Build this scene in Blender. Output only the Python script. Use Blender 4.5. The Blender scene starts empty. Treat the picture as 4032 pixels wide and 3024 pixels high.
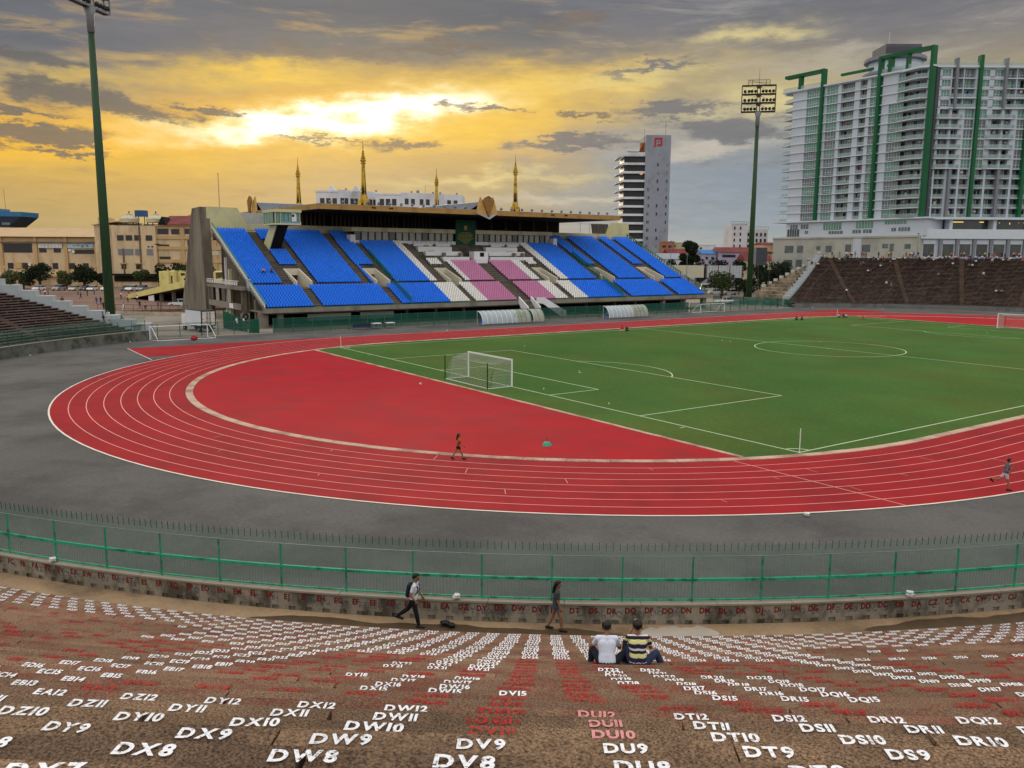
import bpy, bmesh, math, random
from math import sin, cos, pi, radians, degrees, atan2, hypot, sqrt, floor
from mathutils import Vector, Matrix
RND = random.Random(11)
SC = bpy.context.scene
COL = SC.collection

# ------------------------------------------------------------------ mesh helper
class MB:
    def __init__(s):
        s.v = []; s.f = []; s.m = []
    def add(s, vs, fs, m=0):
        o = len(s.v); s.v.extend(tuple(p) for p in vs)
        for f in fs:
            s.f.append(tuple(i + o for i in f)); s.m.append(m)
    def box(s, x0, x1, y0, y1, z0, z1, m=0):
        s.add([(x0,y0,z0),(x1,y0,z0),(x1,y1,z0),(x0,y1,z0),(x0,y0,z1),(x1,y0,z1),(x1,y1,z1),(x0,y1,z1)],
              [(0,3,2,1),(4,5,6,7),(0,1,5,4),(1,2,6,5),(2,3,7,6),(3,0,4,7)], m)
    def obox(s, c, ax, ay, az, m=0):
        c=Vector(c);ax=Vector(ax);ay=Vector(ay);az=Vector(az)
        vs=[c+i*ax+j*ay+k*az for k in (-1,1) for (i,j) in ((-1,-1),(1,-1),(1,1),(-1,1))]
        s.add(vs,[(0,3,2,1),(4,5,6,7),(0,1,5,4),(1,2,6,5),(2,3,7,6),(3,0,4,7)],m)
    def beam(s, p, q, w, h=None, m=0, up=(0,0,1)):
        p=Vector(p);q=Vector(q);d=q-p;L=d.length
        if L<1e-6: return
        d/=L;up=Vector(up)
        if abs(d.dot(up))>.98: up=Vector((1,0,0))
        a=d.cross(up).normalized();b=a.cross(d)
        s.obox((p+q)/2,d*(L/2),a*(w/2),b*((h or w)/2),m)
    def tube(s, pts, rads, n=8, m=0, cap=True):
        pts=[Vector(p) for p in pts];o=len(s.v)
        if not hasattr(rads,'__len__'): rads=[rads]*len(pts)
        for i,p in enumerate(pts):
            d=(pts[min(i+1,len(pts)-1)]-pts[max(i-1,0)]).normalized()
            u=Vector((0,0,1)) if abs(d.z)<.95 else Vector((1,0,0))
            a=d.cross(u).normalized();b=d.cross(a)
            for k in range(n):
                t=2*pi*k/n; s.v.append(tuple(p+(a*cos(t)+b*sin(t))*rads[i]))
        for i in range(len(pts)-1):
            for k in range(n):
                s.f.append((o+i*n+k,o+i*n+(k+1)%n,o+(i+1)*n+(k+1)%n,o+(i+1)*n+k));s.m.append(m)
        if cap:
            s.f.append(tuple(o+k for k in range(n))[::-1]);s.m.append(m)
            e=o+(len(pts)-1)*n
            s.f.append(tuple(e+k for k in range(n)));s.m.append(m)
    def quad(s,a,b,c,d,m=0): s.add([a,b,c,d],[(0,1,2,3)],m)
    def poly(s,pts,m=0): s.add(pts,[tuple(range(len(pts)))],m)
    def ext(s,pts,vec,m=0):
        n=len(pts);vec=Vector(vec);p=[Vector(q) for q in pts]
        s.add(p+[q+vec for q in p],[tuple(range(n))[::-1],tuple(range(n,2*n))]+[(i,(i+1)%n,n+(i+1)%n,n+i) for i in range(n)],m)
    def prism(s,poly,z0,z1,m=0): s.ext([(x,y,z0) for x,y in poly],(0,0,z1-z0),m)
    def frustum(s,c,r0,r1,z0,z1,n=12,m=0): s.tube([(c[0],c[1],z0),(c[0],c[1],z1)],[r0,r1],n,m)
    def lathe(s,c,prof,n=12,m=0):
        s.tube([(c[0],c[1],c[2]+z) for r,z in prof],[max(r,.001) for r,z in prof],n,m)
    def sphere(s,c,r,n=8,m=0):
        r=r if hasattr(r,'__len__') else (r,r,r);o=len(s.v);k=max(3,n//2)
        for i in range(k+1):
            a=pi*i/k
            for j in range(n):
                t=2*pi*j/n;s.v.append((c[0]+r[0]*sin(a)*cos(t),c[1]+r[1]*sin(a)*sin(t),c[2]+r[2]*cos(a)))
        for i in range(k):
            for j in range(n):
                s.f.append((o+i*n+j,o+(i+1)*n+j,o+(i+1)*n+(j+1)%n,o+i*n+(j+1)%n));s.m.append(m)
    def grid(s,P,m=0):
        o=len(s.v);nu=len(P);nv=len(P[0])
        for r in P: s.v.extend(tuple(p) for p in r)
        for i in range(nu-1):
            for j in range(nv-1):
                s.f.append((o+i*nv+j,o+i*nv+j+1,o+(i+1)*nv+j+1,o+(i+1)*nv+j));s.m.append(m)
    def mesh(s,name,mats,smooth=False):
        me=bpy.data.meshes.new(name);me.from_pydata(s.v,[],s.f);me.validate(clean_customdata=False)
        for q in (mats if isinstance(mats,(list,tuple)) else [mats]): me.materials.append(q)
        if len(me.polygons)==len(s.m):
            me.polygons.foreach_set('material_index',s.m)
        if smooth: me.polygons.foreach_set('use_smooth',[True]*len(me.polygons))
        me.update();return me
    def build(s,name,mats,parent=None,smooth=False,loc=None):
        """links the collected shapes as one object; world-space shapes under a parent are shifted to the parent's base"""
        if parent is not None and loc is None:
            q=parent;off=Vector((0,0,0));rot=False
            while q is not None: off+=q.location;q=q.parent
            if off.length>0: s.v=[(a-off.x,b-off.y,c-off.z) for a,b,c in s.v]
        o=bpy.data.objects.new(name,s.mesh(name,mats,smooth));COL.objects.link(o)
        if parent is not None: o.parent=parent
        if loc is not None: o.location=loc
        return o

def tag(o,label=None,cat=None,group=None,kind=None):
    if label: o['label']=label
    if cat: o['category']=cat
    if group: o['group']=group
    if kind: o['kind']=kind
    return o
def thing(name,label,cat,loc=(0,0,0),rz=0,group=None):
    o=bpy.data.objects.new(name,None);COL.objects.link(o);o.location=loc;o.rotation_euler=(0,0,rz);o.empty_display_size=.2
    return tag(o,label,cat,group)
def part(name,mb,mats,parent,smooth=False):
    """a part modelled in its parent's own coordinates"""
    o=bpy.data.objects.new(name,mb.mesh(name,mats,smooth));COL.objects.link(o);o.parent=parent;return o
def struct(name,mb,mats,smooth=False):
    o=mb.build(name,mats,None,smooth);o['kind']='structure';return o
def inst(name,me,parent=None,loc=(0,0,0),rz=0,sc=None):
    o=bpy.data.objects.new(name,me);COL.objects.link(o);o.location=loc;o.rotation_euler=(0,0,rz)
    if parent is not None:o.parent=parent
    if sc:o.scale=sc
    return o
def copy_tree(o,parent=None):
    c=o.copy();COL.objects.link(c);c.parent=parent
    for ch in list(o.children): copy_tree(ch,c)
    return c
ORD='first second third fourth fifth sixth seventh eighth ninth tenth eleventh twelfth thirteenth fourteenth fifteenth sixteenth seventeenth eighteenth nineteenth twentieth'.split()
TENS={20:'twenty',30:'thirty',40:'forty',50:'fifty',60:'sixty',70:'seventy',80:'eighty',90:'ninety'}
def ordinal(n):
    if n<=20: return ORD[n-1]
    t,u=n//10*10,n%10
    if n>=100: return 'hundred and '+ordinal(n-100) if n>100 else 'hundredth'
    return TENS[t][:-1]+'ieth' if u==0 else TENS[t]+'-'+ORD[u-1]

# ------------------------------------------------------------------ materials
def lin(c):
    return tuple(((x/255)/12.92 if x/255<=.04045 else ((x/255+.055)/1.055)**2.4) for x in c)
def rgba(c): return (*c,1)
def mat(name,c,rough=.8,var=.12,scale=.6,metal=0,spec=.3,stain=None,samt=.5,sscale=.15,bump=0,bscale=30,island=0,fine=0,fscale=40,stretch=None,alpha=1):
    """c: sRGB colour of the surface itself; soft blotches, optional second colour in stains, fine grain and bump, all in object space"""
    m=bpy.data.materials.new(name);m.use_nodes=True;nt=m.node_tree;N=nt.nodes;L=nt.links
    b=N['Principled BSDF'];b.inputs['Roughness'].default_value=rough;b.inputs['Metallic'].default_value=metal
    b.inputs['Specular IOR Level'].default_value=spec
    tc=N.new('ShaderNodeTexCoord');vec=tc.outputs['Object']
    if stretch:
        mp=N.new('ShaderNodeMapping');mp.inputs['Scale'].default_value=stretch;L.new(vec,mp.inputs[0]);vec=mp.outputs[0]
    def noise(sc,det=3,ro=.6):
        n=N.new('ShaderNodeTexNoise');n.inputs['Scale'].default_value=sc;n.inputs['Detail'].default_value=det;n.inputs['Roughness'].default_value=ro
        L.new(vec,n.inputs['Vector']);return n.outputs['Fac']
    def mr(x,a,b_,c_,d):
        q=N.new('ShaderNodeMapRange');L.new(x,q.inputs[0])
        for i,v in zip((1,2,3,4),(a,b_,c_,d)): q.inputs[i].default_value=v
        return q.outputs[0]
    def mulc(col,f):
        q=N.new('ShaderNodeMix');q.data_type='RGBA';q.blend_type='MULTIPLY';q.inputs[0].default_value=1
        L.new(col,q.inputs[6]);L.new(f,q.inputs[7]);return q.outputs[2]
    rgb=N.new('ShaderNodeRGB');rgb.outputs[0].default_value=rgba(lin(c));col=rgb.outputs[0]
    if stain:
        q=N.new('ShaderNodeMix');q.data_type='RGBA';L.new(mr(noise(sscale,5,.65),.5-samt*.25+.08,.62,0,1),q.inputs[0])
        L.new(col,q.inputs[6]);q.inputs[7].default_value=rgba(lin(stain));col=q.outputs[2]
    if var: col=mulc(col,mr(noise(scale,4),.3,.7,1-var,1+var))
    if fine: col=mulc(col,mr(noise(fscale,2,.7),.3,.7,1-fine,1+fine))
    if island:
        g=N.new('ShaderNodeNewGeometry');col=mulc(col,mr(g.outputs['Random Per Island'],0,1,1-island,1+island))
    L.new(col,b.inputs['Base Color'])
    if bump:
        bp=N.new('ShaderNodeBump');bp.inputs['Strength'].default_value=bump;bp.inputs['Distance'].default_value=.02
        L.new(noise(bscale,3),bp.inputs['Height']);L.new(bp.outputs[0],b.inputs['Normal'])
    if alpha<1: b.inputs['Alpha'].default_value=alpha
    return m
def emit(name,c,s):
    m=bpy.data.materials.new(name);m.use_nodes=True;nt=m.node_tree;nt.nodes.clear()
    e=nt.nodes.new('ShaderNodeEmission');e.inputs[0].default_value=rgba(lin(c));e.inputs[1].default_value=s
    o=nt.nodes.new('ShaderNodeOutputMaterial');nt.links.new(e.outputs[0],o.inputs[0]);return m
def masked(name,c,scale,lo,hi,rough=.7,var=.1):
    """worn paint: transparent where it has flaked off"""
    m=mat(name,c,rough,var);nt=m.node_tree;b=nt.nodes['Principled BSDF']
    tc=nt.nodes.new('ShaderNodeTexCoord');n=nt.nodes.new('ShaderNodeTexNoise');n.inputs['Scale'].default_value=scale;n.inputs['Detail'].default_value=4;n.inputs['Roughness'].default_value=.7
    nt.links.new(tc.outputs['Object'],n.inputs['Vector'])
    r=nt.nodes.new('ShaderNodeMapRange');r.inputs[1].default_value=lo;r.inputs[2].default_value=hi
    nt.links.new(n.outputs['Fac'],r.inputs[0]);nt.links.new(r.outputs[0],b.inputs['Alpha']);return m

# ------------------------------------------------------------------ camera
F=3280.91;YAW=2.5296248;PITCH=-.15382656;ROLL=.00595765
CAM=Vector((64.255,-42.495,11.726))
cd=bpy.data.cameras.new('camera');cam=bpy.data.objects.new('camera',cd);COL.objects.link(cam);SC.camera=cam
cd.sensor_width=36;cd.lens=F*36/4032;cd.clip_start=.1;cd.clip_end=6000
fw=Vector((cos(YAW)*cos(PITCH),sin(YAW)*cos(PITCH),sin(PITCH)));rt=Vector((sin(YAW),-cos(YAW),0));up=rt.cross(fw)
r2=rt*cos(ROLL)+up*sin(ROLL);u2=-rt*sin(ROLL)+up*cos(ROLL)
cam.matrix_world=Matrix(((r2.x,u2.x,-fw.x,CAM.x),(r2.y,u2.y,-fw.y,CAM.y),(r2.z,u2.z,-fw.z,CAM.z),(0,0,0,1)))
# town grid used for the buildings round the stadium: metres east / north of the terrace seat, turned by the stadium's heading
EX=Vector((sin(YAW),-cos(YAW),0));NX=Vector((cos(YAW),sin(YAW),0));GRZ=YAW-pi/2
def G(e,n,z=0): return Vector((CAM.x,CAM.y,0))+EX*e+NX*n+Vector((0,0,z))

# ------------------------------------------------------------------ render
SC.render.engine='CYCLES';SC.view_settings.view_transform='Standard';SC.view_settings.look='None';SC.view_settings.exposure=0;SC.view_settings.gamma=1
SC.cycles.use_denoising=True;SC.cycles.max_bounces=5;SC.cycles.diffuse_bounces=3;SC.cycles.glossy_bounces=2;SC.cycles.transparent_max_bounces=16;SC.cycles.caustics_reflective=False;SC.cycles.caustics_refractive=False

# ------------------------------------------------------------------ sky
W=bpy.data.worlds.new('World');SC.world=W;W.use_nodes=True;nt=W.node_tree;nt.nodes.clear()
def nn(t): return nt.nodes.new(t)
def plug(x,s):
    if hasattr(x,'node') or isinstance(x,bpy.types.NodeSocket): nt.links.new(x,s)
    else: s.default_value=x
def mth(op,a,b=0.0,c=0.0,clamp=False):
    n=nn('ShaderNodeMath');n.operation=op;n.use_clamp=clamp;plug(a,n.inputs[0]);plug(b,n.inputs[1]);plug(c,n.inputs[2]);return n.outputs[0]
def mixc(f,a,b):
    n=nn('ShaderNodeMix');n.data_type='RGBA';plug(f,n.inputs[0])
    for x,i in ((a,6),(b,7)):
        if isinstance(x,tuple): n.inputs[i].default_value=rgba(x)
        else: nt.links.new(x,n.inputs[i])
    return n.outputs[2]
def smooth(x,a,b):
    n=nn('ShaderNodeMapRange');n.interpolation_type='SMOOTHSTEP';plug(x,n.inputs[0]);n.inputs[1].default_value=a;n.inputs[2].default_value=b;return n.outputs[0]
tc=nn('ShaderNodeTexCoord')
def dot(v):
    n=nn('ShaderNodeVectorMath');n.operation='DOT_PRODUCT';nt.links.new(tc.outputs['Generated'],n.inputs[0]);n.inputs[1].default_value=v;return n.outputs['Value']
X=dot(tuple(rt));Y=dot((cos(YAW),sin(YAW),0));Z=dot((0,0,1))
AZ=mth('MULTIPLY',mth('ARCTAN2',X,Y),180/pi);EL=mth('MULTIPLY',mth('ARCSINE',Z),180/pi)
def noise3(sx,sy,seed,det=6,ro=.6,dist=0):
    cb=nn('ShaderNodeCombineXYZ');plug(mth('MULTIPLY',AZ,sx),cb.inputs[0]);plug(mth('MULTIPLY',EL,sy),cb.inputs[1]);cb.inputs[2].default_value=seed
    n=nn('ShaderNodeTexNoise');n.inputs['Scale'].default_value=1;n.inputs['Detail'].default_value=det;n.inputs['Roughness'].default_value=ro;n.inputs['Distortion'].default_value=dist
    nt.links.new(cb.outputs[0],n.inputs['Vector']);return n.outputs['Fac']
nA=noise3(.22,.55,1.3);nB=noise3(.25,.7,7.7);nC=noise3(.13,.75,13.1,8,.62,.5)
AW=mth('MULTIPLY_ADD',mth('SUBTRACT',nA,.5),12.0,AZ);EW=mth('MULTIPLY_ADD',mth('SUBTRACT',nB,.5),3.6,EL)
nD=noise3(.5,1.7,21,9,.7);AW2=mth('MULTIPLY_ADD',mth('SUBTRACT',nD,.5),8,AW);EW2=mth('MULTIPLY_ADD',mth('SUBTRACT',nD,.5),-2.6,mth('MULTIPLY_ADD',mth('SUBTRACT',nB,.5),-2.0,EW))
def blob(a,e,sa,se,rot=0,k=1,dark=False):
    ax,ey=(AW2,EW2) if dark else (AW,EW)
    c,s=cos(radians(rot)),sin(radians(rot))
    x=mth('SUBTRACT',ax,a);y=mth('SUBTRACT',ey,e)
    u=mth('MULTIPLY_ADD',x,c/sa,mth('MULTIPLY',y,s/sa));v=mth('MULTIPLY_ADD',x,-s/se,mth('MULTIPLY',y,c/se))
    q=mth('MULTIPLY_ADD',u,u,mth('MULTIPLY',v,v))
    return mth('MULTIPLY',mth('EXPONENT',mth('MULTIPLY',q,-1.0)),k)
def ramp(stops):
    n=nn('ShaderNodeValToRGB');nt.links.new(mth('DIVIDE',EL,40.0,clamp=True),n.inputs[0]);e=n.color_ramp.elements
    e[0].position=stops[0][0]/40;e[0].color=rgba(lin(stops[0][1]))
    e[1].position=stops[-1][0]/40;e[1].color=rgba(lin(stops[-1][1]))
    for p,c in stops[1:-1]:
        q=e.new(p/40);q.color=rgba(lin(c))
    return n.outputs[0]
TOP=[(18,(106,108,116)),(24,(150,150,152)),(33,(246,244,242)),(40,(255,255,255))]
left=ramp([(0,(166,148,112)),(2.0,(182,158,108)),(4.0,(200,164,94)),(6.0,(240,190,64)),(7.6,(222,174,80)),(9.8,(146,136,118)),(11.8,(100,104,114))]+TOP)
mid=ramp([(0,(150,144,128)),(2.5,(160,150,126)),(4.3,(176,157,118)),(6.2,(198,166,104)),(8,(236,188,88)),(10.8,(206,170,96)),(12.4,(120,118,114)),(15,(96,100,108))]+TOP)
right=ramp([(0,(166,174,172)),(2,(144,158,168)),(5,(136,148,162)),(8,(148,150,150)),(10.5,(168,156,128)),(13,(126,122,122)),(16,(112,114,124))]+TOP)
base=mixc(smooth(AW,-26,-6),left,mid);base=mixc(smooth(AW,-3,10),base,right)
# mottling of the whole cloud deck
base=mixc(mth('MULTIPLY',mth('MULTIPLY',smooth(nC,.5,.68),.36),smooth(EL,4,8)),base,mixc(smooth(AW,-2,14),lin((238,190,96)),lin((186,180,168))))
base=mixc(mth('MULTIPLY',smooth(nC,.46,.26),.4),base,lin((106,104,106)))
col=base
for c,bl in (((255,190,40),[(-12.5,8.9,12,1.6,6,.85),(-29.8,6.2,4.5,.8,3,.8),(-22,6.9,6,.7,2,.6)]),
             ((252,206,72),[(-16,11.2,5.5,.95,6,.8),(1,10.9,9,1.3,3,.75),(-27,10.0,6,.6,4,.45),(-4,8.2,11,1.2,4,.6)]),
             ((242,222,150),[(14.5,13.7,3.6,.6,5,.75),(16.5,9.6,3.4,1.3,8,.6),(8,11.4,6,.7,4,.5),(-1,5.0,7,.35,3,.5)]),
             ((206,196,178),[(13,6.7,5,.4,4,.7),(4,3.7,5,.35,5,.6),(20,12,5,.5,4,.4)])):
    for b in bl: col=mixc(mth('MINIMUM',blob(*b),1.0),col,lin(c))
for b in ((-13.2,8.3,7.0,.85,7,1.3),(-6.8,9.6,4.2,.95,9,1.2),(-17.5,7.7,4.2,.5,2,.9)):
    f=blob(*b);col=mixc(mth('MINIMUM',f,1.0),col,(1.0,.86,.36))
for b in ((-13.0,8.35,5.8,.55,8,1.6),(-6.9,9.65,3.1,.68,9,1.5)):
    f=blob(*b);col=mixc(mth('MINIMUM',f,1.0),col,(1.5,1.42,1.15))
for c,bl in (((100,98,98),[(-25.6,8.9,5.2,.62,-9,1.25),(-28.6,6.7,3.4,.6,2,1.2),(-30.5,8.05,4,.28,0,1.1),(-29.5,10.9,3.4,.45,-5,1),(-19.4,8.75,2.0,.28,-3,.9),(-27.5,5.75,3,.3,0,.9)]),
             ((122,110,100),[(-6,13.1,4,.3,3,1),(3.9,14.7,4,.45,4,1.05),(-12,12.6,9,.8,2,.6),(-2.5,9.6,3.2,.28,-3,.8),(-8,7.1,4,.42,2,.9),(-12.5,7.35,3,.2,4,.7),(4.2,9.0,1.8,.26,0,.8)]),
             ((112,112,118),[(4.6,7.3,4.2,.42,0,1.1),(10,9.35,4,.5,3,1.05),(13.8,7.9,4.2,.8,-4,1.15),(9,11.9,4,.45,5,.8),(20,14.6,12,1.0,2,.6),(19,8.6,4,.5,3,.6),(-22,13.2,10,1.3,0,.6)])):
    for b in bl: col=mixc(mth('MINIMUM',mth('MULTIPLY',smooth(blob(*b,dark=True),.22,.75),.86),1.0),col,lin(c))
nE=noise3(.32,1.9,33,9,.68,.4);fx=nn('ShaderNodeMapRange');plug(nE,fx.inputs[0]);fx.inputs[1].default_value=.3;fx.inputs[2].default_value=.7;fx.inputs[3].default_value=.91;fx.inputs[4].default_value=1.09
vm=nn('ShaderNodeVectorMath');vm.operation='SCALE';nt.links.new(col,vm.inputs[0]);nt.links.new(fx.outputs[0],vm.inputs['Scale']);col=vm.outputs[0]
# overcast behind and above the viewer, unseen, brightened to light the scene
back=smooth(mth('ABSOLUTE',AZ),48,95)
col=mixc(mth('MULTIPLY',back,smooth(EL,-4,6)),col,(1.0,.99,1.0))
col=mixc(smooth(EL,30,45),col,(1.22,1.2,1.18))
col=mixc(smooth(EL,-.3,-3),col,lin((120,112,104)))
sky=nn('ShaderNodeTexSky');sky.sky_type='NISHITA';sky.sun_disc=False
SUN_AZ=YAW-radians(-11);SUN_EL=radians(9)
sky.sun_elevation=SUN_EL;sky.sun_rotation=pi/2-SUN_AZ
bgA=nn('ShaderNodeBackground');nt.links.new(sky.outputs[0],bgA.inputs[0]);bgA.inputs[1].default_value=.06
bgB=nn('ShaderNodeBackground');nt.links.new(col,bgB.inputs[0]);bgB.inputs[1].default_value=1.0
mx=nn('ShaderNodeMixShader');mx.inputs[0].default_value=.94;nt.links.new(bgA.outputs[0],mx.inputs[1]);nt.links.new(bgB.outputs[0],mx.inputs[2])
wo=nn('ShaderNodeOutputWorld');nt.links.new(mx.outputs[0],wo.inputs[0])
W.cycles.sampling_method='MANUAL';W.cycles.sample_map_resolution=512
sl=bpy.data.lights.new('sun','SUN');sl.energy=.9;sl.angle=radians(14);sl.color=(1,.86,.62)
so=bpy.data.objects.new('sun',sl);COL.objects.link(so)
sd=Vector((cos(SUN_AZ)*cos(SUN_EL),sin(SUN_AZ)*cos(SUN_EL),sin(SUN_EL)));so.rotation_euler=sd.to_track_quat('Z','Y').to_euler();so.location=(0,0,120)
# ------------------------------------------------------------------ ground, track, pitch (x across the pitch, y along it, metres)
m_city=mat('town_ground',(112,104,94),.9,.2,.02,stain=(96,92,80),sscale=.01)
m_asph=mat('asphalt',(99,97,94),.9,.16,.09,stain=(84,82,80),samt=.5,sscale=.16,spec=.12,fine=.12,fscale=5,bump=.15,bscale=60)
m_yard=mat('yard_concrete',(150,140,126),.85,.12,.12,stain=(122,112,100),samt=.5,sscale=.08)
m_plaza=mat('plaza_paving',(132,102,86),.85,.14,.1,stain=(112,90,76),samt=.5,sscale=.06)
m_track=mat('red_track',(160,38,42),.75,.10,.35,stain=(146,38,42),samt=.5,spec=.08,sscale=.22,fine=.05,fscale=14)
m_infield=mat('red_infield',(172,34,40),.75,.09,.2,stain=(158,42,46),samt=.5,spec=.08,sscale=.18,fine=.04,fscale=10)
m_kerb=mat('kerb_paving',(202,172,150),.85,.16,1.2,stain=(160,120,104),samt=.5,sscale=.6)
m_line=mat('line_paint',(232,222,206),.7,.1,.8)
m_lane=mat('lane_paint',(238,158,146),.7,.08,.8)
m_wline=mat('field_line_paint',(190,206,168),.8,.1,.8)
def grass_mat():
    m=mat('grass',(70,104,48),.9,.16,.07,spec=.05,stain=(80,98,46),samt=.7,sscale=.06,fine=.12,fscale=2.5)
    return m
m_grass=grass_mat()
m_dirt=mat('walkway_concrete',(164,138,106),.9,.16,.25,stain=(112,92,70),samt=.45,sscale=.22,fine=.1,fscale=8)
b=MB();b.poly([(-2600,-2600,-.06),(2600,-2600,-.06),(2600,2600,-.06),(-2600,2600,-.06)]);struct('ground',b,m_city)
b=MB();b.poly([(-57.4,-64,0),(76,-64,0),(76,176,0),(-57.4,176,0)]);struct('asphalt_apron',b,m_asph)
b=MB();b.poly([(-112,-34,-.01),(-57.4,-34,-.01),(-57.4,139,-.01),(-112,139,-.01)]);struct('yard_pavement',b,m_yard)
CY0,CY1,R0,R1=10.3,94.7,36.5,46.26
def ovalpts(r,n=72):
    P=[(r*cos(a),CY1+r*sin(a)) for a in [pi*i/n for i in range(n+1)]]
    P+=[(r*cos(a),CY0+r*sin(a)) for a in [pi+pi*i/n for i in range(n+1)]]
    return P
def oval_ring(mb,ra,rb,z,m=0):
    A=ovalpts(ra);B=ovalpts(rb);n=len(A);mb.add([(x,y,z) for x,y in A]+[(x,y,z) for x,y in B],[(i,(i+1)%n,n+(i+1)%n,n+i) for i in range(n)],m)
b=MB();oval_ring(b,R0,R1,.010)
b.poly([(-46.9,-22.6,.006),(-R0,-22.6,.006),(-R0,CY0,.006),(-46.9,CY0,.006)])
b.poly([(-46.9,CY0,.006),(-46.24,CY0,.006),(-46.24,128,.006),(-46.9,128,.006)])
b.poly([(-46.24,CY1,.006),(-R0,CY1,.006),(-R0,128,.006),(-46.24,128,.006)])
struct('running_track',b,m_track)
b=MB()
for k in range(1,8): oval_ring(b,R0+1.22*k-.033,R0+1.22*k+.033,.016)
def strip(mb,p,q,w,z,m=0):
    p=Vector((*p,z));q=Vector((*q,z));d=(q-p).normalized();a=Vector((-d.y,d.x,0))*(w/2);mb.quad(p-a,q-a,q+a,p+a,m)
strip(b,(33.2,-5.0),(43.6,-5.0),.07,.021)
rr=random.Random(4)
for k,a in [(1,-62),(2,-75),(4,-70),(2,-48),(3,-40),(5,-44),(1,-33),(6,-30),(3,-24),(4,-14),(5,-20),(2,-8),(6,-5),(7,-118),(7,-140),(6,-155),(0,-52),(4,-3),(2,-20),(5,-58)]:
    r=R0+1.22*k+.1;t=radians(a);w=rr.choice((.4,.8,1.0))
    strip(b,(r*cos(t),CY0+r*sin(t)),((r+w)*cos(t+.004),CY0+(r+w)*sin(t+.004)),.035,.021)
struct('lane_lines',b,m_lane)
b=MB();oval_ring(b,R1,R1+.13,.022);strip(b,(-46.9,-22.6),(-33.4,-22.6),.1,.022);struct('track_edge_line',b,m_line)
# kerb of pale slabs inside the track
b=MB();A=ovalpts(35.88,90);B=ovalpts(36.47,90);n=len(A)
for i in range(n):
    j=(i+1)%n;seg=1
    L=hypot(A[j][0]-A[i][0],A[j][1]-A[i][1]);seg=max(1,round(L/1.3))
    for k in range(seg):
        f0,f1=k/seg+.012/max(L,.1),(k+1)/seg-.012/max(L,.1)
        g=lambda P,f:(P[i][0]+(P[j][0]-P[i][0])*f,P[i][1]+(P[j][1]-P[i][1])*f)
        b.prism([g(A,f0),g(B,f0),g(B,f1),g(A,f1)],-.01,.045+rr.uniform(-.006,.006))
for s,y in ((1,-3.85),(-1,108.85)):
    hw=sqrt(35.8**2-(CY0-(-3.85))**2);k=int(2*hw/1.2)
    for i in range(k): b.box(-hw+2*hw*i/k+.012,-hw+2*hw*(i+1)/k-.012,y-.16,y+.16,-.01,.05+rr.uniform(-.006,.006))
struct('track_kerb',b,m_kerb)
def disc_cut(r,y0,sgn,n=60):
    a0=math.asin((y0-CY0)/r)   # southern half
    P=[]
    for i in range(n+1):
        a=a0+(-pi-2*a0)*i/n;P.append((r*cos(a),CY0+r*sin(a)))
    return P if sgn>0 else [(x,105-y) for x,y in P]
b=MB()
for s in (1,-1): b.poly([(x,y,.012) for x,y in disc_cut(35.86,-4.0,s)])
struct('red_infield_surface',b,m_infield)
P=disc_cut(35.86,-3.7,1)
a0=math.asin((-3.7-CY0)/35.86)
Q=[(35.86*cos(a0*(1-i/20)),CY0+35.86*sin(a0*(1-i/20))) for i in range(21)]
poly=Q+[(x,105-y) for x,y in Q[::-1]]
poly=poly+[(-x,y) for x,y in poly[::-1]]
b=MB();b.poly([(x,y,.014) for x,y in poly]);struct('grass_pitch',b,m_grass)
b=MB();z=.019;lw=.13
def rect(x0,x1,y0,y1):
    strip(b,(x0,y0),(x1,y0),lw,z);strip(b,(x0,y1),(x1,y1),lw,z);strip(b,(x0,y0+.065),(x0,y1-.065),lw,z);strip(b,(x1,y0+.065),(x1,y1-.065),lw,z)
rect(-34,34,0,105)
strip(b,(-33.9,52.5),(33.9,52.5),lw,z)
def arc(c,r,t0,t1,n=48):
    for i in range(n):
        a=t0+(t1-t0)*i/n;a2=t0+(t1-t0)*(i+1)/n
        b.quad(*[(c[0]+q*cos(t),c[1]+q*sin(t),z+.004) for q,t in ((r-lw/2,a),(r+lw/2,a),(r+lw/2,a2),(r-lw/2,a2))])
arc((0,52.5),9.15,0,2*pi,80);arc((0,52.5),.12,0,2*pi,10)
for s in (0,1):
    f=(lambda y:y) if s==0 else (lambda y:105-y)
    for hw,d in ((20.16,16.5),(9.16,5.5)):
        strip(b,(-hw,f(.07)),(-hw,f(d)),lw,z+.002);strip(b,(hw,f(.07)),(hw,f(d)),lw,z+.002);strip(b,(-hw,f(d)),(hw,f(d)),lw,z+.003)
    al=math.acos(5.5/9.15);c=(0,f(11))
    arc(c,9.15,(pi/2-al) if s==0 else (-pi/2-al),(pi/2+al) if s==0 else (-pi/2+al),30);arc(c,.1,0,2*pi,8)
    for sx in (1,-1):
        a=atan2(f(1)-f(0),-sx);q=pi/2*(-1 if (sx>0)==(s==0) else 1)
        t0={(1,0):pi/2,(-1,0):0,(1,1):pi,(-1,1):-pi/2}[(sx,s)];arc((sx*34,f(0)),1.0,t0,t0+pi/2,10)
        strip(b,(sx*(34-9.15),f(-.7)),(sx*(34-9.15),f(-.2)),.1,z)
struct('pitch_lines',b,m_wline)

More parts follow.
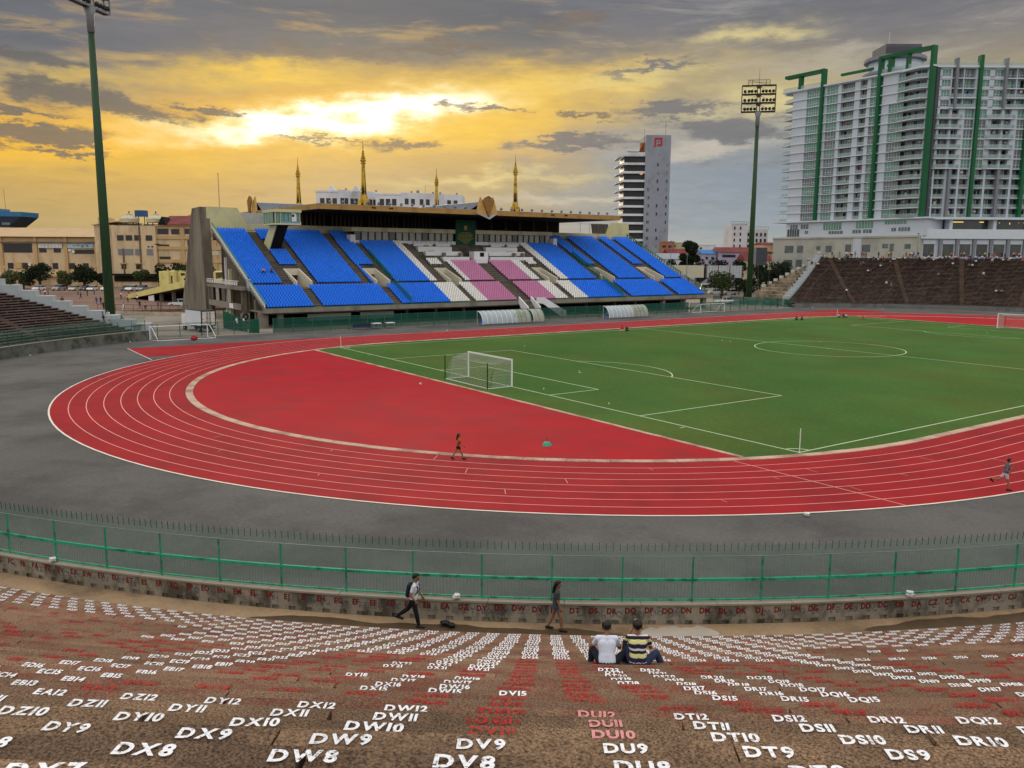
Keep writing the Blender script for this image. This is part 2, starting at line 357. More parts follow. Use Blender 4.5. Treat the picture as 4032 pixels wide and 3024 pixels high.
# ------------------------------------------------------------------ goals, corner flags
m_white=mat('white_paint',(232,234,236),.45,.05,2,spec=.5);m_dgreen=mat('dark_green_paint',(24,40,30),.5,.1)
m_net=mat('net_cord',(190,194,184),.9,.05)
m_red=mat('red_cloth',(150,24,30),.8,.15)
def goal(name,label,y0,sg,net):
    t=thing(name,label,'goal',(0,y0,0),0)
    f=MB();
    for s in (-1,1): f.box(s*3.66-.06,s*3.66+.06,-.06,.06,0,2.5)
    f.box(-3.60,3.60,-.06,.06,2.38,2.5);part('goal_frame',f,m_white,t)
    g=MB()
    for s in (-1,1): g.beam((s*3.66,-sg*.06,.04),(s*3.66,-sg*2.55,.04),.06,m=0)
    g.beam((-3.60,-sg*2.55,.04),(3.60,-sg*2.55,.04),.06);part('ground_bar',g,m_white,t)
    for s in (-1,1):
        q=MB();q.tube([(s*3.66,-sg*2.62,0),(s*3.66,-sg*2.62,2.3)],.05,8);part('net_post',q,m_dgreen,t)
    if net:
        n=MB();P=[];U=30;V=26
        def pt(u,v):   # u across, v from crossbar back and down
            x=-3.6+7.2*u;sag=.5*sin(pi*u)
            if v<.5:
                k=v/.5;y=-.07-1.75*k;zz=2.4-(.12+.34*sin(pi*u)*sin(pi*min(1,k*.9+.1)))*k-.25*k*k
            else:
                k=(v-.5)/.5;y=-1.82-.55*sin(pi*k*.5)-.1*sin(pi*k);zz=(2.03-.34*sin(pi*u)*.31)*(1-k)+.05
            return Vector((x,sg*y,zz))
        w=.009
        for i in range(U+1):
            for j in range(V): n.beam(pt(i/U,j/V),pt(i/U,(j+1)/V),w)
        for j in range(1,V+1):
            for i in range(U): n.beam(pt(i/U,j/V),pt((i+1)/U,j/V),w)
        for s in (0,1):
            for j in range(1,V,2):
                a=pt(s,j/V);n.beam(a,(a.x,sg*-.06 if j<V/2 else a.y*.15,a.z),w)
            for k in range(1,14):
                zz=2.4*k/14;n.beam((-3.6+7.2*s,-sg*.06,zz),(-3.6+7.2*s,-sg*(1.8+.5*(1-zz/2.4)),max(.05,zz*.86)),w)
        for s in (-1,1):
            for j in range(1,20): y=2.15*j/20;n.beam((s*3.6,-sg*y,.05),(s*3.6,-sg*min(y,1.85),2.36-.3*j/20 if y<1.85 else 1.6),w)
        for s in (-1,1): n.beam((s*3.66,-sg*2.62,2.28),pt((s+1)/2,.42),.02)
        part('net',n,m_net,t)
    return t
goal('football_goal','white football goal with slack net and dark rear posts near the red infield',0,1,True)
goal('football_goal','distant white football goal standing before the far terrace',105,-1,True)
for x,y,lab in ((34,0,'thin white corner pole at the pitch corner nearest the running track bend'),(-34,0,'thin white corner pole at the far corner by the long blue seats'),(-34,105,'thin white corner pole beside the sitting people at the farthest pitch corner')):
    t=thing('corner_pole',lab,'corner pole',(x,y,0),0,'corner poles of the pitch')
    q=MB();q.tube([(0,0,0),(0,0,1.5)],.03,8);part('pole',q,m_white,t);q=MB();q.lathe((0,0,0),[(.09,0),(.09,.03),(.035,.05)],10);part('foot',q,m_white,t)
def spare_goal(label,p,q,h,back):
    t=thing('spare_goal',label,'goal',((p[0]+q[0])/2,(p[1]+q[1])/2,0),0,'small spare goals on the apron')
    c=Vector(((p[0]+q[0])/2,(p[1]+q[1])/2,0));p=Vector((*p,0))-c;q=Vector((*q,0))-c;bk=Vector((*back,0));up_=Vector((0,0,h))
    f=MB();f.beam(p,p+up_,.09);f.beam(q,q+up_,.09);f.beam(p+up_,q+up_,.09);part('goal_frame',f,m_white,t)
    g=MB()
    for a in (p,q):
        m_=a+bk*.35+up_*.93
        g.beam(a+up_,m_,.06);g.beam(m_,a+bk+Vector((0,0,.3)),.06);g.beam(a+bk+Vector((0,0,.3)),a+bk,.06);g.beam(a,a+bk,.06)
    g.beam(p+bk+Vector((0,0,.03)),q+bk+Vector((0,0,.03)),.08);part('back_frame',g,m_white,t);return t
spare_goal('small white spare goal with slanted back parked by the box truck',(-56.4,-18.0),(-56.6,-10.3),1.8,(2.1,.5))
spare_goal('small white spare goal parked past the right end of the blue seats',(-55.4,89.3),(-55.4,96.6),1.8,(-1.6,-.7))
b=MB()
for i in range(5): b.sphere((rr.uniform(-.7,.7),rr.uniform(-.25,.25),.25+rr.uniform(-.05,.1)),(.45,.3,.26),10)
tag(b.build('sports_bag',m_red,None,True,(-53.2,-13.0,0)),'red bag slumped beside the small spare goal by the truck','bag')
m_teal=mat('teal_plastic',(60,160,130),.5,.15)
t=thing('weighted_pole_base','teal weighted base holding a short upright rod on the red infield','pole base',(24.03,-11.58,.012))
b=MB();b.lathe((0,0,0),[(.32,0),(.30,.06),(.2,.2),(.08,.24)],14);part('base',b,m_teal,t);b=MB();b.tube([(0,0,.2),(.02,0,.46)],.014,6);part('rod',b,m_dgreen,t)
m_scrap=mat('litter_white',(226,226,222),.8,.1)
def scrap(p,z,label,s=.12):
    b=MB();n=7
    for k in range(3):
        a=[(s*(.6+.6*rr.random())*cos(2*pi*i/n)+rr.uniform(-.3,.3)*s,s*(.6+.6*rr.random())*sin(2*pi*i/n),.02+.05*k+rr.uniform(0,.05)) for i in range(n)];b.ext(a,(0,0,.015))
    tag(b.build('litter_scrap',m_scrap,None,False,(p[0],p[1],z)),label,'litter','white scraps of litter')
for p,lab in (((6.7,1.3),'white scrap on the grass in front of the near goal'),((-.4,11.2),'white scrap on the grass inside the near penalty area'),((-22.3,20.2),'white scrap on the grass left of the near penalty area'),((15.3,1.3),'white scrap on the grass right of the goal area'),((-5.1,57.9),'white scrap inside the centre circle of the pitch'),((-13.7,48),'white scrap on the grass just left of the centre circle'),((-12.1,47.8),'white scrap touching the left edge of the centre circle')): scrap(p,.014,lab,.055)
for p,lab in (((-1.8,-6.3),'flat white scrap lying on the red infield behind the goal'),((-46.9,23.2),'white scrap by the outer edge of the far straight'),((42,-10.4),'pale scrap on the asphalt just outside the near bend'),((-54.2,125.5),'white scrap at the foot of the far terrace near its steps'),((-42.5,135.1),'white scrap under the wall of the far terrace'),((-54.2,-20.9),'white scraps by the wall where the spare goal stands'),((-44.2,-33.3),'white scraps under the wall of the left terrace')): scrap(p,.012,lab,.12)
# ------------------------------------------------------------------ curved concrete terraces
CX,CYT=-2.70,8.86;PH0=-.64902;DPH=-.00925
def rowr(n): return 69.36864+.647*(26-n)
def rowz(n): m_=26-n;return 4.07421+.28107*m_+.00114*m_*m_
def zofr(r): m_=(r-69.36864)/.647;return 4.07421+.28107*m_+.00114*m_*m_
WALLR=60.1;WALK=.68;WTOP=1.33
def terrace_mat(name,c,red,amt,fine,fs):
    m=mat(name,c,.92,.2,.35,stain=red,samt=amt,sscale=1.1,island=.17,fine=fine,fscale=fs,bump=.35,bscale=fs,spec=.15);return m
m_plank=terrace_mat('exposed_aggregate',(127,101,80),(122,77,62),.48,.7,62)
m_planknear=terrace_mat('bare_aggregate',(128,103,80),(104,83,66),.5,.8,62)
m_plankleft=terrace_mat('left_aggregate',(98,86,78),(84,62,56),.5,.15,20)
m_wallf=mat('field_side_wall',(104,106,96),.9,.18,.5,stain=(66,68,60),samt=.55,sscale=.8)
m_plankfar=terrace_mat('far_aggregate',(108,98,88),(88,64,56),.7,.15,20)
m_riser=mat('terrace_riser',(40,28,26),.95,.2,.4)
m_block=mat('terrace_support',(96,78,64),.9,.18,.5)
m_wall=mat('mossy_wall_concrete',(158,150,134),.9,.16,.6,stain=(84,80,68),samt=.48,sscale=1.1,fine=.08,fscale=15,stretch=(1,1,.6))
m_wallgrey=mat('far_wall_concrete',(116,116,112),.9,.14,.4,stain=(88,90,86),samt=.5,sscale=.4)
m_cap=mat('wall_cap',(160,150,134),.9,.14,.8)
m_endw=mat('whitewashed_block',(172,180,182),.8,.1,.5,stain=(160,166,166),samt=.4,sscale=.5)
m_num=mat('white_number_paint',(222,224,226),.8,.06,3);m_num=masked('white_number_paint',(246,247,250),36,.34,.47,.8,.10)
m_numred=masked('faded_red_number_paint',(176,44,42),22,.38,.56,.85,.1);m_redpatch=masked('red_paint_remnant',(158,50,44),16,.46,.66,.9,.15)
m_numpink=masked('pink_number_paint',(226,150,150),24,.30,.45,.85,.1)
m_wred=masked('dark_red_wall_paint',(122,20,24),16,.30,.46,.85,.1)
m_wblue=masked('ghost_blue_wall_paint',(92,104,120),12,.44,.60,.85,.1)
def pol(r,t,z,cy=CYT): return (CX+r*cos(t),cy+r*sin(t),z)
def arcbox(mb,ra,rb,t0,t1,z0,z1,cy,m=0,step=.02):
    n=max(1,int(abs(t1-t0)/step+.999));P=[]
    o=len(mb.v)
    for i in range(n+1):
        t=t0+(t1-t0)*i/n
        mb.v+= [pol(ra,t,z0,cy),pol(rb,t,z0,cy),pol(rb,t,z1,cy),pol(ra,t,z1,cy)]
    for i in range(n):
        a=o+4*i
        for k in range(4): mb.f.append((a+k,a+(k+1)%4,a+4+(k+1)%4,a+4+k));mb.m.append(m)
    mb.f.append((o,o+3,o+2,o+1));mb.m.append(m);e=o+4*n;mb.f.append((e,e+1,e+2,e+3));mb.m.append(m)
def rowmesh(n,t0,t1,cy,aisles,near,rs,tint=None):
    """planks of one row with open joints, the dark riser under them, supports and aisle half steps"""
    b=MB();r=rowr(n);z=rowz(n);zl=rowz(n+1) if n<37 else WALK
    L=2.42/r;t=t0;sg=1 if t1>t0 else -1;off=rs.random()*L
    t=t0-sg*off
    while (t1-t)*sg>0:
        a=max(t,t0) if sg>0 else min(t,t0);e=t+sg*L;e=min(e,t1) if sg>0 else max(e,t1)
        if abs(e-a)*r>.1:
            g=(.014 if rs.random()<.6 else .04)/r/2
            dz=rs.uniform(-.014,.004)
            arcbox(b,r-.09+rs.uniform(-.008,.008),r+.60,a+sg*g,e-sg*g,z-.11+dz,z+dz,cy,0)
        t=e if abs(e-t)>0 else t1
        if e==t1: break
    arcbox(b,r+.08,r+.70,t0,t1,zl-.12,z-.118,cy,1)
    k=int(abs(t1-t0)*r/ (2.6*pi/180*r));
    for i in range(k+1):
        t=t0+(t1-t0)*(i+.5)/(k+1);arcbox(b,r-.02,r+.078,t-.12/r,t+.12/r,zl-.12,z-.119,cy,2)
    for a in aisles:
        if min(t0,t1)<a<max(t0,t1): arcbox(b,r-.42,r-.105,a-.0062,a+.0062,zl-.1,(z+zl)/2,cy,2)
    return b
# ---- near terrace (curving round to the left of the picture)
AISL=[radians(-129.2),radians(-140),radians(-118.9)]
def tend_left(r): return radians(-152.45+(r-63.53)*.66)
T_RIGHT=radians(-8)
near=thing('terraced_stand','near curved concrete terrace with painted seat numbers, camera looks down it','grandstand',(CX,CYT,0))
rs=random.Random(3);rows={}
for n in range(2,38):
    b=rowmesh(n,tend_left(rowr(n)),radians(-96),CYT,AISL,True,rs);b.build('seating_row',[m_plankleft,m_riser,m_block],near)
    b=rowmesh(n,radians(-96),T_RIGHT,CYT,AISL,True,rs)
    rows[n]=b.build('seating_row',[m_planknear if n<12 else m_plank,m_riser,m_block],near)
b=MB();
arcbox(b,WALLR+.08,WALLR+.30,radians(-153.5),T_RIGHT,0,WTOP-.06,CYT,0)      # core
arcbox(b,WALLR+.302,WALLR+.36,radians(-153.5),T_RIGHT,WALK+.122,WTOP-.06,CYT,0)
step=DPH*-1
t=radians(-153)
while t<T_RIGHT-.02:
    arcbox(b,WALLR+.302,WALLR+.358,t,t+step*.58,WALK-.1,WALK+.12,CYT,0);t+=step
arcbox(b,WALLR,WALLR+.078,radians(-153.5),T_RIGHT,0,WTOP-.06,CYT,1)
wallo=b.build('retaining_wall',[m_wall,m_wallf],near)
b=MB();t=radians(-153.5);W_=radians(2.2)
while t<T_RIGHT:
    arcbox(b,WALLR-.03,WALLR+.40,t,min(t+W_-.0003,T_RIGHT),WTOP-.057,WTOP+rs.uniform(-.006,.006),CYT,0);t+=W_
b.build('coping',m_cap,wallo)
b=MB();arcbox(b,WALLR+.37,62.2,radians(-153),T_RIGHT,.0,WALK,CYT,0)
struct('walkway',b,m_dirt)
# ---- painted numbers
GL={}
def glyph(ch):
    if ch in GL: return GL[ch]
    cu=bpy.data.curves.new('g','FONT');cu.body=ch;cu.size=1;cu.offset=.037;cu.resolution_u=3
    o=bpy.data.objects.new('g',cu);COL.objects.link(o);dg=bpy.context.evaluated_depsgraph_get();dg.update()
    me=o.evaluated_get(dg).to_mesh();vs=[(v.co.x,v.co.y) for v in me.vertices];fs=[tuple(p.vertices) for p in me.polygons]
    o.evaluated_get(dg).to_mesh_clear();bpy.data.objects.remove(o);bpy.data.curves.remove(cu)
    x0=min((v[0] for v in vs),default=0);x1=max((v[0] for v in vs),default=.3)
    GL[ch]=([(x-x0,y) for x,y in vs],fs,x1-x0);return GL[ch]
def text(mb,s,h,org,ux,uy,m=0,xs=1.15,gap=.11):
    """flat lettering centred on org, h metres high"""
    k=h/.72;ws=[glyph(c)[2] if c!=' ' else .3 for c in s];tot=(sum(ws)+gap*(len(s)-1))*k*xs;x=-tot/2
    org=Vector(org);ux=Vector(ux);uy=Vector(uy)
    for c,w in zip(s,ws):
        if c!=' ':
            vs,fs,_=glyph(c);mb.add([org+ux*(x+vx*k*xs)+uy*((vy-.36)*k) for vx,vy in vs],fs,m)
        x+=(w+gap)*k*xs
def code(c):
    q=3*26+20+c;return chr(65+q//26)+chr(65+q%26)
def num_style(n,c):
    q=rs.random()
    if n<=9: return 0
    if n<=12:
        if c==1: return 1 if n==10 else 2
        if c==0: return 3
        return 0
    if n<=14: return 0 if c in(7,8) else (2 if q<.8 else None)
    if n<=25 and c in (0,1) and not (c==1 and n==15): return 2
    if n<=18:
        if c in(7,8,9,2,3,-7,-8) or (c==1 and n==15) or (c==-2) or (c==-1 and n>=18) or (c in(-3,-4)) or (c==4 and n==18): return 0
        return 2 if q<.75 else None
    if n<=25:
        if c in(7,8,9) or (c in(2,3) and n>=21) or (c==4 and n in(21,22)) or (c in(-1,-2) and n<=22) or c in(-7,-8) or(c in(-3,-4)and n<=20): return 0
        if c<-9 or c>11: return 2 if q<.3 else None
        return 2 if q<.8 else None
    if n==26: return 0 if c<=13 else None
    if n<=30: return 0 if (-9<c<=13 or (n==29 and c in(-11,-12))) else (2 if q<.25 else None)
    if n<=32: return 0 if c<=15 else (2 if q<.3 else None)
    return 0
# seats that can be seen from the terrace seat: a column range per row
labs=[]
for n in range(5,38):
    r=rowr(n);z=rowz(n)+.0125
    for c in range(-34,52):
        t=PH0+DPH*c
        p=Vector(pol(r,t,z));d=p-CAM;zz=d.dot(fw)
        if zz<.8 or abs(d.dot(r2)/zz)>.66 or d.dot(u2)/zz<-.53: continue
        st=num_style(n,c)
        if st is None: continue
        h=.088
        ux=(-sin(t),cos(t),0);uy=(-cos(t),-sin(t),0)   # reads from above, tops of the letters towards the field
        jit=rs.uniform(-.03,.03);p+=Vector(ux)*jit;ro=rs.gauss(0,.035);h*=rs.uniform(.93,1.08);uxv=Vector(ux)*cos(ro)+Vector(uy)*sin(ro);uyv=Vector(uy)*cos(ro)-Vector(ux)*sin(ro);ux,uy=tuple(uxv),tuple(uyv)
        lab=code(c)+str(n)
        labs.append((zz,n,st,lab,h,p,ux,uy))
labs.sort(key=lambda q:(q[2]==2,q[0]))
rest_=MB();red_=MB();ptc=MB()
for zz,n,st,lab,h,p,ux,uy in labs:
    if st==2 and 10<=n<=25:
        U=Vector(ux)*.19;Q=Vector(uy)*.055;q=p-Vector((0,0,.004));ptc.quad(q-U-Q,q+U-Q,q+U+Q,q-U+Q)
o=ptc.build('red_paint_patches',m_redpatch,near);o['kind']='stuff'
for i,(zz,n,st,lab,h,p,ux,uy) in enumerate(labs):
    if i<100:
        b=MB();text(b,lab,h,p,ux,uy,0,.97,.10);b.build('seat_number',{0:m_num,1:m_numred,2:m_numred,3:m_numpink}[st],rows[n])
    else: text(rest_ if st==0 else red_,lab,h,p,ux,uy,{0:0,1:0,2:0,3:1}[st],.97,.10)
o=rest_.build('smaller_seat_numbers',m_num,near);o['kind']='stuff';o=red_.build('faded_seat_numbers',[m_numred,m_numpink],near);o['kind']='stuff'
b=MB();g=MB()
for c in range(-36,52):
    t=radians(-37.68)+radians(.5335)*-(c-1)
    r=WALLR+.364;ux=(-sin(t),cos(t),0);z=1.12+rs.uniform(-.02,.02)
    b=MB();text(b,code(c),.18,pol(r,t,z),ux,(0,0,1),0,.86,.05);b.build('wall_letters',m_wred,wallo)
    if rs.random()<.75:
        g=MB();text(g,code(c-1),.18,Vector(pol(r-.001,t+.0030+rs.uniform(-.001,.001),z-.09)),ux,(0,0,1),0,.95,.07);g.build('ghost_letters',m_wblue,wallo)

# ---- white stepped blocks at the stand's left end
def endblocks(parent,cy,sg,n0,n1,outw):
    d=Vector((-.352,-.936*sg,0));o=Vector((-.936,.352*sg,0)) 
    P0=Vector((-58.9,-19.3,0)) if sg>0 else Vector((-60.4,124.6,0))
    if sg<0:P0=Vector((-59.9,124.3,0))
    for k in range(n0,n1):
        a=P0+d*(2.0*k);c=a+d*1.0;r=hypot(c.x-CX,c.y-cy);top=(zofr(r) if r>62 else .7)+(1.0 if sg>0 else .55)
        b=MB();b.ext([a,a+d*1.99,a+d*1.99+o*outw,a+o*outw],(0,0,top));b.build('end_block',m_endw,parent)
endblocks(near,CYT,1,-1,13,2.0)
# ---- fence on the wall
m_fence=mat('fence_green',(52,174,134),.55,.1,1,stain=(30,120,90),samt=.3,sscale=2);m_wire=mat('wire',(150,160,156),.5,.1);m_spike=mat('spike_iron',(40,44,46),.6,.1)
m_mesh=mat('green_netting',(84,142,122),.8,.08,.3,alpha=.14)
m_bar=mat('fence_bar',(128,146,138),.6,.1)
def railing(label,FT0,FT1,m_fence,m_bar,m_wire):
    fen=thing('curved_fence',label,'fence',pol(WALLR+.2,(FT0+FT1)/2,WTOP));FR=WALLR+.19
    for z,w,nm,mt in ((WTOP+.06,.05,'bottom_rail',m_fence),(WTOP+.70,.082,'middle_rail',m_fence)):
        b=MB();arcbox(b,FR-w/2,FR+w/2,FT0,FT1,z-w/2,z+w/2,CYT);b.build(nm,mt,fen)
    b=MB();arcbox(b,FR-.012,FR+.012,FT0,FT1,WTOP+1.42,WTOP+1.445,CYT);b.build('top_wire',m_wire,fen)
    t=FT0;STP=2.13/FR;np_=0
    while t<FT1:
        b=MB();x,y,_=pol(FR,t,0);ua=Vector((cos(t),sin(t),0))*.024;ub=Vector((-sin(t),cos(t),0))*.024
        b.obox((x,y,WTOP+.72),ua,ub,(0,0,.72));b.build('fence_post',m_fence,fen);t+=STP;np_+=1
    b=MB();t=FT0;k=0
    while t<FT1:
        x,y,_=pol(FR,t,0);b.tube([(x,y,WTOP+.08),(x,y,WTOP+.665)],.0055,4,0);b.tube([(x,y,WTOP+.74),(x,y,WTOP+1.40)],.003,3,0)
        if k%2==0: b.tube([(x,y,WTOP+1.60),(x+.02*cos(t),y+.02*sin(t),WTOP+1.86)],[.011,.009],4,1)
        t+=.105/FR;k+=1
    o=b.build('railing_bars',[m_bar,m_spike],fen)
    b=MB();arcbox(b,FR+.028,FR+.030,FT0,FT1,WTOP+.09,WTOP+1.80,CYT);b.build('netting',m_mesh,fen)

railing('long green railing with spikes along the wall of the near terrace',radians(-98),T_RIGHT,m_fence,m_bar,m_wire)
railing('dark green railing in front of the left terrace by the white end blocks',radians(-153),radians(-98.2),mat('dull_fence_green',(30,74,58),.6,.1),mat('dull_bar',(60,74,68),.6,.1),m_wire)
m_wet=mat('wet_concrete',(86,68,48),.6,.2,1.5);m_cem=mat('cement_smear',(184,172,156),.9,.12,1.2)
def patch(name,a0,a1,r0,r1,mt,seed,amp=.25):
    q=random.Random(seed);b=MB();n=46;P=[]
    o0=[0]*3
    for i in range(n+1):
        f=i/n;t=radians(a0+(a1-a0)*f);e=min(1,6*min(f,1-f))**.6;w=sin(f*17+seed)*.35+sin(f*41+seed*2)*.2+q.uniform(-.1,.1)
        m_=(r0+r1)/2;lo=m_-(m_-r0)*e*(1+amp*w);hi=m_+(r1-m_)*e;P.append([pol(lo,t,WALK+.004),pol(max(hi,lo+.002),t,WALK+.004)])
    b.grid(P);o=b.build(name,mt);o['kind']='structure'
patch('wet_patch',-28.5,-19.5,60.75,61.6,m_wet,3,.5);patch('wet_patch',-46,-35.2,60.85,61.6,m_wet,5,.6);patch('cement_patch',-34.8,-32.6,60.65,61.5,m_cem,7,.4)
# litter on the wall and the walkway
for p,lab in (((43.40,-29.85),'white box lying on the wall coping under letters EA and DZ'),((51.3,-18.3),'white scrap on the wall coping above the letters DA'),((32.9,-39.2),'white scraps on the wall coping at the left of the fence')):
    v=Vector((p[0]-CX,p[1]-CYT));v=v.normalized()*(WALLR+.33);scrap((CX+v.x,CYT+v.y),WTOP+.005,lab,.13)
b=MB();P=[]
for i in range(9):
    P.append([(-.42+.11*i+rr.uniform(-.02,.02),-.16+.08*j+rr.uniform(-.02,.02),.03+rr.uniform(0,.03)+(.16*sin(pi*i/8)*sin(pi*j/4)*(1.2 if i<4 else .6))) for j in range(5)])
b.grid(P);t=radians(-22.2);x,y,z=pol(60.95,t,WALK)
o=b.build('cloth_sheet',mat('cream_cloth',(226,216,194),.9,.1,3),None,True,(x,y,z));o.rotation_euler=(0,0,t+pi/2);tag(o,'crumpled cream cloth lying on the walkway below the wall letters CZ','cloth')
b=MB()
for i in range(6): b.sphere((rr.uniform(-.14,.14),rr.uniform(-.1,.1),.07+rr.uniform(0,.06)),(.12,.1,.07),8)
x,y,z=pol(60.95,radians(-40.2),WALK);tag(b.build('refuse_bag',mat('black_plastic',(30,30,30),.4,.2),None,True,(x,y,z)),'small black refuse bag on the walkway right of the walker with backpack','bag')
# ---- far terrace
CYF=96.1
far=thing('terraced_stand','far curved dark brown terrace below the tall green and white apartment block','grandstand',(CX,CYF,0))
FA=[radians(a) for a in (140.0,129.25,118.9,108.4,98,87.5)]
def tend_right(r): return radians(153.0-(r-66)*.58)
rowsf={}
for n in range(2,38):
    b=rowmesh(n,tend_right(rowr(n)),radians(84),CYF,FA,False,rs)
    rowsf[n]=b.build('seating_row',[m_plankfar,m_riser,m_block],far)
b=MB();arcbox(b,WALLR,WALLR+.3,radians(154),radians(84),0,1.0,CYF);wf=b.build('retaining_wall',m_wallgrey,far)
b=MB();arcbox(b,WALLR+.31,62.2,radians(154),radians(84),0,WALK,CYF);struct('walkway',b,m_wallgrey)
endblocks(far,CYF,-1,0,14,1.5)
# ---- beige stepped flank beside the far terrace, white caps at its outer ends
m_flank=mat('weathered_block',(168,152,128),.9,.14,.3,stain=(112,98,82),samt=.65,sscale=.5,island=.12)
m_capw=mat('flank_cap',(196,196,188),.85,.1,.5)
fl=thing('stepped_flank','stepped beige stone blocks climbing beside the white steps of the far terrace','steps',(-66,130,0))
d=Vector((-.352,.936,0));o_=Vector((-.98,.2,0))
for k in range(0,13):
    a=Vector((-59.9,124.3,0))+d*(2.0*k)+o_*1.52;r=66+1.55*k*.8;top=.9+.75*k
    Ln=max(1.6,17.0-1.25*k) if k>2 else 7.5
    b=MB();nb=int(Ln/1.5)+1;zz=0
    for j in range(nb):
        s0=Ln*j/nb;s1=Ln*(j+1)/nb-.02
        for h0,h1 in ((0,max(0,top-.76)),(max(0,top-.75),top-.38),(top-.37,top)):
            if h1-h0>.02: b.ext([a+o_*s0+Vector((0,0,h0)),a+d*1.98+o_*s0+Vector((0,0,h0)),a+d*1.98+o_*s1+Vector((0,0,h0)),a+o_*s1+Vector((0,0,h0))],(0,0,h1-h0))
    st=b.build('stone_course',m_flank,fl)
    if k>3:
        e=a+o_*(Ln-.9);q=MB();q.ext([e+Vector((0,0,top+.004)),e+d*1.9+Vector((0,0,top+.004)),e+d*1.9+o_*.9+Vector((0,0,top+.004)),e+o_*.9+Vector((0,0,top+.004))],(0,0,.62));q.build('cap_block',m_capw,st)
# low rail fence in front of the far terrace
ff=thing('low_fence','low thin green fence along the wall foot of the far terrace','fence',pol(WALLR,radians(120),1.0,CYF))
b=MB();arcbox(b,WALLR+.1,WALLR+.14,radians(153),radians(90),1.45,1.49,CYF);arcbox(b,WALLR+.1,WALLR+.14,radians(153),radians(90),1.02,1.05,CYF);b.build('rail',m_dgreen,ff)
for k in range(40):
    t=radians(153-k*1.6);x,y,_=pol(WALLR+.12,t,0,CYF);b=MB();b.box(x-.025,x+.025,y-.025,y+.025,1.0,1.5);b.build('fence_post',m_dgreen,ff)
# ------------------------------------------------------------------ covered grandstand along the far touchline
m_step=mat('grandstand_concrete',(92,86,76),.9,.16,.4,stain=(66,62,56),samt=.5,sscale=.3)
m_stair=mat('stair_concrete',(112,104,90),.9,.14,.6,stain=(84,78,68),samt=.4,sscale=.5)
m_slab=mat('slab_concrete',(142,134,122),.9,.14,.3,stain=(108,100,90),samt=.5,sscale=.3,stretch=(1,1,.4))
m_raw=mat('raw_concrete',(128,119,104),.9,.14,.25,stain=(92,84,72),samt=.5,sscale=.2,stretch=(1,1,.3))
m_yel=mat('pale_yellow_render',(206,200,150),.85,.08,.3,stain=(186,182,138),samt=.4,sscale=.3)
m_cream=mat('cream_render',(196,190,160),.85,.08,.3,stain=(168,160,132),samt=.4,sscale=.3)
m_portal=mat('portal_render',(206,198,176),.85,.07,.5)
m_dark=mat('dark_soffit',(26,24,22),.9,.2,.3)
m_gold=mat('gold_fascia',(172,134,74),.6,.12,.4,stain=(142,108,62),samt=.4,sscale=.4)
m_spire=mat('gilded_spire',(196,156,48),.4,.12,.8,metal=.35,stain=(120,92,34),samt=.4,sscale=.7)
m_crest=mat('crest_gold',(190,150,84),.6,.12,1);m_crestd=mat('crest_relief',(138,100,46),.6,.25,4,bump=.8,bscale=4)
m_roofm=mat('roof_metal',(150,156,164),.5,.1,.2,metal=.2)
m_blue=mat('blue_seat_plastic',(36,122,236),.45,.07,1.5,spec=.2,island=.09)
m_seatw=mat('white_seat_plastic',(226,224,218),.5,.05,1.5,spec=.4,island=.05)
m_pink=mat('pink_seat_plastic',(198,128,166),.5,.06,1.5,spec=.4,island=.06)
m_glassd=mat('dark_window_glass',(66,74,72),.15,.25,.5,spec=.6)
m_glasstl=mat('teal_window_glass',(96,140,132),.2,.15,.5,spec=.6)
m_curt=mat('curtained_pane',(150,150,138),.3,.18,.6,spec=.5)
m_mull=mat('window_mullion',(60,58,52),.6,.1)
m_vip=mat('white_wall_paint',(222,222,222),.7,.06,.5)
m_grail=mat('green_rail',(44,128,96),.55,.1)
m_banner=mat('green_banner',(20,74,54),.7,.1,.4)
m_gilt=mat('banner_gold',(176,150,60),.6,.1)
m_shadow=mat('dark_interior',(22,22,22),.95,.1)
m_metal=mat('grey_metal',(128,132,134),.45,.1,1,metal=.4)
GY0,GY1=1.0,101.5
def sz(x): return 3.1+(-65-x)*.488
gs=thing('grandstand','long covered grandstand of blue, white and pink seats under a gold-edged roof','grandstand',(-78,51.2,0))
LOW=[(-65.0-.72*i,3.1+.35*i) for i in range(9)]          # riser x, tread z
UPX=[(-72.2-.765*i,6.62+.373*i) for i in range(25)]
b=MB();
def steps(mb,S,tr,y0,y1,zb):
    P=[]
    for x,z in S: P+= [(x,z-(S[1][1]-S[0][1])),(x,z)]
    xe=S[-1][0]-tr;P+=[(xe,S[-1][1]),(xe,S[-1][1]-1.0)]
    P+=[(S[0][0],S[0][1]-.9)]
    mb.ext([(x,y0,z) for x,z in P],(0,y1-y0,0))
steps(b,LOW,.72,GY0,GY1,0);b.build('lower_tier',m_step,gs)
b=MB();b.box(-72.2,-71.49,GY0,GY1,5.2,5.95);b.build('cross_aisle',m_stair,gs)
vom=[(8.5,11.4),(23.2,26.0),(38.4,41.0),(61.7,64.1),(76.9,79.8),(91.5,94.6)]
b=MB();steps(b,UPX[7:],.765,GY0,GY1,0);b.box(-92.3,-91.33,GY0,GY1,14,15.57);b.build('upper_tier',m_step,gs)
ya=GY0
for yb in [v[0] for v in vom]+[GY1]:
    b=MB();steps(b,UPX[:7],.765,ya,yb,0);b.build('tier_block',m_step,gs)
    ya=([v[1] for v in vom if v[0]==yb]+[GY1])[0]
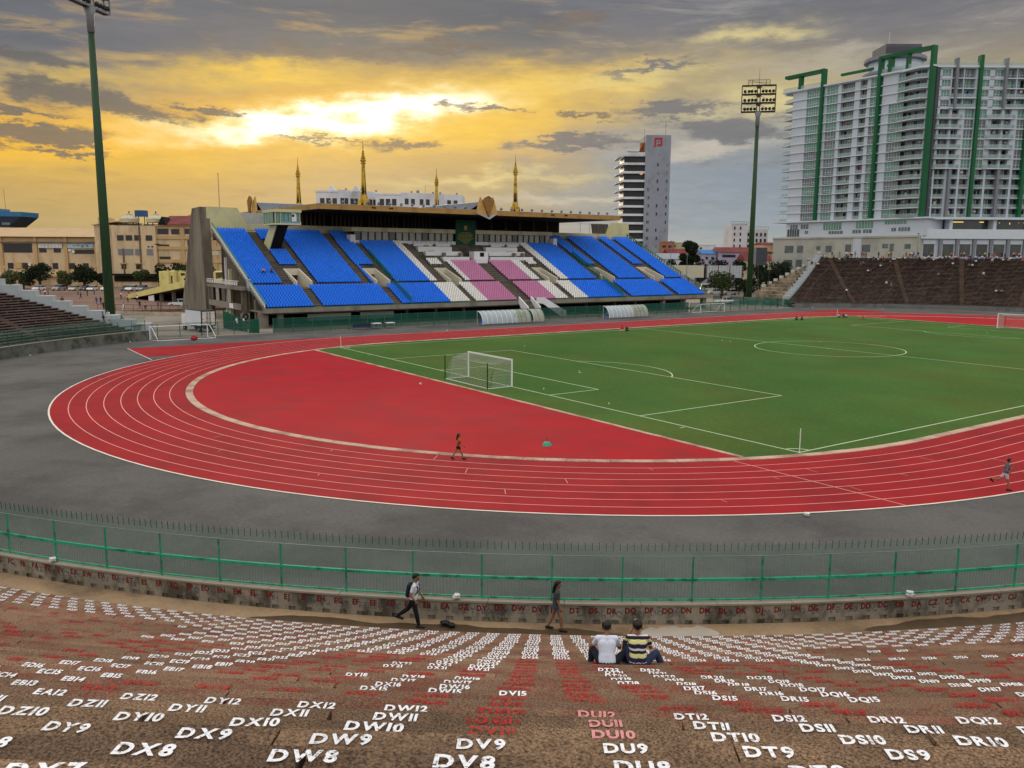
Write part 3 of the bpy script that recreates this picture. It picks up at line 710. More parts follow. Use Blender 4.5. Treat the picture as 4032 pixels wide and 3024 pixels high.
# front slab, recess, piers
b=MB();b.box(-65.2,-64.65,GY0-.4,GY1+2,2.42,3.12);b.box(-72,-65.21,GY0-.4,GY1+2,2.42,2.62);b.build('front_slab',m_slab,gs)
b=MB();b.box(-64.72,-64.66,GY0-.3,49.3,3.125,3.19);b.box(-64.72,-64.66,52.7,GY1,3.125,3.19);b.build('edge_rail',m_grail,gs)
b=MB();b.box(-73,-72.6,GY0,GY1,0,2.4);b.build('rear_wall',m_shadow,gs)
for y0,y1,x0 in ((.2,1.6,-66.6),(GY1-.2,GY1+.9,-66.6),(88.4,89.2,-66.4),(3.4,4.2,-67),(95,95.6,-66.4)):
    b=MB();b.box(x0,x0+.9,y0,y1,0,2.41);b.build('pier',m_slab,gs)
for y0,y1 in ((8.2,15.8),(17.5,23.8)):
    b=MB();b.box(-66.1,-66.0,y0,y1,.9,2.0);b.build('hoarding_panel',mat('hoarding',(124,132,128),.8,.15,.4),gs)
for y0 in (28,34,40,62,70,78,84):
    b=MB();b.box(-70,-69.5,y0,y0+.5,0,2.41);b.build('column',m_raw,gs)
# aisles
low_a=[(9.2,10.6),(23.5,25.0),(39.0,40.2),(62.0,63.4),(77.4,78.8),(91.4,92.8)]
up_a=[(6.75,8.2),(11.45,12.5),(21.0,22.4),(26.05,27.2),(36.4,38.0),(41.05,42.2),(60.2,61.6),(64.15,65.4),(75.4,76.7),(80.0,81.4),(90.1,91.4),(94.65,95.9)]
def stair(S,tr,y0,y1,name='stairs',half=True):
    b=MB();h=S[1][1]-S[0][1]
    for x,z in S:
        b.box(x-.001,x+tr*.46,y0,y1,z-h,z-h*.5)
        b.box(x-tr+.001,x-.002,y0,y1,z+.001,z+.012)
    b.build(name,m_stair,gs)
for y0,y1 in low_a: stair(LOW[1:],.72,y0,y1)
for y0,y1 in up_a: stair(UPX[1:],.765,y0,y1)
stair(LOW[1:],.72,49.6,52.4);stair(UPX[1:10],.765,49.3,52.3)
# entrance portals in the upper tier
for y0,y1 in vom:
    t=MB();zb=5.96;zt=9.15;xf=-71.5
    for a,c in ((y0,y0+.26),(y1-.26,y1)):
        t.ext([(xf,a,zb),(xf,a,zb+1.15),(-77.5,a,zt),(-77.5,a,zb)],(0,c-a,0))
    t.box(-77.8,-77.2,y0+.262,y1-.262,zb+2.05,zt-.003);o=t.build('entrance_portal',m_portal,gs)
    q=MB();q.box(-77.75,-77.6,y0+.28,y1-.28,zb,zb+2.04);q.build('doorway',mat('doorway_shade',(70,66,56),.9),o)
    q=MB();q.box(-77.2,xf,y0+.262,y1-.262,zb-.02,zb+.004);q.build('landing',m_stair,o)
# end balustrades with green rails
for y,nm in ((GY0-.15,0),(GY1+.15,1)):
    for (xa,za),(xb,zb) in (((-64.7,3.1),(-72.2,6.55)),((-72.9,7.0),(-92,16.1))):
        b=MB();b.beam((xa,y,za+.95),(xb,y,zb+.95),.14,.16,0);b.build('sloping_rail',m_grail,gs)
        b=MB();b.beam((xa,y,za-.12),(xb,y,zb-.12),.24,.36,0);b.build('sloping_kerb',m_slab,gs)
        k=int(abs(xb-xa)/.78);b=MB()
        for i in range(k+1):
            f=(i+.5)/(k+1);b.box(xa+(xb-xa)*f-.2,xa+(xb-xa)*f+.2,y-.05,y+.05,za+(zb-za)*f+.06,za+(zb-za)*f+.86)
        b.build('balusters',m_vip if nm==0 else m_slab,gs)
    b=MB();b.box(-73.0,-71.9,y-.16,y+.16,5.6,7.6);b.build('rail_post',m_endw,gs)
# VIP boxes
b=MB()
for (x0,x1,y0,y1,zb,zt) in ((-80.6,-80.4,42.2,48.4,9.7,11.25),(-80.6,-80.4,53.4,64.3,9.7,11.25),(-82.6,-82.4,39.4,47.6,10.9,12.3),(-82.6,-82.4,53.9,63.6,10.9,12.3),(-84.6,-84.4,38.8,46.6,12.0,13.25),(-84.6,-84.4,54.9,63.0,12.0,13.25),(-80.0,-79.8,49.4,52.4,9.9,10.9),(-81.9,-80.02,49.2,52.6,10.0,12.35),(-86.6,-86.4,38.9,43.2,13.0,13.9),(-86.6,-86.4,44.0,47.4,13.0,13.9),(-86.6,-86.4,57.6,61.0,13.0,13.9),(-86.6,-86.4,61.8,64.8,13.0,13.9)):
    b=MB();b.box(x0-.9 if x1-x0<.3 else x0,x1,y0,y1,zb,zt);b.build('spectator_box',m_vip,gs)
for y0 in (46.9,53.2,60.2,62.4,43.0):
    b=MB();b.box(-82.9+rr.uniform(-1,1),-81.2,y0,y0+.35,10.9,12.1);b.build('box_divider',m_slab,gs)
b=MB();b.box(-79.99,-79.96,50.4,51.5,11.0+.2,12.0);
b=MB();b.box(-80.015,-80.0,50.6,51.6,11.3,12.15);b.build('screen',m_shadow,gs)
for y0,y1 in ((39,43),(44,48),(57.3,61),(61.7,65)):
    b=MB();b.beam((-86.9,y0,14.55),(-86.9,y1,14.55),.06);b.beam((-86.9,y0,14.3),(-86.9,y1,14.3),.03)
    for i in range(5): b.beam((-86.9,y0+(y1-y0)*i/4,13.8),(-86.9,y0+(y1-y0)*i/4,14.55),.05)
    b.build('box_railing',m_metal,gs)
# press gallery
b=MB();b.box(-92.2,-87.4,26.3,74.6,13.2,14.4);b.build('gallery_sill',m_vip,gs)
b=MB();b.box(-92.2,-87.5,26.0,74.9,16.05,16.85);b.build('gallery_head',m_cream,gs)
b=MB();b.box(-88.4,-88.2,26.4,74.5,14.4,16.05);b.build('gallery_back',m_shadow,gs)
for s in ((25.3,26.3),(74.6,75.6)):
    b=MB();b.box(-88.4,-86.6,s[0],s[1],13.3,15.4);b.build('gallery_end',m_vip,gs)
ys=26.6;i=0
while ys<74.2:
    if not(49.0<ys+.7<54.3):
        b=MB();b.box(-87.95,-87.9,ys+.12,ys+1.38,14.45,16.0);o=b.build('window',m_curt if i%5 else m_glassd,gs)
        b=MB();b.box(-87.93,-87.72,ys-.1,ys+.1,14.4,16.05);b.build('mullion',m_mull,o)
    ys+=1.5;i+=1
bn=MB();bn.box(-87.42,-87.36,49.3,54.2,13.5,18.9);o=bn.build('banner',m_banner,gs)
b=MB();X=-87.35
for k in range(9):
    w=(1.2,1.7,1.9,1.5,2.0,1.8,1.3,.9,.6)[k];z=16.2-.27*k
    y=51.75-w
    while y<51.75+w:
        q=rr.uniform(.12,.4);b.box(X,X+.01,y,min(y+q,51.75+w),z,z+.11);y+=q+.1
b.tube([(X,51.75,17.35),(X+.012,51.75,17.35)],.42,20);b.box(X,X+.01,51.3,52.2,16.78,16.86)
b.build('gilt_lettering',m_gilt,o)
for c,z0 in (((60,70,140),13.32),((214,214,214),13.15),((170,36,44),12.85)):
    b=MB();b.box(-87.40,-87.34,49.4,54.1,z0,z0+(.17 if z0>13 else .29));b.build('bunting_stripe',mat('bunting',c,.8),gs)
# parapet behind the top row
b=MB();b.ext([(-92.5,GY0-.9,14.5),(-92.5,GY0-.9,20.0),(-92.5,5.7,19.95),(-92.5,7.3,17.1),(-92.5,95.6,16.9),(-92.5,96.8,19.6),(-92.5,102.8,19.6),(-92.5,103.2,14.5)],(-.5,0,0));b.build('parapet',m_yel,gs)
b=MB();b.box(-92.49,-92.42,7.4,26.2,15.9,17.05);b.build('parapet_band',m_cream,gs);b=MB();b.box(-92.49,-92.42,74.8,95.5,15.9,16.88);b.build('parapet_band',m_cream,gs)
b=MB();b.ext([(-93.02,91.7,16.8),(-93.02,91.2,19.3),(-93.02,96.5,19.3),(-93.02,96.5,16.8)],(-.3,0,0));b.build('rear_screen',mat('dark_panel',(84,76,66),.9,.2),gs)
# left buttress fin
b=MB();b.ext([(-94.2,-.6,20.0),(-99.5,-.6,19.9),(-111,-.6,0),(-92.8,-.6,0)],(0,1.0,0));b.ext([(-92.6,-.9,19.9),(-94.18,-.7,19.95),(-92.78,-.7,0),(-91.6,-.9,0)],(0,1.6,0));b.build('buttress',m_raw,gs)
# open left end under the tiers: floors, back walls, balcony, columns
b=MB();b.box(-92.5,-73,.3,20,5.7,6.1);b.box(-92.5,-72.0,-.6,.3,5.75,6.25);b.build('middle_floor',m_slab,gs)
b=MB();b.box(-92.5,-73.6,4.0,4.3,0,5.7);b.ext([(-94.5,3.0,6.1),(-74,3.0,6.1),(-74,3.0,6.4),(-92.4,3.0,15.2),(-94.5,3.0,15.2)],(0,.3,0));b.build('end_wall',m_raw,gs)
b=MB();b.box(-91.5,-72.6,-.5,-.3,2.5,3.5);b.build('lower_balcony',m_slab,gs)
for i,x in enumerate((-90.5,-87,-83.5,-80.2)):
    b=MB();b.box(x,x+1.9,-.42,-.36,3.51,5.74);b.build('glazed_screen',m_curt if i%2 else m_glassd,gs)
for x,y,w,mt,z1 in ((-91.9,-.4,.5,m_slab,5.7),(-84.0,1,.5,m_yel,9.0),(-86,1,.35,m_vip,11),(-73.4,-.2,.7,m_raw,6),(-76.5,2,.5,m_raw,6),(-70.5,1.0,.5,m_raw,5)):
    b=MB();b.box(x,x+w,y,y+w,0,z1);b.build('end_column',mt,gs)
b=MB();
for i in range(16):
    x=-92+1.15*i;b.box(x,x+.62,-.55,-.5,6.5,7.05)
b.beam((-92.4,-.53,7.2),(-73.4,-.53,7.2),.08,.1);b.build('balcony_rail',m_vip,gs)
b=MB();b.box(-89.0,-85,-.2,.3,11.4,12.1);b.build('landing_slab',m_cream,gs)
b=MB();b.box(-79,-76.8,-.53,-.51,2.6,3.4);o=b.build('notice_board',m_white,gs)
# tyres hung at the corner
m_rub=mat('tyre_rubber',(24,24,24),.8,.1)
def torus(mb,c,R,r,ax,n=20,k=8):
    o=len(mb.v);ax=Vector(ax).normalized();u=ax.orthogonal().normalized();v=ax.cross(u)
    for i in range(n):
        a=2*pi*i/n;e=u*cos(a)+v*sin(a)
        for j in range(k):
            t=2*pi*j/k;mb.v.append(tuple(Vector(c)+e*(R+r*cos(t))+ax*(r*sin(t))))
    for i in range(n):
        for j in range(k): mb.f.append((o+i*k+j,o+((i+1)%n)*k+j,o+((i+1)%n)*k+(j+1)%k,o+i*k+(j+1)%k));mb.m.append(0)
for (y,z,R,lab) in ((-1.6,1.9,.42,'black tyre hung above another tyre at the left end of the grandstand'),(-1.4,.5,.46,'black tyre standing below a hung tyre at the left end of the grandstand')):
    b=MB();torus(b,(0,0,0),R,.13,(1,.3,0));tag(b.build('tyre',m_rub,None,True,(-66.9,y,z)),lab,'tyre',None)
b=MB();b.box(-67.6,-67.1,-2.2,-.9,0,2.3);b.build('corner_pier',m_slab,gs)
# roof
b=MB();b.box(-148,-78.25,15.65,86.55,20.3,20.55);b.build('roof_deck',m_roofm,gs)
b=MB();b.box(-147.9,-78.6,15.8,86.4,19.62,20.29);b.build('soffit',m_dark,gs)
b=MB();b.box(-78.24,-78.0,15.4,86.8,19.55,20.5);b.box(-148,-78.242,15.4,15.64,19.55,20.5);b.box(-148,-78.242,86.56,86.8,19.55,20.5);b.build('fascia',m_gold,gs)
b=MB();b.box(-97.5,-97.2,18,84.5,16.5,19.6);b.build('roof_back_wall',m_dark,gs)
for i in range(36):
    if i%9==8: continue
    b=MB();b.box(-96.6,-96.3,17.6+i*.9,17.9+i*.9,16.6,19.6);b.build('roof_column',mat('dim_column',(82,76,70),.9) if i==0 else bpy.data.materials['dim_column'],gs)
for i in range(6):
    b=MB();b.box(-96.6,-96.3,60+i*4,60.4+i*4,16.6,19.6);b.build('roof_column',bpy.data.materials['dim_column'],gs)
b=MB()
for y in (87.6,90.5,93.4,95.6): b.beam((-93,y,16.8),(-93,y,19.4),.06)
b.beam((-93,87,19.2),(-93,96,19.2),.05);b.build('side_screen_frame',m_metal,gs)
b=MB();b.box(-99,-98.8,2,15.3,16.8,19.4);b.build('side_screen',mat('pale_screen',(176,178,174),.8,.1),gs)
# roof ridges with crests
def ridge(p,q,hw,h,name):
    p=Vector(p);q=Vector(q);d=(q-p).normalized();a=Vector((-d.y,d.x,0));b=MB();N=7
    for s in (1,-1):
        for k in range(N):
            f0,f1=k/N,(k+1)/N
            A=a*s*hw*(1-f0)+Vector((0,0,h*f0));B=a*s*hw*(1-f1)+Vector((0,0,h*f1));o=(a*s*.10+Vector((0,0,.12)))
            b.quad(p+A+o,q+A+o,q+B,p+B);b.quad(p+A,q+A,q+A+o,p+A+o)
    b.build(name,m_roofm,gs)
ridge((-79.2,51.0,20.56),(-140,51.0,20.56),3.0,1.75,'roof_ridge');ridge((-113,16,20.56),(-113,86,20.56),3.0,1.75,'roof_ridge')
def crest(c,d,s=1.0):
    c=Vector(c);d=Vector(d);a=Vector((-d.y,d.x,0));u=Vector((0,0,1))
    P=lambda x,y,z:c+a*x*s+d*y*s+u*z*s
    for sg in (1,-1):
        b=MB();b.ext([P(sg*.25,.45,-1.0),P(sg*2.55,-.1,-.1),P(sg*1.55,-.2,3.1),P(sg*1.0,.1,2.2)],d*-.25);b.build('crest_wing',m_crest,gs)
    b=MB();b.ext([P(0,.75,-.9),P(1.35,.55,2.3),P(.95,.45,2.85),P(0,.5,3.3),P(-.95,.45,2.85),P(-1.35,.55,2.3)],d*-.3);b.build('crest_shield',m_crestd,gs)
    b=MB();b.ext([P(-2.6,-.1,-.15),P(0,.8,-1.35),P(2.6,-.1,-.15),P(0,-.6,-.1)],u*.12);b.build('crest_base',m_roofm,gs)
crest((-77.8,50.95,20.0),(1,0,0));crest((-113.5,15.2,20.3),(0,-1,0),1.0)
# spires
def spire(x,y):
    t=MB();t.tube([(x,y,23.6),(x,y,30.0)],[.62,.34],4,0)
    o=t.build('spire',m_spire,gs)
    b=MB();b.lathe((x,y,0),[(.36,29.6),(.52,29.75),(.52,29.95),(.4,30.1),(.62,30.35),(.62,30.5),(.36,30.6),(.46,30.85),(.46,31.0),(.3,31.1),(.36,31.35),(.22,31.5),(.27,31.8),(.15,31.95),(.2,32.2),(.1,32.4),(.04,34.2)],12);b.build('finial',m_spire,o)
    b=MB();b.lathe((x,y,0),[(1.5,20.56),(1.35,22.5),(.9,22.7),(.7,23.6)],4);b.build('spire_base',m_spire,o)
    b=MB()
    for k in range(4):
        a=k*pi/2+pi/4;e=Vector((cos(a),sin(a),0));f=Vector((-sin(a),cos(a),0));c=Vector((x,y,0))
        for w,z0,z1,rr0,rr1 in ((.27,23.7,26.2,.45,.39),):
            b.ext([c+e*rr0-f*w+Vector((0,0,z0)),c+e*rr0+f*w+Vector((0,0,z0)),c+e*rr1+Vector((0,0,z1))],e*.02)
        b.ext([c+e*1.08-f*.7+Vector((0,0,20.6)),c+e*1.08+f*.7+Vector((0,0,20.6)),c+e*1.0+Vector((0,0,22.2))],e*.03)
    b.build('leaf_inlay',m_dark,o)
for x in (-95,-131):
    for y in (32.2,69.9): spire(x,y)
# floodlights along the roof edge
m_lampg=mat('lamp_grey',(120,124,128),.4,.1,1,metal=.5)
LB=MB();LB.lathe((0,0,.3),[(.06,-.3),(.06,0)],6);LB.tube([(-.15,0,.32),(.22,0,.42)],[.17,.3],10);LME=LB.mesh('roof_lamp',m_lampg,True)
k=0
for i in range(13): inst('roof_floodlight',LME,gs,(-.7-.0,18+2.35*i-51.2,20.52),rr.uniform(-.5,.2))
for i in range(12): inst('roof_floodlight',LME,gs,(-.7,54.8+2.6*i-51.2,20.52),rr.uniform(-.5,.2))
b=MB()
for y in (25.8,29.3,67.2,70.8): b.box(-77.99,-77.96,y,y+.35,19.95,20.25);b.box(-77.99,-77.96,y+.45,y+.8,19.95,20.25)
b.build('fascia_vent',m_dark,gs)
# commentary booth on its strut
bo=thing('commentary_booth','cream glazed commentary booth on a slanted pier among the blue seats','booth',(-81,9.8,12.6))
bx0,bx1,by0,by1=-84.2,-78.0,7.6,12.2
b=MB();b.box(bx0,bx1,by0,by1,16.62,16.9);b.box(bx1-.1,bx1,by1-.15,by1,16.9,17.15);b.build('booth_floor',m_yel,bo)
b=MB();b.box(bx0-.1,bx1+.1,by0-.1,by1+.1,18.75,19.25);b.build('booth_roof',m_yel,bo)
b=MB();b.box(bx0+.1,bx1-.35,by0+.1,by1-.3,16.9,18.74);b.build('booth_core',m_shadow,bo)
b=MB();b.box(bx1-.20,bx1-.05,by0+1.0,by1-.25,16.9,17.22);b.build('blue_panel',mat('booth_blue',(104,146,168),.6,.1),bo)
for y0,y1,mt in ((7.7,8.5,m_glasstl),(8.6,9.2,m_glasstl),(9.3,9.95,m_glasstl),(10.05,10.6,m_glasstl),(11.6,12.0,m_glasstl)):
    b=MB();b.box(bx1-.3,bx1-.22,y0,y1,17.23 if y0>8.4 else 16.95,18.7);b.build('booth_window',mt,bo)
b=MB();b.box(bx1-.3,bx1-.2,10.65,11.5,17.0,18.7);o=b.build('booth_panel',m_vip,bo);b=MB();b.box(bx1-.199,bx1-.18,10.7,11.1,18.0,18.4);b.build('panel_opening',m_shadow,o)
for x0 in (-84,-82.7,-81.4,-80.1):
    b=MB();b.box(x0,x0+1.1,by0+.02,by0+.08,16.95,18.7);b.build('booth_window',m_glasstl,bo)
for x in (bx0+.02,-82.8,-81.5,-80.2,bx1-.2): b=MB();b.box(x,x+.12,by0-.0,by0+.12,16.9,18.75);b.build('booth_post',m_yel,bo)
for y in (8.52,by1-.2): b=MB();b.box(bx1-.18,bx1-.04,y,y+.1,16.9,18.75);b.build('booth_post',m_yel,bo)
b=MB();b.ext([(-87.0,8.6,13.3),(-84.2,8.6,12.2),(-79.6,8.6,16.61),(-79.0,8.6,16.61),(-83.6,8.6,16.61)],(0,1.9,0));b.build('pier_strut',m_dark,bo)  # strut front coloured dark, lit side pale: light painted as two colours
b=MB();b.ext([(-87.0,8.45,13.3),(-84.2,8.45,12.2),(-79.8,8.45,16.6),(-83.2,8.45,16.6)],(0,.149,0));b.build('strut_side',m_yel,bo)
# ---- seats
SB=MB()
def seatmb():
    s=MB();w=.208
    s.add([(.36,-w,.30),(.36,w,.30),(.36,w,.40),(.36,-w,.40),(-.02,-w,.24),(-.02,w,.24),(-.02,w,.37),(-.02,-w,.37)],[(0,1,2,3),(3,2,6,7),(0,4,5,1),(1,5,6,2),(0,3,7,4)])
    pf=[(-.02,.37,w),(-.05,.52,w),(-.08,.64,w*.98),(-.11,.72,w*.80)]
    o=len(s.v)
    for x,z,ww in pf: s.v+=[(x+.03,-ww,z),(x,-ww*.5,z),(x,ww*.5,z),(x+.03,ww,z)]
    for x,z,ww in pf: s.v+=[(x-.02,-ww,z),(x-.05,-ww*.5,z),(x-.05,ww*.5,z),(x-.02,ww,z)]
    for i in range(3):
        for j in range(3):
            s.f.append((o+i*4+j,o+i*4+j+1,o+i*4+j+5,o+i*4+j+4));s.m.append(0)
            p=o+16;s.f.append((p+i*4+j,p+i*4+4+j,p+i*4+j+5,p+i*4+j+1));s.m.append(0)
    for j in range(3): s.f.append((o+12+j,o+13+j,o+29+j,o+28+j));s.m.append(0)
    for i in range(3):
        s.f.append((o+i*4,o+i*4+4,o+16+i*4+4,o+16+i*4));s.m.append(0);s.f.append((o+i*4+3,o+16+i*4+3,o+16+i*4+7,o+i*4+7));s.m.append(0)
    s.box(-.02,.05,-.05,.05,0,.3);return s
S0=seatmb();SME={k:S0.mesh('seat_'+n,m_) for k,n,m_ in (('b','blue',m_blue),('w','white',m_seatw),('p','pink',m_pink))}
PIT=.515
def colour(y,low):
    if low: 
        if 34.8<y<42.8 or 58.8<y<67.3: return 'w'
        return 'p' if 42.8<=y<=58.8 else 'b'
    if 34.4<y<36.5 or 42.0<y<43.4 or 58.2<y<60.3 or 65.3<y<67.4 or 38<y<42 or 60.3<=y<=65.3: return 'w'
    return 'p' if 43.4<=y<=58.2 else 'b'
seats=[]
def addrow(x,z,segs,low,row):
    for y0,y1 in segs:
        k=int((y1-y0)/PIT);p0=(y0+y1)/2-k*PIT/2
        for i in range(k):
            y=p0+PIT*(i+.5);seats.append((x,y,z,colour(y,low),row))
def cut(a,b,holes):
    out=[(a,b)]
    for h0,h1 in holes:
        n=[]
        for s0,s1 in out:
            if h1<=s0 or h0>=s1: n.append((s0,s1));continue
            if h0>s0: n.append((s0,h0))
            if h1<s1: n.append((h1,s1))
        out=n
    return [s for s in out if s[1]-s[0]>.6]
for i,(x,z) in enumerate(LOW): addrow(x-.42,z,cut(GY0+.1,GY1-.1,low_a+[(49.5,52.5)]),True,i+1)
for i,(x,z) in enumerate(UPX):
    xx=x-.45;holes=list(up_a)+[(49.2,52.4)]
    if x>-78.2: holes+=vom
    if x<-79.6: holes+=[(42.0,60.2)]
    if x<-80.4: holes+=[(37.9,42.2),(60.1,64.6)]
    if x<-86.9: holes+=[(26,75)]
    if -86.9<x<-83.2: holes+=[(8.0,11.3)]
    addrow(xx,z,cut(GY0+.1,GY1-.1,holes),False,i+10)
seats.sort(key=lambda s:(Vector(s[:3])-CAM).length)
rest=MB();cnt={}
fronts=sorted(seats[:300],key=lambda s:(s[4],s[1]))
for x,y,z,c,row in fronts:
    cnt[row]=cnt.get(row,0)+1
    o=inst('stadium_seat',SME[c],None,(x,y,z),rr.uniform(-.03,.03))
    rl='row '+{1:'one'}.get(row,'') if False else ordinal(row)+' row'
    tag(o,'blue plastic seat, '+ordinal(cnt[row])+' from the left end of the '+rl+' up','seat','blue seats at the near end of the grandstand')
def mass(name,cols):
    b=MB();mi={'b':0,'w':1,'p':2}
    for x,y,z,c,row in seats[300:]:
        if c not in cols: continue
        a=rr.uniform(-.03,.03);b.add([(x+px-a*py,y+py+a*px,z+pz) for px,py,pz in S0.v],S0.f,mi[c])
    o=b.build(name,[m_blue,m_seatw,m_pink]);o['kind']='stuff';return o
o=mass('stadium_seats','bwp');tag(o,'thousands of blue, white and pink plastic seats filling the grandstand','seats')
# green mesh barriers running down the tiers
m_gnet=mat('barrier_mesh',(30,110,96),.8,.1,alpha=.45)
for y,lab in ((26.8,'left green mesh barrier running down between the blue seat blocks'),(76.3,'right green mesh barrier running down between the blue seat blocks')):
    t=thing('mesh_barrier',lab,'barrier',(-72,y,6),0,'mesh barriers between seat blocks')
    b=MB();b.ext([(-65.0,y,3.2),(-65.0,y,4.4),(-71.6,y,7.5),(-71.6,y,6.3)],(0,.01,0));b.ext([(-72.5,y,6.9),(-72.5,y,8.1),(-82,y,12.7),(-82,y,11.6)],(0,.01,0));b.build('mesh_panel',m_gnet,t)
    b=MB();b.beam((-65,y,4.42),(-71.6,y,7.52),.07);b.beam((-72.5,y,8.12),(-82,y,12.72),.07)
    for x in (-65,-68,-71.5,-72.6,-76,-79,-82): b.beam((x,y,sz(x)),(x,y,sz(x)+1.25),.06)
    b.build('barrier_frame',m_grail,t)
# VIP stair in front
b=MB()
vs=thing('white_staircase','white double-flight staircase from the grandstand middle down to the pitch side','staircase',(-62.5,52,0))
for y in (49.35,52.15):
    b=MB();b.ext([(-64.6,y,3.9),(-61.6,y,2.1),(-61.6,y,.0),(-62.2,y,.0),(-64.6,y,2.7)],(0,.25,0));b.build('stair_wall',m_vip,vs)
b=MB()
for i in range(9): b.box(-64.6+.33*i,-64.6+.33*(i+1),49.61,52.14,0,3.0-.32*i)
b.build('flight',m_stair,vs)
b=MB();b.ext([(-62.9,52.45,3.75),(-62.9,54.2,3.75),(-62.9,59.2,1.1),(-62.9,59.2,.05),(-62.9,58.2,.05),(-62.9,53.9,2.55),(-62.9,52.45,2.7)],(-.25,0,0));b.build('stair_wall',m_vip,vs)
b=MB();b.box(-62.9,-62.5,58.3,59.3,0,1.2);b.build('end_newel',m_vip,vs)
# flagpole at the left end
m_pole=mat('pole_paint',(120,112,90),.6,.1)
t=thing('flagpole','thin bare flagpole rising behind the yellow parapet at the grandstand left end','flagpole',(-96,3.5,19.9))
b=MB();b.tube([(0,0,-6),(0,0,6.2)],[.07,.05],8);part('pole',b,m_pole,t);b=MB();b.sphere((0,0,6.25),.12,8);part('ball',b,m_pole,t)
m_cup=mat('faded_lettering',(128,140,120),.7,.15,3)
# ---- dugouts
m_poly=mat('clear_polycarbonate',(176,186,188),.25,.1,.6,spec=.6,alpha=.8);m_polyg=mat('aged_polycarbonate',(164,168,150),.4,.15,.8,stain=(140,146,128),samt=.4,sscale=.8,alpha=.9)
for y0,y1,cl,lab in ((33.2,43.2,7,'long curved clear shelter beside the foot of the white staircase'),(43.8,46.1,0,'short curved grey-green shelter next to a longer clear one'),(61.2,71.2,6,'long curved clear shelter right of the white staircase')):
    t=thing('dugout_shelter',lab,'shelter',(-53,(y0+y1)/2,0),0,'curved shelters beside the track')
    prof=[(-.9+1.75*sin(a),.25+2.1*cos(a)) for a in [pi/2*i/8*1.02 for i in range(9)]]
    n=max(2,round((y1-y0)/1.0));dy=(y1-y0)/n;yc=(y0+y1)/2
    for i in range(n):
        q=MB();P=[[(x,y0+dy*(i+f)-yc,z) for x,z in prof] for f in (.03,.97)];q.grid(P);part('canopy_panel',q,m_poly if i<cl else m_polyg,t,True)
    for i in range(n+1):
        q=MB();q.tube([(x+.01,y0+dy*i-yc,z+.01) for x,z in prof],.045,6);q.tube([(-.9,y0+dy*i-yc,0),(-.9,y0+dy*i-yc,2.35)],.03,6);part('rib',q,m_white if i<=cl else m_metal,t)
    q=MB()
    for z in (.25,): q.beam((.85,y0-yc,z),(.85,y1-yc,z),.06)
    q.beam((-.9,y0-yc,2.35),(-.9,y1-yc,2.35),.06);q.beam((.85,y0-yc,.06),(.85,y1-yc,.06),.05)
    for i in range(0,n+1,2): q.beam((.85,y0+dy*i-yc,0),(.85,y0+dy*i-yc,.3),.06);q.tube([(.95,y0+dy*i-yc,.08),(1.02,y0+dy*i-yc,.08)],.08,8)
    part('base_frame',q,m_metal,t)
    if cl:
        q=MB();x=y1-yc-3.3
        for ch in 'CUP':
            vs,fs,w=glyph(ch);k=.85/.72
            def at(vx,vy):
                a=radians(52)-(vy-.36)*k/1.95;return (-.9+1.775*sin(a),x+vx*k*1.05,.25+2.125*cos(a))
            q.add([at(*v) for v in vs],fs);x+=(w+.1)*k*1.05
        part('lettering',q,m_cup,t)
    q=MB();q.box(-.5,-.1,y0+.4-yc,y1-.4-yc,.42,.48);q.box(-.55,-.5,y0+.4-yc,y1-.4-yc,.48,.9);part('bench',q,m_blue if cl else m_metal,t)
q=tag(thing('dark_bench','dark blue bench seats standing by the pitch-side fence','bench',(-56.0,13.2,0)),None)
b=MB();b.box(-.25,.2,-1.5,1.5,.4,.46);part('seat',b,mat('navy_plastic',(30,44,74),.5),q);b=MB();b.box(-.32,-.26,-1.5,1.5,.46,.85);part('backrest',b,bpy.data.materials['navy_plastic'],q)
for s in (-1.3,1.3): b=MB();b.box(-.2,.15,s-.04,s+.04,0,.399);part('leg',b,m_metal,q)
for y,lab in ((15.6,'left white-topped trolley table by the pitch-side fence'),(18.0,'right white-topped trolley table by the pitch-side fence')):
    t=thing('trolley_table',lab,'trolley',(-56.0,y,0),0,'trolley tables by the fence')
    b=MB();b.box(-.45,.45,-.7,.7,.84,.94);part('table_top',b,m_white,t);b=MB();b.box(-.4,.4,-.65,.65,.25,.3);part('shelf',b,m_metal,t)
    for sx in (-.38,.38):
        for sy in (-.62,.62): b=MB();b.box(sx-.03,sx+.03,sy-.03,sy+.03,0,.839);part('leg',b,m_metal,t)
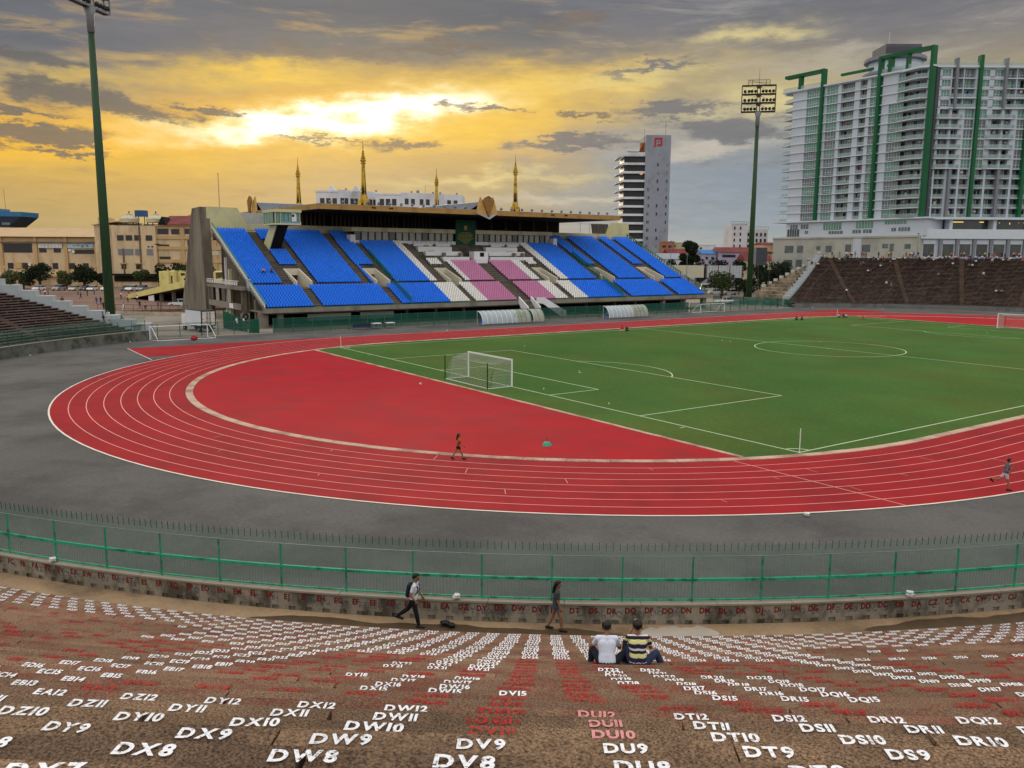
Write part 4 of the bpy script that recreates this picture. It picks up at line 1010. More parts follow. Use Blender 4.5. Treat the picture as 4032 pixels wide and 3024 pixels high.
# ---- pitch-side fence of green mesh
m_fmesh=mat('fence_mesh',(24,86,70),.8,.12,.3,alpha=.55);m_fmeshm=mat('fence_mesh_half',(36,104,86),.8,.12,alpha=.35);m_fmeshl=mat('fence_mesh_open',(70,96,90),.8,.1,alpha=.16);m_fpost=mat('fence_post_green',(62,98,86),.6,.1)
def fence(label,pts,h,mesh,step,post=m_fpost,name='mesh_fence',mid=True):
    c=Vector((sum(p[0] for p in pts)/len(pts),sum(p[1] for p in pts)/len(pts),0));t=thing(name,label,'fence',c)
    for (x0,y0),(x1,y1) in zip(pts,pts[1:]):
        p=Vector((x0,y0,0));q=Vector((x1,y1,0));L=(q-p).length;n=max(1,round(L/step))
        b=MB();a=Vector((0,0,.08));d=(q-p).normalized();s=Vector((-d.y,d.x,0))*.012
        b.ext([p+a+s,q+a+s,q+s+Vector((0,0,h-.03)),p+s+Vector((0,0,h-.03))],s*-1.0);b.build('mesh_panel',mesh,t)
        b=MB();b.beam(p+Vector((0,0,h)),q+Vector((0,0,h)),.05);b.beam(p+Vector((0,0,.1)),q+Vector((0,0,.1)),.04)
        if mid:b.beam(p+Vector((0,0,h*.5)),q+Vector((0,0,h*.5)),.04)
        b.build('rail',post,t)
        for i in range(n+1):
            r=p+(q-p)*i/n;b=MB();b.box(r.x-.045,r.x+.045,r.y-.045,r.y+.045,0,h+.08);b.build('fence_post',post,t)
    return t
fence('long green mesh fence along the foot of the grandstand',[(-57.2,-.6),(-57.2,87.5)],2.15,m_fmesh,3.0)
fence('green mesh fence running from the grandstand end to the far terrace steps',[(-57.2,88.2),(-57.4,104),(-58.2,118),(-58.6,123.5)],2.0,m_fmeshm,3.0)
fence('open grey-green fence in front of the parked box truck',[(-58.6,-19.5),(-58.8,-10.5),(-58.2,-3.8)],1.9,m_fmeshl,2.6)
fence('short green fence around the base of the right floodlight mast',[(-77,117.5),(-70.5,121),(-62.5,126.5),(-60.3,125.2)],1.9,m_fmeshm,3.0)
# solid green hoarding by the truck
m_hoard=mat('green_tarpaulin',(22,96,70),.8,.15,.6,stain=(16,76,56),samt=.4,sscale=.6)
for lab,p,q,h0,h1 in (('longer green tarpaulin screen behind the fence right of the box truck',(-68.5,-4.6),(-60.6,-3.4),2.9,1.7),('short green tarpaulin screen standing at the fence corner',(-59.2,-3.6),(-57.9,-2.5),2.1,2.1)):
    t=thing('tarpaulin_screen',lab,'screen',(p[0],p[1],0));p=Vector((*p,0));q=Vector((*q,0));b=MB();n=24;P=[]
    for i in range(n+1):
        f=i/n;w=Vector((.05*sin(f*30),.05*cos(f*23),0));P.append([p.lerp(q,f)+w+Vector((0,0,.05)),p.lerp(q,f)+w+Vector((0,0,h0+(h1-h0)*f+.05*sin(f*40)))])
    b.grid(P);b.build('sheet',m_hoard,t);b=MB()
    for f in (0,.5,1): b.beam(p.lerp(q,f),p.lerp(q,f)+Vector((0,0,h0+(h1-h0)*f)),.07)
    b.build('screen_posts',m_fpost,t)
    if h0>2.5:
        b=MB();c=p.lerp(q,.55)+Vector((.12,-.02,1.2));d=(q-p).normalized()
        for u,v,w_,hh in ((0,0,.5,.8),(-.3,.35,.3,.3),(2.2,.5,.6,.35)): b.ext([c+d*u+Vector((0,0,v)),c+d*(u+w_)+Vector((0,0,v)),c+d*(u+w_*.9)+Vector((0,0,v+hh)),c+d*u+Vector((0,0,v+hh*.9))],(.01,0,0))
        b.build('pinned_sheets',m_scrap,t)
# ------------------------------------------------------------------ floodlight masts
m_mast=mat('mast_green',(44,72,42),.55,.12,.3,stain=(34,54,36),samt=.4,sscale=.4,stretch=(1,1,.2));m_mastg=mat('mast_grey',(130,132,134),.5,.1,.4)
m_iron=mat('dark_iron',(48,48,46),.6,.15)
m_lens=mat('lamp_glass',(150,150,140),.15,.1,spec=.7)
FL=MB();FL.tube([(0,-.1,0),(0,.25,-.07),(0,.42,-.10)],[.15,.32,.37],12);FL.box(-.05,.05,-.05,.05,-.5,-.1)
FLM=FL.mesh('floodlight',m_iron,True)
def mast(x,y,lab,top=46.0,h=6.1,w=7.8,base=0):
    a=atan2(52.5-y,0-x)-pi/2
    t=thing('floodlight_mast',lab,'floodlight mast',(x,y,0),a,'floodlight masts of the stadium')
    b=MB();b.tube([(0,0,base),(0,0,top*.5),(0,0,top-3.4)],[.72,.60,.43],20);part('mast_shaft',b,m_mast,t,True)
    b=MB();b.tube([(0,0,top-3.4),(0,0,top-1.2),(0,0,top)],[.48,.52,.86],20);part('mast_collar',b,m_mastg,t,True)
    b=MB();b.lathe((0,0,0),[(1.5,0),(1.5,base+.3),(1.3,base+.35)],20);part('mast_footing',b,m_slab,t)
    f=MB();hw=w/2
    for z in (0,2.03,4.06,6.1):
        zz=top+z
        for yy in (-.45,.45): f.beam((-hw,yy,zz),(hw,yy,zz),.20)
        if z<6: f.box(-hw,hw,-.45,.45,zz+.1,zz+.18)
        for xx in (-hw,hw): f.beam((xx,-.45,zz),(xx,.45,zz),.16)
    for xx in (-hw,-.35,.35,hw):
        for yy in (-.45,.45): f.beam((xx,yy,top),(xx,yy,top+h),.16)
    for z in (1.83,3.86,5.9): 
        f.ext([(-.8,.4,top+z),(.8,.4,top+z),(0,.4,top+z-.7)],(0,.1,0))
    for z in (0,2.03,4.06):
        for s in (-1,1): f.beam((s*hw,-.45,top+z),(s*.35,-.45,top+z+1.8),.06);f.beam((s*hw,.45,top+z+1.8),(s*.3,.45,top+z+1.5),.05)
    part('lamp_frame',f,m_iron if y>0 else m_mastg,t)
    for r in range(3):
        for k in range(8):
            xx=(-3.4+.79*k) if k<4 else (.78+.79*(k-4))
            inst('floodlight',FLM,t,(xx,.15,top+2.03*r+.74),rr.uniform(-.35,.35))
    g=MB()
    for s in (-1,1):
        for xx in (1.6,2.5): g.beam((s*xx,.4,top+6.2),(s*xx,.4,top+7.4),.06);g.beam((s*xx,-.4,top+6.2),(s*xx,-.4,top+7.4),.06)
    for yy in (-.4,.4): g.beam((-2.5,yy,top+7.4),(2.5,yy,top+7.4),.05);g.beam((-2.5,yy,top+6.8),(2.5,yy,top+6.8),.04);g.beam((-2.5,yy,top+6.2),(2.5,yy,top+7.4),.04)
    part('top_railing',g,m_iron,t)
    g=MB();g.tube([(0,0,top+6.1),(0,0,top+10)],[.06,.03],6);part('lightning_rod',g,m_iron,t)
    if base==0:
        g=MB();g.tube([(0,0,5),(0,0,top-4)],.03,4);part('cable',g,m_iron,t)
mast(-72.3,-20.1,'tall green floodlight mast behind the left terrace, its lamp frame at the picture top')
mast(-72.3,125.1,'tall green floodlight mast standing between the blue seats and the apartment block',base=1.3)
b=MB();b.box(-73.9,-70.7,123.5,126.7,0,1.29);tag(b.build('mast_plinth',m_slab),'concrete plinth at the foot of the right floodlight mast','plinth')

# ------------------------------------------------------------------ plaza behind the left terrace
b=MB();P=[G(-260,150),G(-62,150),G(-62,330),G(-260,330)]
b=MB();b.prism([(-112.05,-60),(-112.05,30),(-250,60),(-330,-60),(-200,-220)],-.05,.55);struct('plaza',b,m_plaza)
# ------------------------------------------------------------------ trees
m_leafd=mat('dark_leaves',(34,46,28),.8,.2,1.0,island=.45,spec=.15);m_leafm=mat('green_leaves',(62,76,40),.8,.2,1.0,island=.45,spec=.15);m_leafy=mat('dusty_leaves',(84,88,56),.8,.2,1,island=.4,spec=.15)
m_bark=mat('bark',(84,70,54),.95,.2,2)
def crownmesh(mb,blobs,n,s,rs):
    for _ in range(n):
        c,r=rs.choice(blobs)
        while True:
            d=Vector((rs.uniform(-1,1),rs.uniform(-1,1),rs.uniform(-1,1)))
            if .0<d.length<1: break
        d=d.normalized()*(d.length**.45)*(1+rs.uniform(-.1,.16))
        p=Vector(c)+Vector((d.x*r[0],d.y*r[1],d.z*r[2]))
        u=Vector((rs.uniform(-1,1),rs.uniform(-1,1),rs.uniform(-.6,.6))).normalized();v=u.orthogonal().normalized();v=(Matrix.Rotation(rs.uniform(0,6.28),3,u)@v)
        k=s*rs.uniform(.6,1.4);w=u.cross(v)
        mb.add([p-v*k,p+w*k*.55-u*k*.15,p+v*k,p-w*k*.55-u*k*.15],[(0,1,2,3)],0)
def tree(label,pos,H,W_,leaf,cl=9,seed=1,trunk=.3,n=1500,s=.22,group=None,lowc=.3):
    rs=random.Random(seed);t=thing('leafy_tree',label,'tree',pos,0,group)
    th=H*lowc;b=MB();b.tube([(0,0,-.6),(0,0,th),(rs.uniform(-.2,.2),rs.uniform(-.2,.2),H*.7)],[W_*.05+.05,W_*.038+.04,.05],8)
    bl=[]
    for i in range(cl):
        a=rs.uniform(0,2*pi);q=rs.uniform(.2,.62)*W_/2*(1.0 if i else 0);z=rs.uniform(lowc+.12,.86)*H
        R=rs.uniform(.26,.42)*W_/2*1.25;bl.append(((q*cos(a),q*sin(a),z),(R,R,R*.8)));b.tube([(0,0,th*.9),(q*cos(a)*.8,q*sin(a)*.8,z)],[W_*.018+.03,.03],5)
    part('trunk',b,m_bark,t,True);c=MB();crownmesh(c,bl,n,s,rs);part('crown',c,leaf,t);return t
gp='trees along the plaza edge'
tree('dark leafy tree before the beige mall, tallest left of the green mast',G(-144.3,256,.5),7.6,9.5,m_leafd,12,3,n=2600,s=.3,group=gp)
tree('low dusty tree at the left picture edge before the beige mall',G(-154.5,258,.5),5.2,8,m_leafy,9,5,n=1600,s=.3,group=gp)
tree('pale dusty tree between two dark trees before the mall',G(-137.4,258,.5),5.4,6.4,m_leafy,9,6,n=1500,s=.3,group=gp)
tree('broad dark tree just left of the green mast',G(-130.2,255,.5),7.4,9.0,m_leafd,12,7,n=2600,s=.3,group=gp)
tree('low dusty tree joining the left edge tree to the tallest dark one',G(-150,257,.5),4.6,6,m_leafy,8,8,n=1300,s=.3,group=gp)
tree('small dark tree crowded against the left side of the green mast',G(-125.5,257,.5),5.6,5.6,m_leafd,8,9,n=1200,s=.3,group=gp)
tree('small round grey-green tree with a bare trunk right of the green mast',G(-111.8,252,.5),6.0,5.4,m_leafm,9,10,n=1500,s=.26,group=gp,lowc=.5)
tree('dark tree behind the small round tree, left of the yellow ramp house',G(-107,256,.5),7.8,6.2,m_leafd,10,12,n=1700,s=.3,group=gp)
tree('dark tall tree touching the yellow ramp house',G(-102.4,258,.5),8.6,5.5,m_leafd,9,13,n=1500,s=.3,group=gp)
# ------------------------------------------------------------------ vehicles
m_carw=mat('white_car_paint',(226,228,228),.25,.04,1,spec=.6);m_cars=mat('silver_car_paint',(150,152,158),.3,.05,1,spec=.6,metal=.3);m_card=mat('dark_car_paint',(44,46,58),.3,.08,1,spec=.6);m_carb=mat('beige_car_paint',(200,194,176),.3,.05,1,spec=.6)
m_cglass=mat('car_glass',(24,28,32),.4,.1,spec=.4);m_light=mat('headlight',(230,230,220),.2,.05,spec=.7);m_rim=mat('wheel_rim',(160,160,162),.4,.1,metal=.5)
def prof_body(mb,prof,w,taper=0,m=0):
    n=len(prof);A=[(x,-w/2+taper*max(0,(z-.95)),z) for x,z in prof];B=[(x,w/2-taper*max(0,(z-.95)),z) for x,z in prof]
    mb.add(A+B,[tuple(range(n)),tuple(range(n,2*n))[::-1]]+[(i,n+i,n+(i+1)%n,(i+1)%n) for i in range(n)],m)
def carmesh(kind):
    """forward is +x, wheels on z=0"""
    if kind=='hatch': L,W_,prof,gl,wx,R=3.9,1.7,[(-1.95,.35),(-1.95,.85),(-1.8,1.0),(-1.0,1.02),(-1.0,.98),(.75,.98),(1.6,.86),(1.95,.7),(1.95,.35)],[(-1.85,.99),(-1.55,1.42),(-1.1,1.52),(.1,1.5),(.95,.97)],(-1.2,1.22),.31
    elif kind=='suv': L,W_,prof,gl,wx,R=4.6,1.85,[(-2.3,.42),(-2.3,1.0),(-2.2,1.12),(.95,1.12),(1.95,1.0),(2.3,.8),(2.3,.42)],[(-2.22,1.11),(-1.95,1.66),(-1.5,1.74),(.2,1.72),(1.1,1.11)],(-1.4,1.42),.37
    elif kind=='pickup': L,W_,prof,gl,wx,R=5.3,1.85,[(-2.65,.5),(-2.65,1.1),(-.75,1.12),(1.2,1.14),(2.35,1.02),(2.65,.85),(2.65,.5)],[(-.72,1.11),(-.5,1.72),(-.2,1.8),(.75,1.77),(1.55,1.12)],(-1.6,1.65),.39
    else: L,W_,prof,gl,wx,R=7.0,2.1,[(-3.5,.5),(-3.5,1.4),(3.4,1.4),(3.5,1.2),(3.5,.5)],[(-3.48,1.39),(-3.45,2.6),(3.1,2.6),(3.45,1.39)],(-2.0,2.3),.42
    body=MB();prof_body(body,prof,W_);
    cab=MB();prof_body(cab,gl,W_-.12,.12)
    roof=MB();zt=max(z for x,z in gl);xs=[x for x,z in gl if z>zt-.12];roof.box(min(xs)-.1,max(xs)+.1,-W_/2+.12,W_/2-.12,zt-.04,zt+.03)
    for x in ((-.0,) if kind!='bus' else (-2.2,-1,.2,1.4)): roof.box(x-.05,x+.05,-W_/2+.05,-W_/2+.14,prof[2][1]-.05,zt);roof.box(x-.05,x+.05,W_/2-.14,W_/2-.05,prof[2][1]-.05,zt)
    if kind=='bus': roof.box(-3.5,3.3,-W_/2,W_/2,2.35,2.75)
    if kind=='pickup': body.box(-2.6,-.78,-W_/2,-W_/2+.1,1.1,1.16);cab.box(-2.5,-.8,-W_/2+.12,W_/2-.12,1.0,1.125)
    wh=MB();wh.tube([(0,-.1,0),(0,.1,0)],R,14);rim=MB();rim.tube([(0,-.115,0),(0,.115,0)],R*.6,12)
    hl=MB();hl.box(prof[-1][0]-.12,prof[-1][0]+.015,-.16,.16,prof[-2][1]-.16,prof[-2][1]-.02)
    return dict(body=body,cab=cab,roof=roof,wh=wh,rim=rim,hl=hl,wx=wx,R=R,W=W_)
CARC={}
def car(kind,paint,label,loc,rz,group=None,cat='car',name='parked_car',glow=False):
    key=kind
    if key not in CARC:
        d=carmesh(kind);CARC[key]={k:d[k].mesh(k,[m_cglass if k=='cab' else m_rub if k=='wh' else m_rim if k=='rim' else m_light if k=='hl' else m_carw]) for k in('body','cab','roof','wh','rim','hl')};CARC[key].update(wx=d['wx'],R=d['R'],W=d['W'])
    d=CARC[key];t=thing(name,label,cat,loc,rz,group)
    def col(o): o.material_slots[0].link='OBJECT';o.material_slots[0].material=paint;return o
    col(inst('body',d['body'],t));inst('windows',d['cab'],t);col(inst('roof',d['roof'],t))
    for x in d['wx']:
        for s in (-1,1):
            w=inst('wheel',d['wh'],t,(x,s*(d['W']/2-.09),d['R']));inst('rim',d['rim'],w)
    for s in (-1,1): inst('headlight',d['hl'],t,(0,s*(d['W']/2-.28),0))
    return t
FACE=GRZ-pi/2   # parked nose towards the stadium
gc='cars parked in front of the beige mall'
for e,kind,p,lab in ((-139.2,'hatch',m_carw,'white hatchback parked under the tallest dark tree'),(-133.2,'suv',m_cars,'silver people carrier parked alone before the mall trees'),(-128.8,'hatch',m_carb,'cream hatchback parked between the silver carrier and a dark car'),(-125.6,'hatch',m_card,'dark car parked between two pale hatchbacks'),(-123.5,'hatch',m_carw,'white hatchback parked next to a dark car'),(-119.2,'suv',m_carw,'white car parked just left of the green mast'),(-113.6,'hatch',m_card,'dark hatchback parked just right of the green mast'),(-111.9,'suv',m_carw,'white car parked under the round bare-trunked tree'),(-108.8,'suv',m_cars,'silver car parked behind the tip of the yellow ramp')):
    car(kind,p,lab,G(e,246,.55),FACE+rr.uniform(-.08,.08),gc)
car('suv',m_carw,'white car parked under the yellow ramp, left of another',G(-72.9,183,.0),GRZ+pi*1.02,'cars under the yellow ramp')
car('suv',m_carw,'white car parked under the yellow ramp against the buttress',G(-68.6,179,.0),GRZ+pi*1.05,'cars under the yellow ramp')
car('pickup',m_carw,'white double-cab pickup parked beyond the right end of the grandstand',G(52.4,206,0),GRZ+.12,None,'pickup')
car('bus',m_carb,'small cream bus parked under the spreading roadside tree',G(59.5,250,.9),GRZ+pi,None,'bus','minibus')
car('suv',m_carw,'white car in front of the cream bus',G(59.0,243,.6),GRZ+pi,'cars near the bus');car('suv',m_carw,'white car parked right of the one before the bus',G(62.3,241,.6),GRZ+pi+.2,'cars near the bus')
car('hatch',m_cars,'silver car half hidden by the right end railing of the grandstand',G(52.5,236,.8),GRZ+pi,'cars near the bus')
# box truck
ta=atan2(-.176,-.984);t=thing('box_truck','white box truck with closed rear doors and a warning triangle','truck',(-63.5,-8.2,0),ta)
b=MB();b.box(.05,5.4,-1.1,1.1,1.0,3.2);part('box_body',b,mat('truck_box_white',(212,216,222),.5,.06,.5,stain=(190,192,194),samt=.3),t)
b=MB()
for s in (-1,1): b.box(-.02,.10,s*1.06-.07,s*1.06+.07,.95,3.28)
b.box(-.02,.10,-.98,.98,3.1,3.28);b.box(-.02,.10,-.98,.98,.93,1.06);b.box(.11,5.4,-1.13,1.13,3.201,3.27);part('rear_frame',b,m_iron,t)
for s in (-1,1):
    b=MB();b.box(-.03,.04,min(s*.01,s*.97),max(s*.01,s*.97),1.07,3.09);d=part('rear_door',b,mat('door_cream',(206,202,188),.6,.08,1) if s<0 else bpy.data.materials['door_cream'],t)
    q=MB()
    for y in (.14,.30): q.tube([(-.06,s*y,1.1),(-.06,s*y,3.05)],.022,6)
    for z in (1.4,2.1,2.8): q.box(-.07,-.03,s*.14-.05,s*.30+.05 if s>0 else s*.14+.05,z,z+.05) if s>0 else q.box(-.07,-.03,-.35,-.09,z,z+.05)
    for z in (1.3,2.0,2.8): q.box(-.06,-.03,s*.86-.06,s*.86+.1,z,z+.06)
    part('locking_bar',q,m_iron,d)
b=MB();b.ext([(-.075,.22,1.22),(-.075,.78,1.22),(-.075,.5,1.72)],(-.012,0,0));b.ext([(-.076,.34,1.29),(-.076,.66,1.29),(-.076,.5,1.58)],(-.016,0,0),1);b.box(-.10,-.09,.485,.515,1.34,1.47,2);part('warning_triangle',b,[mat('sign_red',(150,44,40),.5),m_white,m_iron],t)
b=MB();b.box(.2,5.3,-.45,.45,.62,.95);b.box(-.05,.1,-1,1,.5,.66);part('chassis',b,m_iron,t)
b=MB();b.box(5.6,7.1,-1.0,1.0,.7,2.45);part('cab',b,m_carw,t)
for x in (1.2,6.2):
    for s in (-1,1):
        b=MB();b.tube([(x,s*.75,.42),(x,s*1.05,.42)],.42,16);w=part('wheel',b,m_rub,t);b=MB();b.tube([(x,s*.76,.42),(x,s*1.06,.42)],.2,12);part('rim',b,m_rim,w)
# ------------------------------------------------------------------ yellow ramp and its house
m_yr=mat('ramp_yellow',(222,208,130),.85,.07,.2,stain=(200,186,120),samt=.35,sscale=.3)
rp=thing('vehicle_ramp','pale yellow ramp climbing to the grandstand side over a dark car park','ramp',G(-80,192,0))
pL0=G(-94.3,205,.5);pL1=G(-66,177,5.2)
def rampq(off,z0a,z1a,z0b,z1b,th,nm,mt):
    dd=(pL1-pL0);dd.z=0;dd.normalize();n_=Vector((-dd.y,dd.x,0));
    if n_.dot(NX)<0:n_=-n_
    b=MB();A=pL0.copy();A.z=0;B=pL1.copy();B.z=0;A+=n_*off;B+=n_*off
    b.ext([A+Vector((0,0,z0a)),B+Vector((0,0,z0b)),B+Vector((0,0,z1b)),A+Vector((0,0,z1a))],n_*th);return b.build(nm,mt,rp)
rampq(0,.5,1.6,5.2,6.8,.25,'parapet',m_yr);rampq(.26,.45,.75,5.1,5.5,6.0,'ramp_deck',m_raw);rampq(6.3,.5,1.6,5.2,6.8,.25,'parapet',m_yr)
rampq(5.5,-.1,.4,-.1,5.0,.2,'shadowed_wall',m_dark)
for f in (.45,.62,.78,.93):
    p=pL0.lerp(pL1,f)+NX*2;b=MB();b.box(p.x-.35,p.x+.35,p.y-.35,p.y+.35,0,p.z-.2);b.build('ramp_column',m_raw,rp)
b=MB();p=pL0.lerp(pL1,.30);q=pL0.lerp(pL1,.38);b.ext([p+NX*.5+Vector((0,0,-p.z)),q+NX*.5+Vector((0,0,-q.z)),q+NX*.5+Vector((0,0,-.3)),p+NX*.5+Vector((0,0,-.3))],NX*.3);b.build('ramp_end_wall',m_vip,rp)
hs=thing('ramp_house','pale yellow flat-roofed house with pilasters behind the ramp','house',G(-81,212,.5))
b=MB();c=[G(-87.6,208),G(-70,198),G(-70,214),G(-87.6,220)];b.prism([(p.x,p.y) for p in c],0,7.2);b.build('wall',m_yr,hs)
for f in (.16,.3,.55,.62,.85):
    p=c[0].lerp(c[1],f);d=(c[1]-c[0]).normalized();b=MB();b.ext([p,p+d*.9,p+d*.9+Vector((0,0,7.3)),p+Vector((0,0,7.3))],Vector((d.y,-d.x,0))*.45);b.build('pilaster',m_yr,hs)
for f,z0,z1,w in ((.22,3.2,6.2,.5),(.45,4.6,5.7,.6),(.4,6.3,6.9,1.4),(.7,6.0,6.7,1.4)):
    p=c[0].lerp(c[1],f);d=(c[1]-c[0]).normalized();n_=Vector((d.y,-d.x,0))*.06;b=MB();b.ext([p+Vector((0,0,z0)),p+d*w+Vector((0,0,z0)),p+d*w+Vector((0,0,z1)),p+Vector((0,0,z1))],n_);b.build('window',m_mull,hs)
for k,f in enumerate((.30,.42,.55,.66,.78,.9)):
    p=c[0].lerp(c[1],f)+NX*1.5;rs2=random.Random(40+k);t=thing('roof_shrub','green shrub on the roof of the yellow ramp house, '+ordinal(k+1)+' from its left','shrub',(p.x,p.y,7.2),0,'shrubs on the ramp house roof')
    b=MB();b.tube([(0,0,0),(0,0,.7)],.05,5);part('stem',b,m_bark,t);b=MB();crownmesh(b,[((0,0,.6),(1.0,.8,.6)),((.4,0,1.0),(.4,.4,.5))],260,.16,rs2);part('foliage',b,m_leafm,t)
# ------------------------------------------------------------------ low wall and rail at the plaza edge, lamp posts
b=MB();p=G(-79.5,160);q=G(-61,157);d=(q-p).normalized();b.ext([p,q,q+Vector((0,0,.62)),p+Vector((0,0,.62))],Vector((-d.y,d.x,0))*.4)
w=b.build('plaza_wall',mat('plaza_wall_render',(186,172,148),.9,.12,.4,stain=(150,138,118),samt=.4));tag(w,'low cream retaining wall below the plaza rail','wall')
t=thing('plaza_rail','thin dark rail standing on the low cream wall by the plaza','railing',(p.x,p.y,.62));b=MB()
b.beam(p+Vector((0,0,1.9)),q+Vector((0,0,1.9)),.07);b.beam(p+Vector((0,0,1.2)),q+Vector((0,0,1.2)),.04);b.build('rail',m_iron,t)
for i in range(11): r=p.lerp(q,i/10);b=MB();b.beam(r+Vector((0,0,.62)),r+Vector((0,0,1.9)),.06);b.build('rail_post',m_iron,t)
def lamp(label,pos,h,kind=0):
    t=thing('street_lamp',label,'street lamp',pos,0,'street lamps round the stadium');b=MB();b.tube([(0,0,0),(0,0,h)],[.09,.06],8);part('lamp_post',b,m_metal if kind else m_iron,t)
    b=MB()
    if kind==0: b.lathe((0,0,h),[(.1,-.3),(.9,-.05),(1.05,.05),(.3,.2),(.1,.3)],12)
    else: b.box(-.35,.35,-.15,.15,h,h+.16);b.sphere((0,0,h+.2),.2,8)
    part('lamp_head',b,m_metal if kind else m_iron,t)
lamp('dark street lamp with a dish head in front of the tall mall wing',G(-110.2,262,.5),13.8)
lamp('slim lamp post before the left cream billboard, small white head',G(44.5,215,0),11.9,1)
lamp('taller slim lamp post left of the big dark tree',G(40.3,215,0),15.2,1)
lamp('lamp post with a flat head above the left edge of the far terrace flank',G(62.5,205,5),7.6,0)
lamp('slim mast light rising behind the crowd on the far terrace rim',G(103,215,6),11.5,1)
# ------------------------------------------------------------------ building kit
m_beige=mat('mall_beige',(214,190,150),.9,.06,.2,stain=(176,154,122),samt=.5,sscale=.22,stretch=(1,1,.35));m_beiged=mat('mall_band',(196,164,116),.9,.08,.3);m_roofb=mat('mall_roof',(196,166,122),.7,.08,.2)
m_rroof=mat('red_roof',(128,48,46),.7,.12,.4,stain=(100,40,40),samt=.4);m_whiteb=mat('white_facade',(222,222,224),.8,.05,.2,stain=(200,200,202),samt=.3,sscale=.1)
m_win=mat('window_dark',(44,42,40),.2,.2,1,spec=.5);m_winb=mat('window_bluegrey',(120,124,130),.3,.1,1,spec=.5)
def gbox(mb,e0,e1,n0,n1,z0,z1,m=0):
    mb.ext([G(e0,n0,z0),G(e1,n0,z0),G(e1,n1,z0),G(e0,n1,z0)],(0,0,z1-z0),m)
def gwin(par,e,n,z0,z1,w,mt=None,name='window',dep=.12):
    b=MB();gbox(b,e,e+w,n-dep,n+.05,z0,z1);return b.build(name,mt or m_win,par)
# beige mall, long low wing
ml=thing('mall_building','long beige mall wing with a pitched tan roof behind the plaza trees','building',G(-160,292,0))
b=MB();gbox(b,-200,-138,290,312,0,15.0);b.build('wall',m_beige,ml)
b=MB();b.ext([G(-200,288.6,16.9),G(-200,289.6,17.3),G(-200,301,20.2),G(-200,313,17.0)],EX*60);b.build('roof',m_roofb,ml)
b=MB();gbox(b,-200,-138,289.9,312,15.0,17.0);b.build('upper_band',m_beiged,ml)
b=MB();gbox(b,-200,-138,288.9,289.8,15.0,15.35);gbox(b,-200,-138,289.6,289.88,16.6,16.8);b.build('eave_rail',m_slab,ml)
for e in (-186,-176.2,-164.3,-153.9,-143.6): b=MB();gbox(b,e,e+1.0,289.4,289.95,0,16.8);b.build('pilaster',m_beiged,ml)
for e,z0,z1,w,mt in ((-175.0,11.5,14.6,9.8,m_win),(-162.8,11.6,13.0,2.5,m_win),(-157.8,11.6,13.0,2.4,m_win),(-150.8,11.2,12.6,6.9,m_win),(-143.0,11.2,14.6,2.5,None)):
    gwin(ml,e,290,z0,z1,w,mt or mat('poster_orange',(150,100,60),.6,.6,1.2))
for e,w,c in ((-162.9,8.2,(206,206,200)),(-153.2,9.3,(176,200,206)),(-140.4,3.5,(190,208,204))):
    b=MB();gbox(b,e,e+w,289.55,289.7,13.1 if e<-141 else 11.3,14.6);o=b.build('sign_panel',mat('sign_panel',c,.7,.12,.6,stain=(150,176,186) if w>9 else None,sscale=.7),ml)
    b=MB()
    if c[0]>200:
        for k in range(1,7): gbox(b,e+w*k/7-.03,e+w*k/7+.03,289.5,289.54,13.1,14.6)
    else:
        for k in range(7):
            s=rr.uniform(.3,.9);ee=e+.6+rr.uniform(0,w-1.6);gbox(b,ee,ee+s,289.5,289.54,13.4+rr.uniform(0,.6),13.7+rr.uniform(.1,.7))
    b.build('panel_markings',mat('panel_print',(110,140,150),.7,.2),o)
for e in (-174,-169,-163.3,-158.6,-152.8,-148.1): gwin(ml,e,290,6.0,8.0,1.9)
for e in (-171.5,): b=MB();gbox(b,e,e+2.3,289.6,290,6.1,8.2);b.build('window_hood',m_beiged,ml)
for e,z in ((-176,6.1),(-166.8,7.0),(-152.6,12.0),(-151.4,11.5)): b=MB();gbox(b,e,e+.9,289.5,289.95,z,z+.8);b.build('air_conditioner',m_vip,ml)
b=MB();gbox(b,-200,-138,288.6,289.95,3.3,3.9);gbox(b,-143.5,-138.4,288.9,289.95,6.3,6.9);b.build('canopy',m_beiged,ml)
b=MB();gbox(b,-142.5,-138.2,289.7,289.95,.5,3.2);b.build('ground_opening',m_shadow,ml)
# beige mall, tall wing
mt_=thing('mall_building','tall beige mall wing with stained walls, roof tanks and a red roof','building',G(-115,277,0))
b=MB();gbox(b,-130.4,-116.2,275,300,0,20.4);b.build('wall',m_beige,mt_)
b=MB();gbox(b,-116.2,-90,276,300,0,20.2);b.build('wall',m_beige,mt_)
b=MB();gbox(b,-137.0,-130.41,277,298,0,20.6);b.ext([G(-137.6,276.5,20.4),G(-130.0,276.5,21.6),G(-130,298,21.6),G(-137.6,298,20.4)],(0,0,.3));gbox(b,-136.6,-133.4,279,284,20.9,23);b.build('side_block',m_beige,mt_)
for z in (5.0,9.6,13.8,17.2): b=MB();gbox(b,-116.19,-90,275.6,275.98,z-1.1,z);b.build('floor_band',m_beiged,mt_)
for e in (-108.4,-98): b=MB();gbox(b,e,e+1.2,275.7,275.99,0,20);b.build('pilaster',m_beiged,mt_)
b=MB();gbox(b,-116.3,-90,275.4,276.2,20.21,20.7);b.build('cornice',m_beiged,mt_)
for e in (-128.7,-125.9,-123.1,-119.4): gwin(mt_,e,275,15.6,17.3,2.1)
for e,w in ((-128.7,4.9),(-123.1,2.1),(-119.3,2.0)): gwin(mt_,e,275,10.9,12.9,w,m_winb)
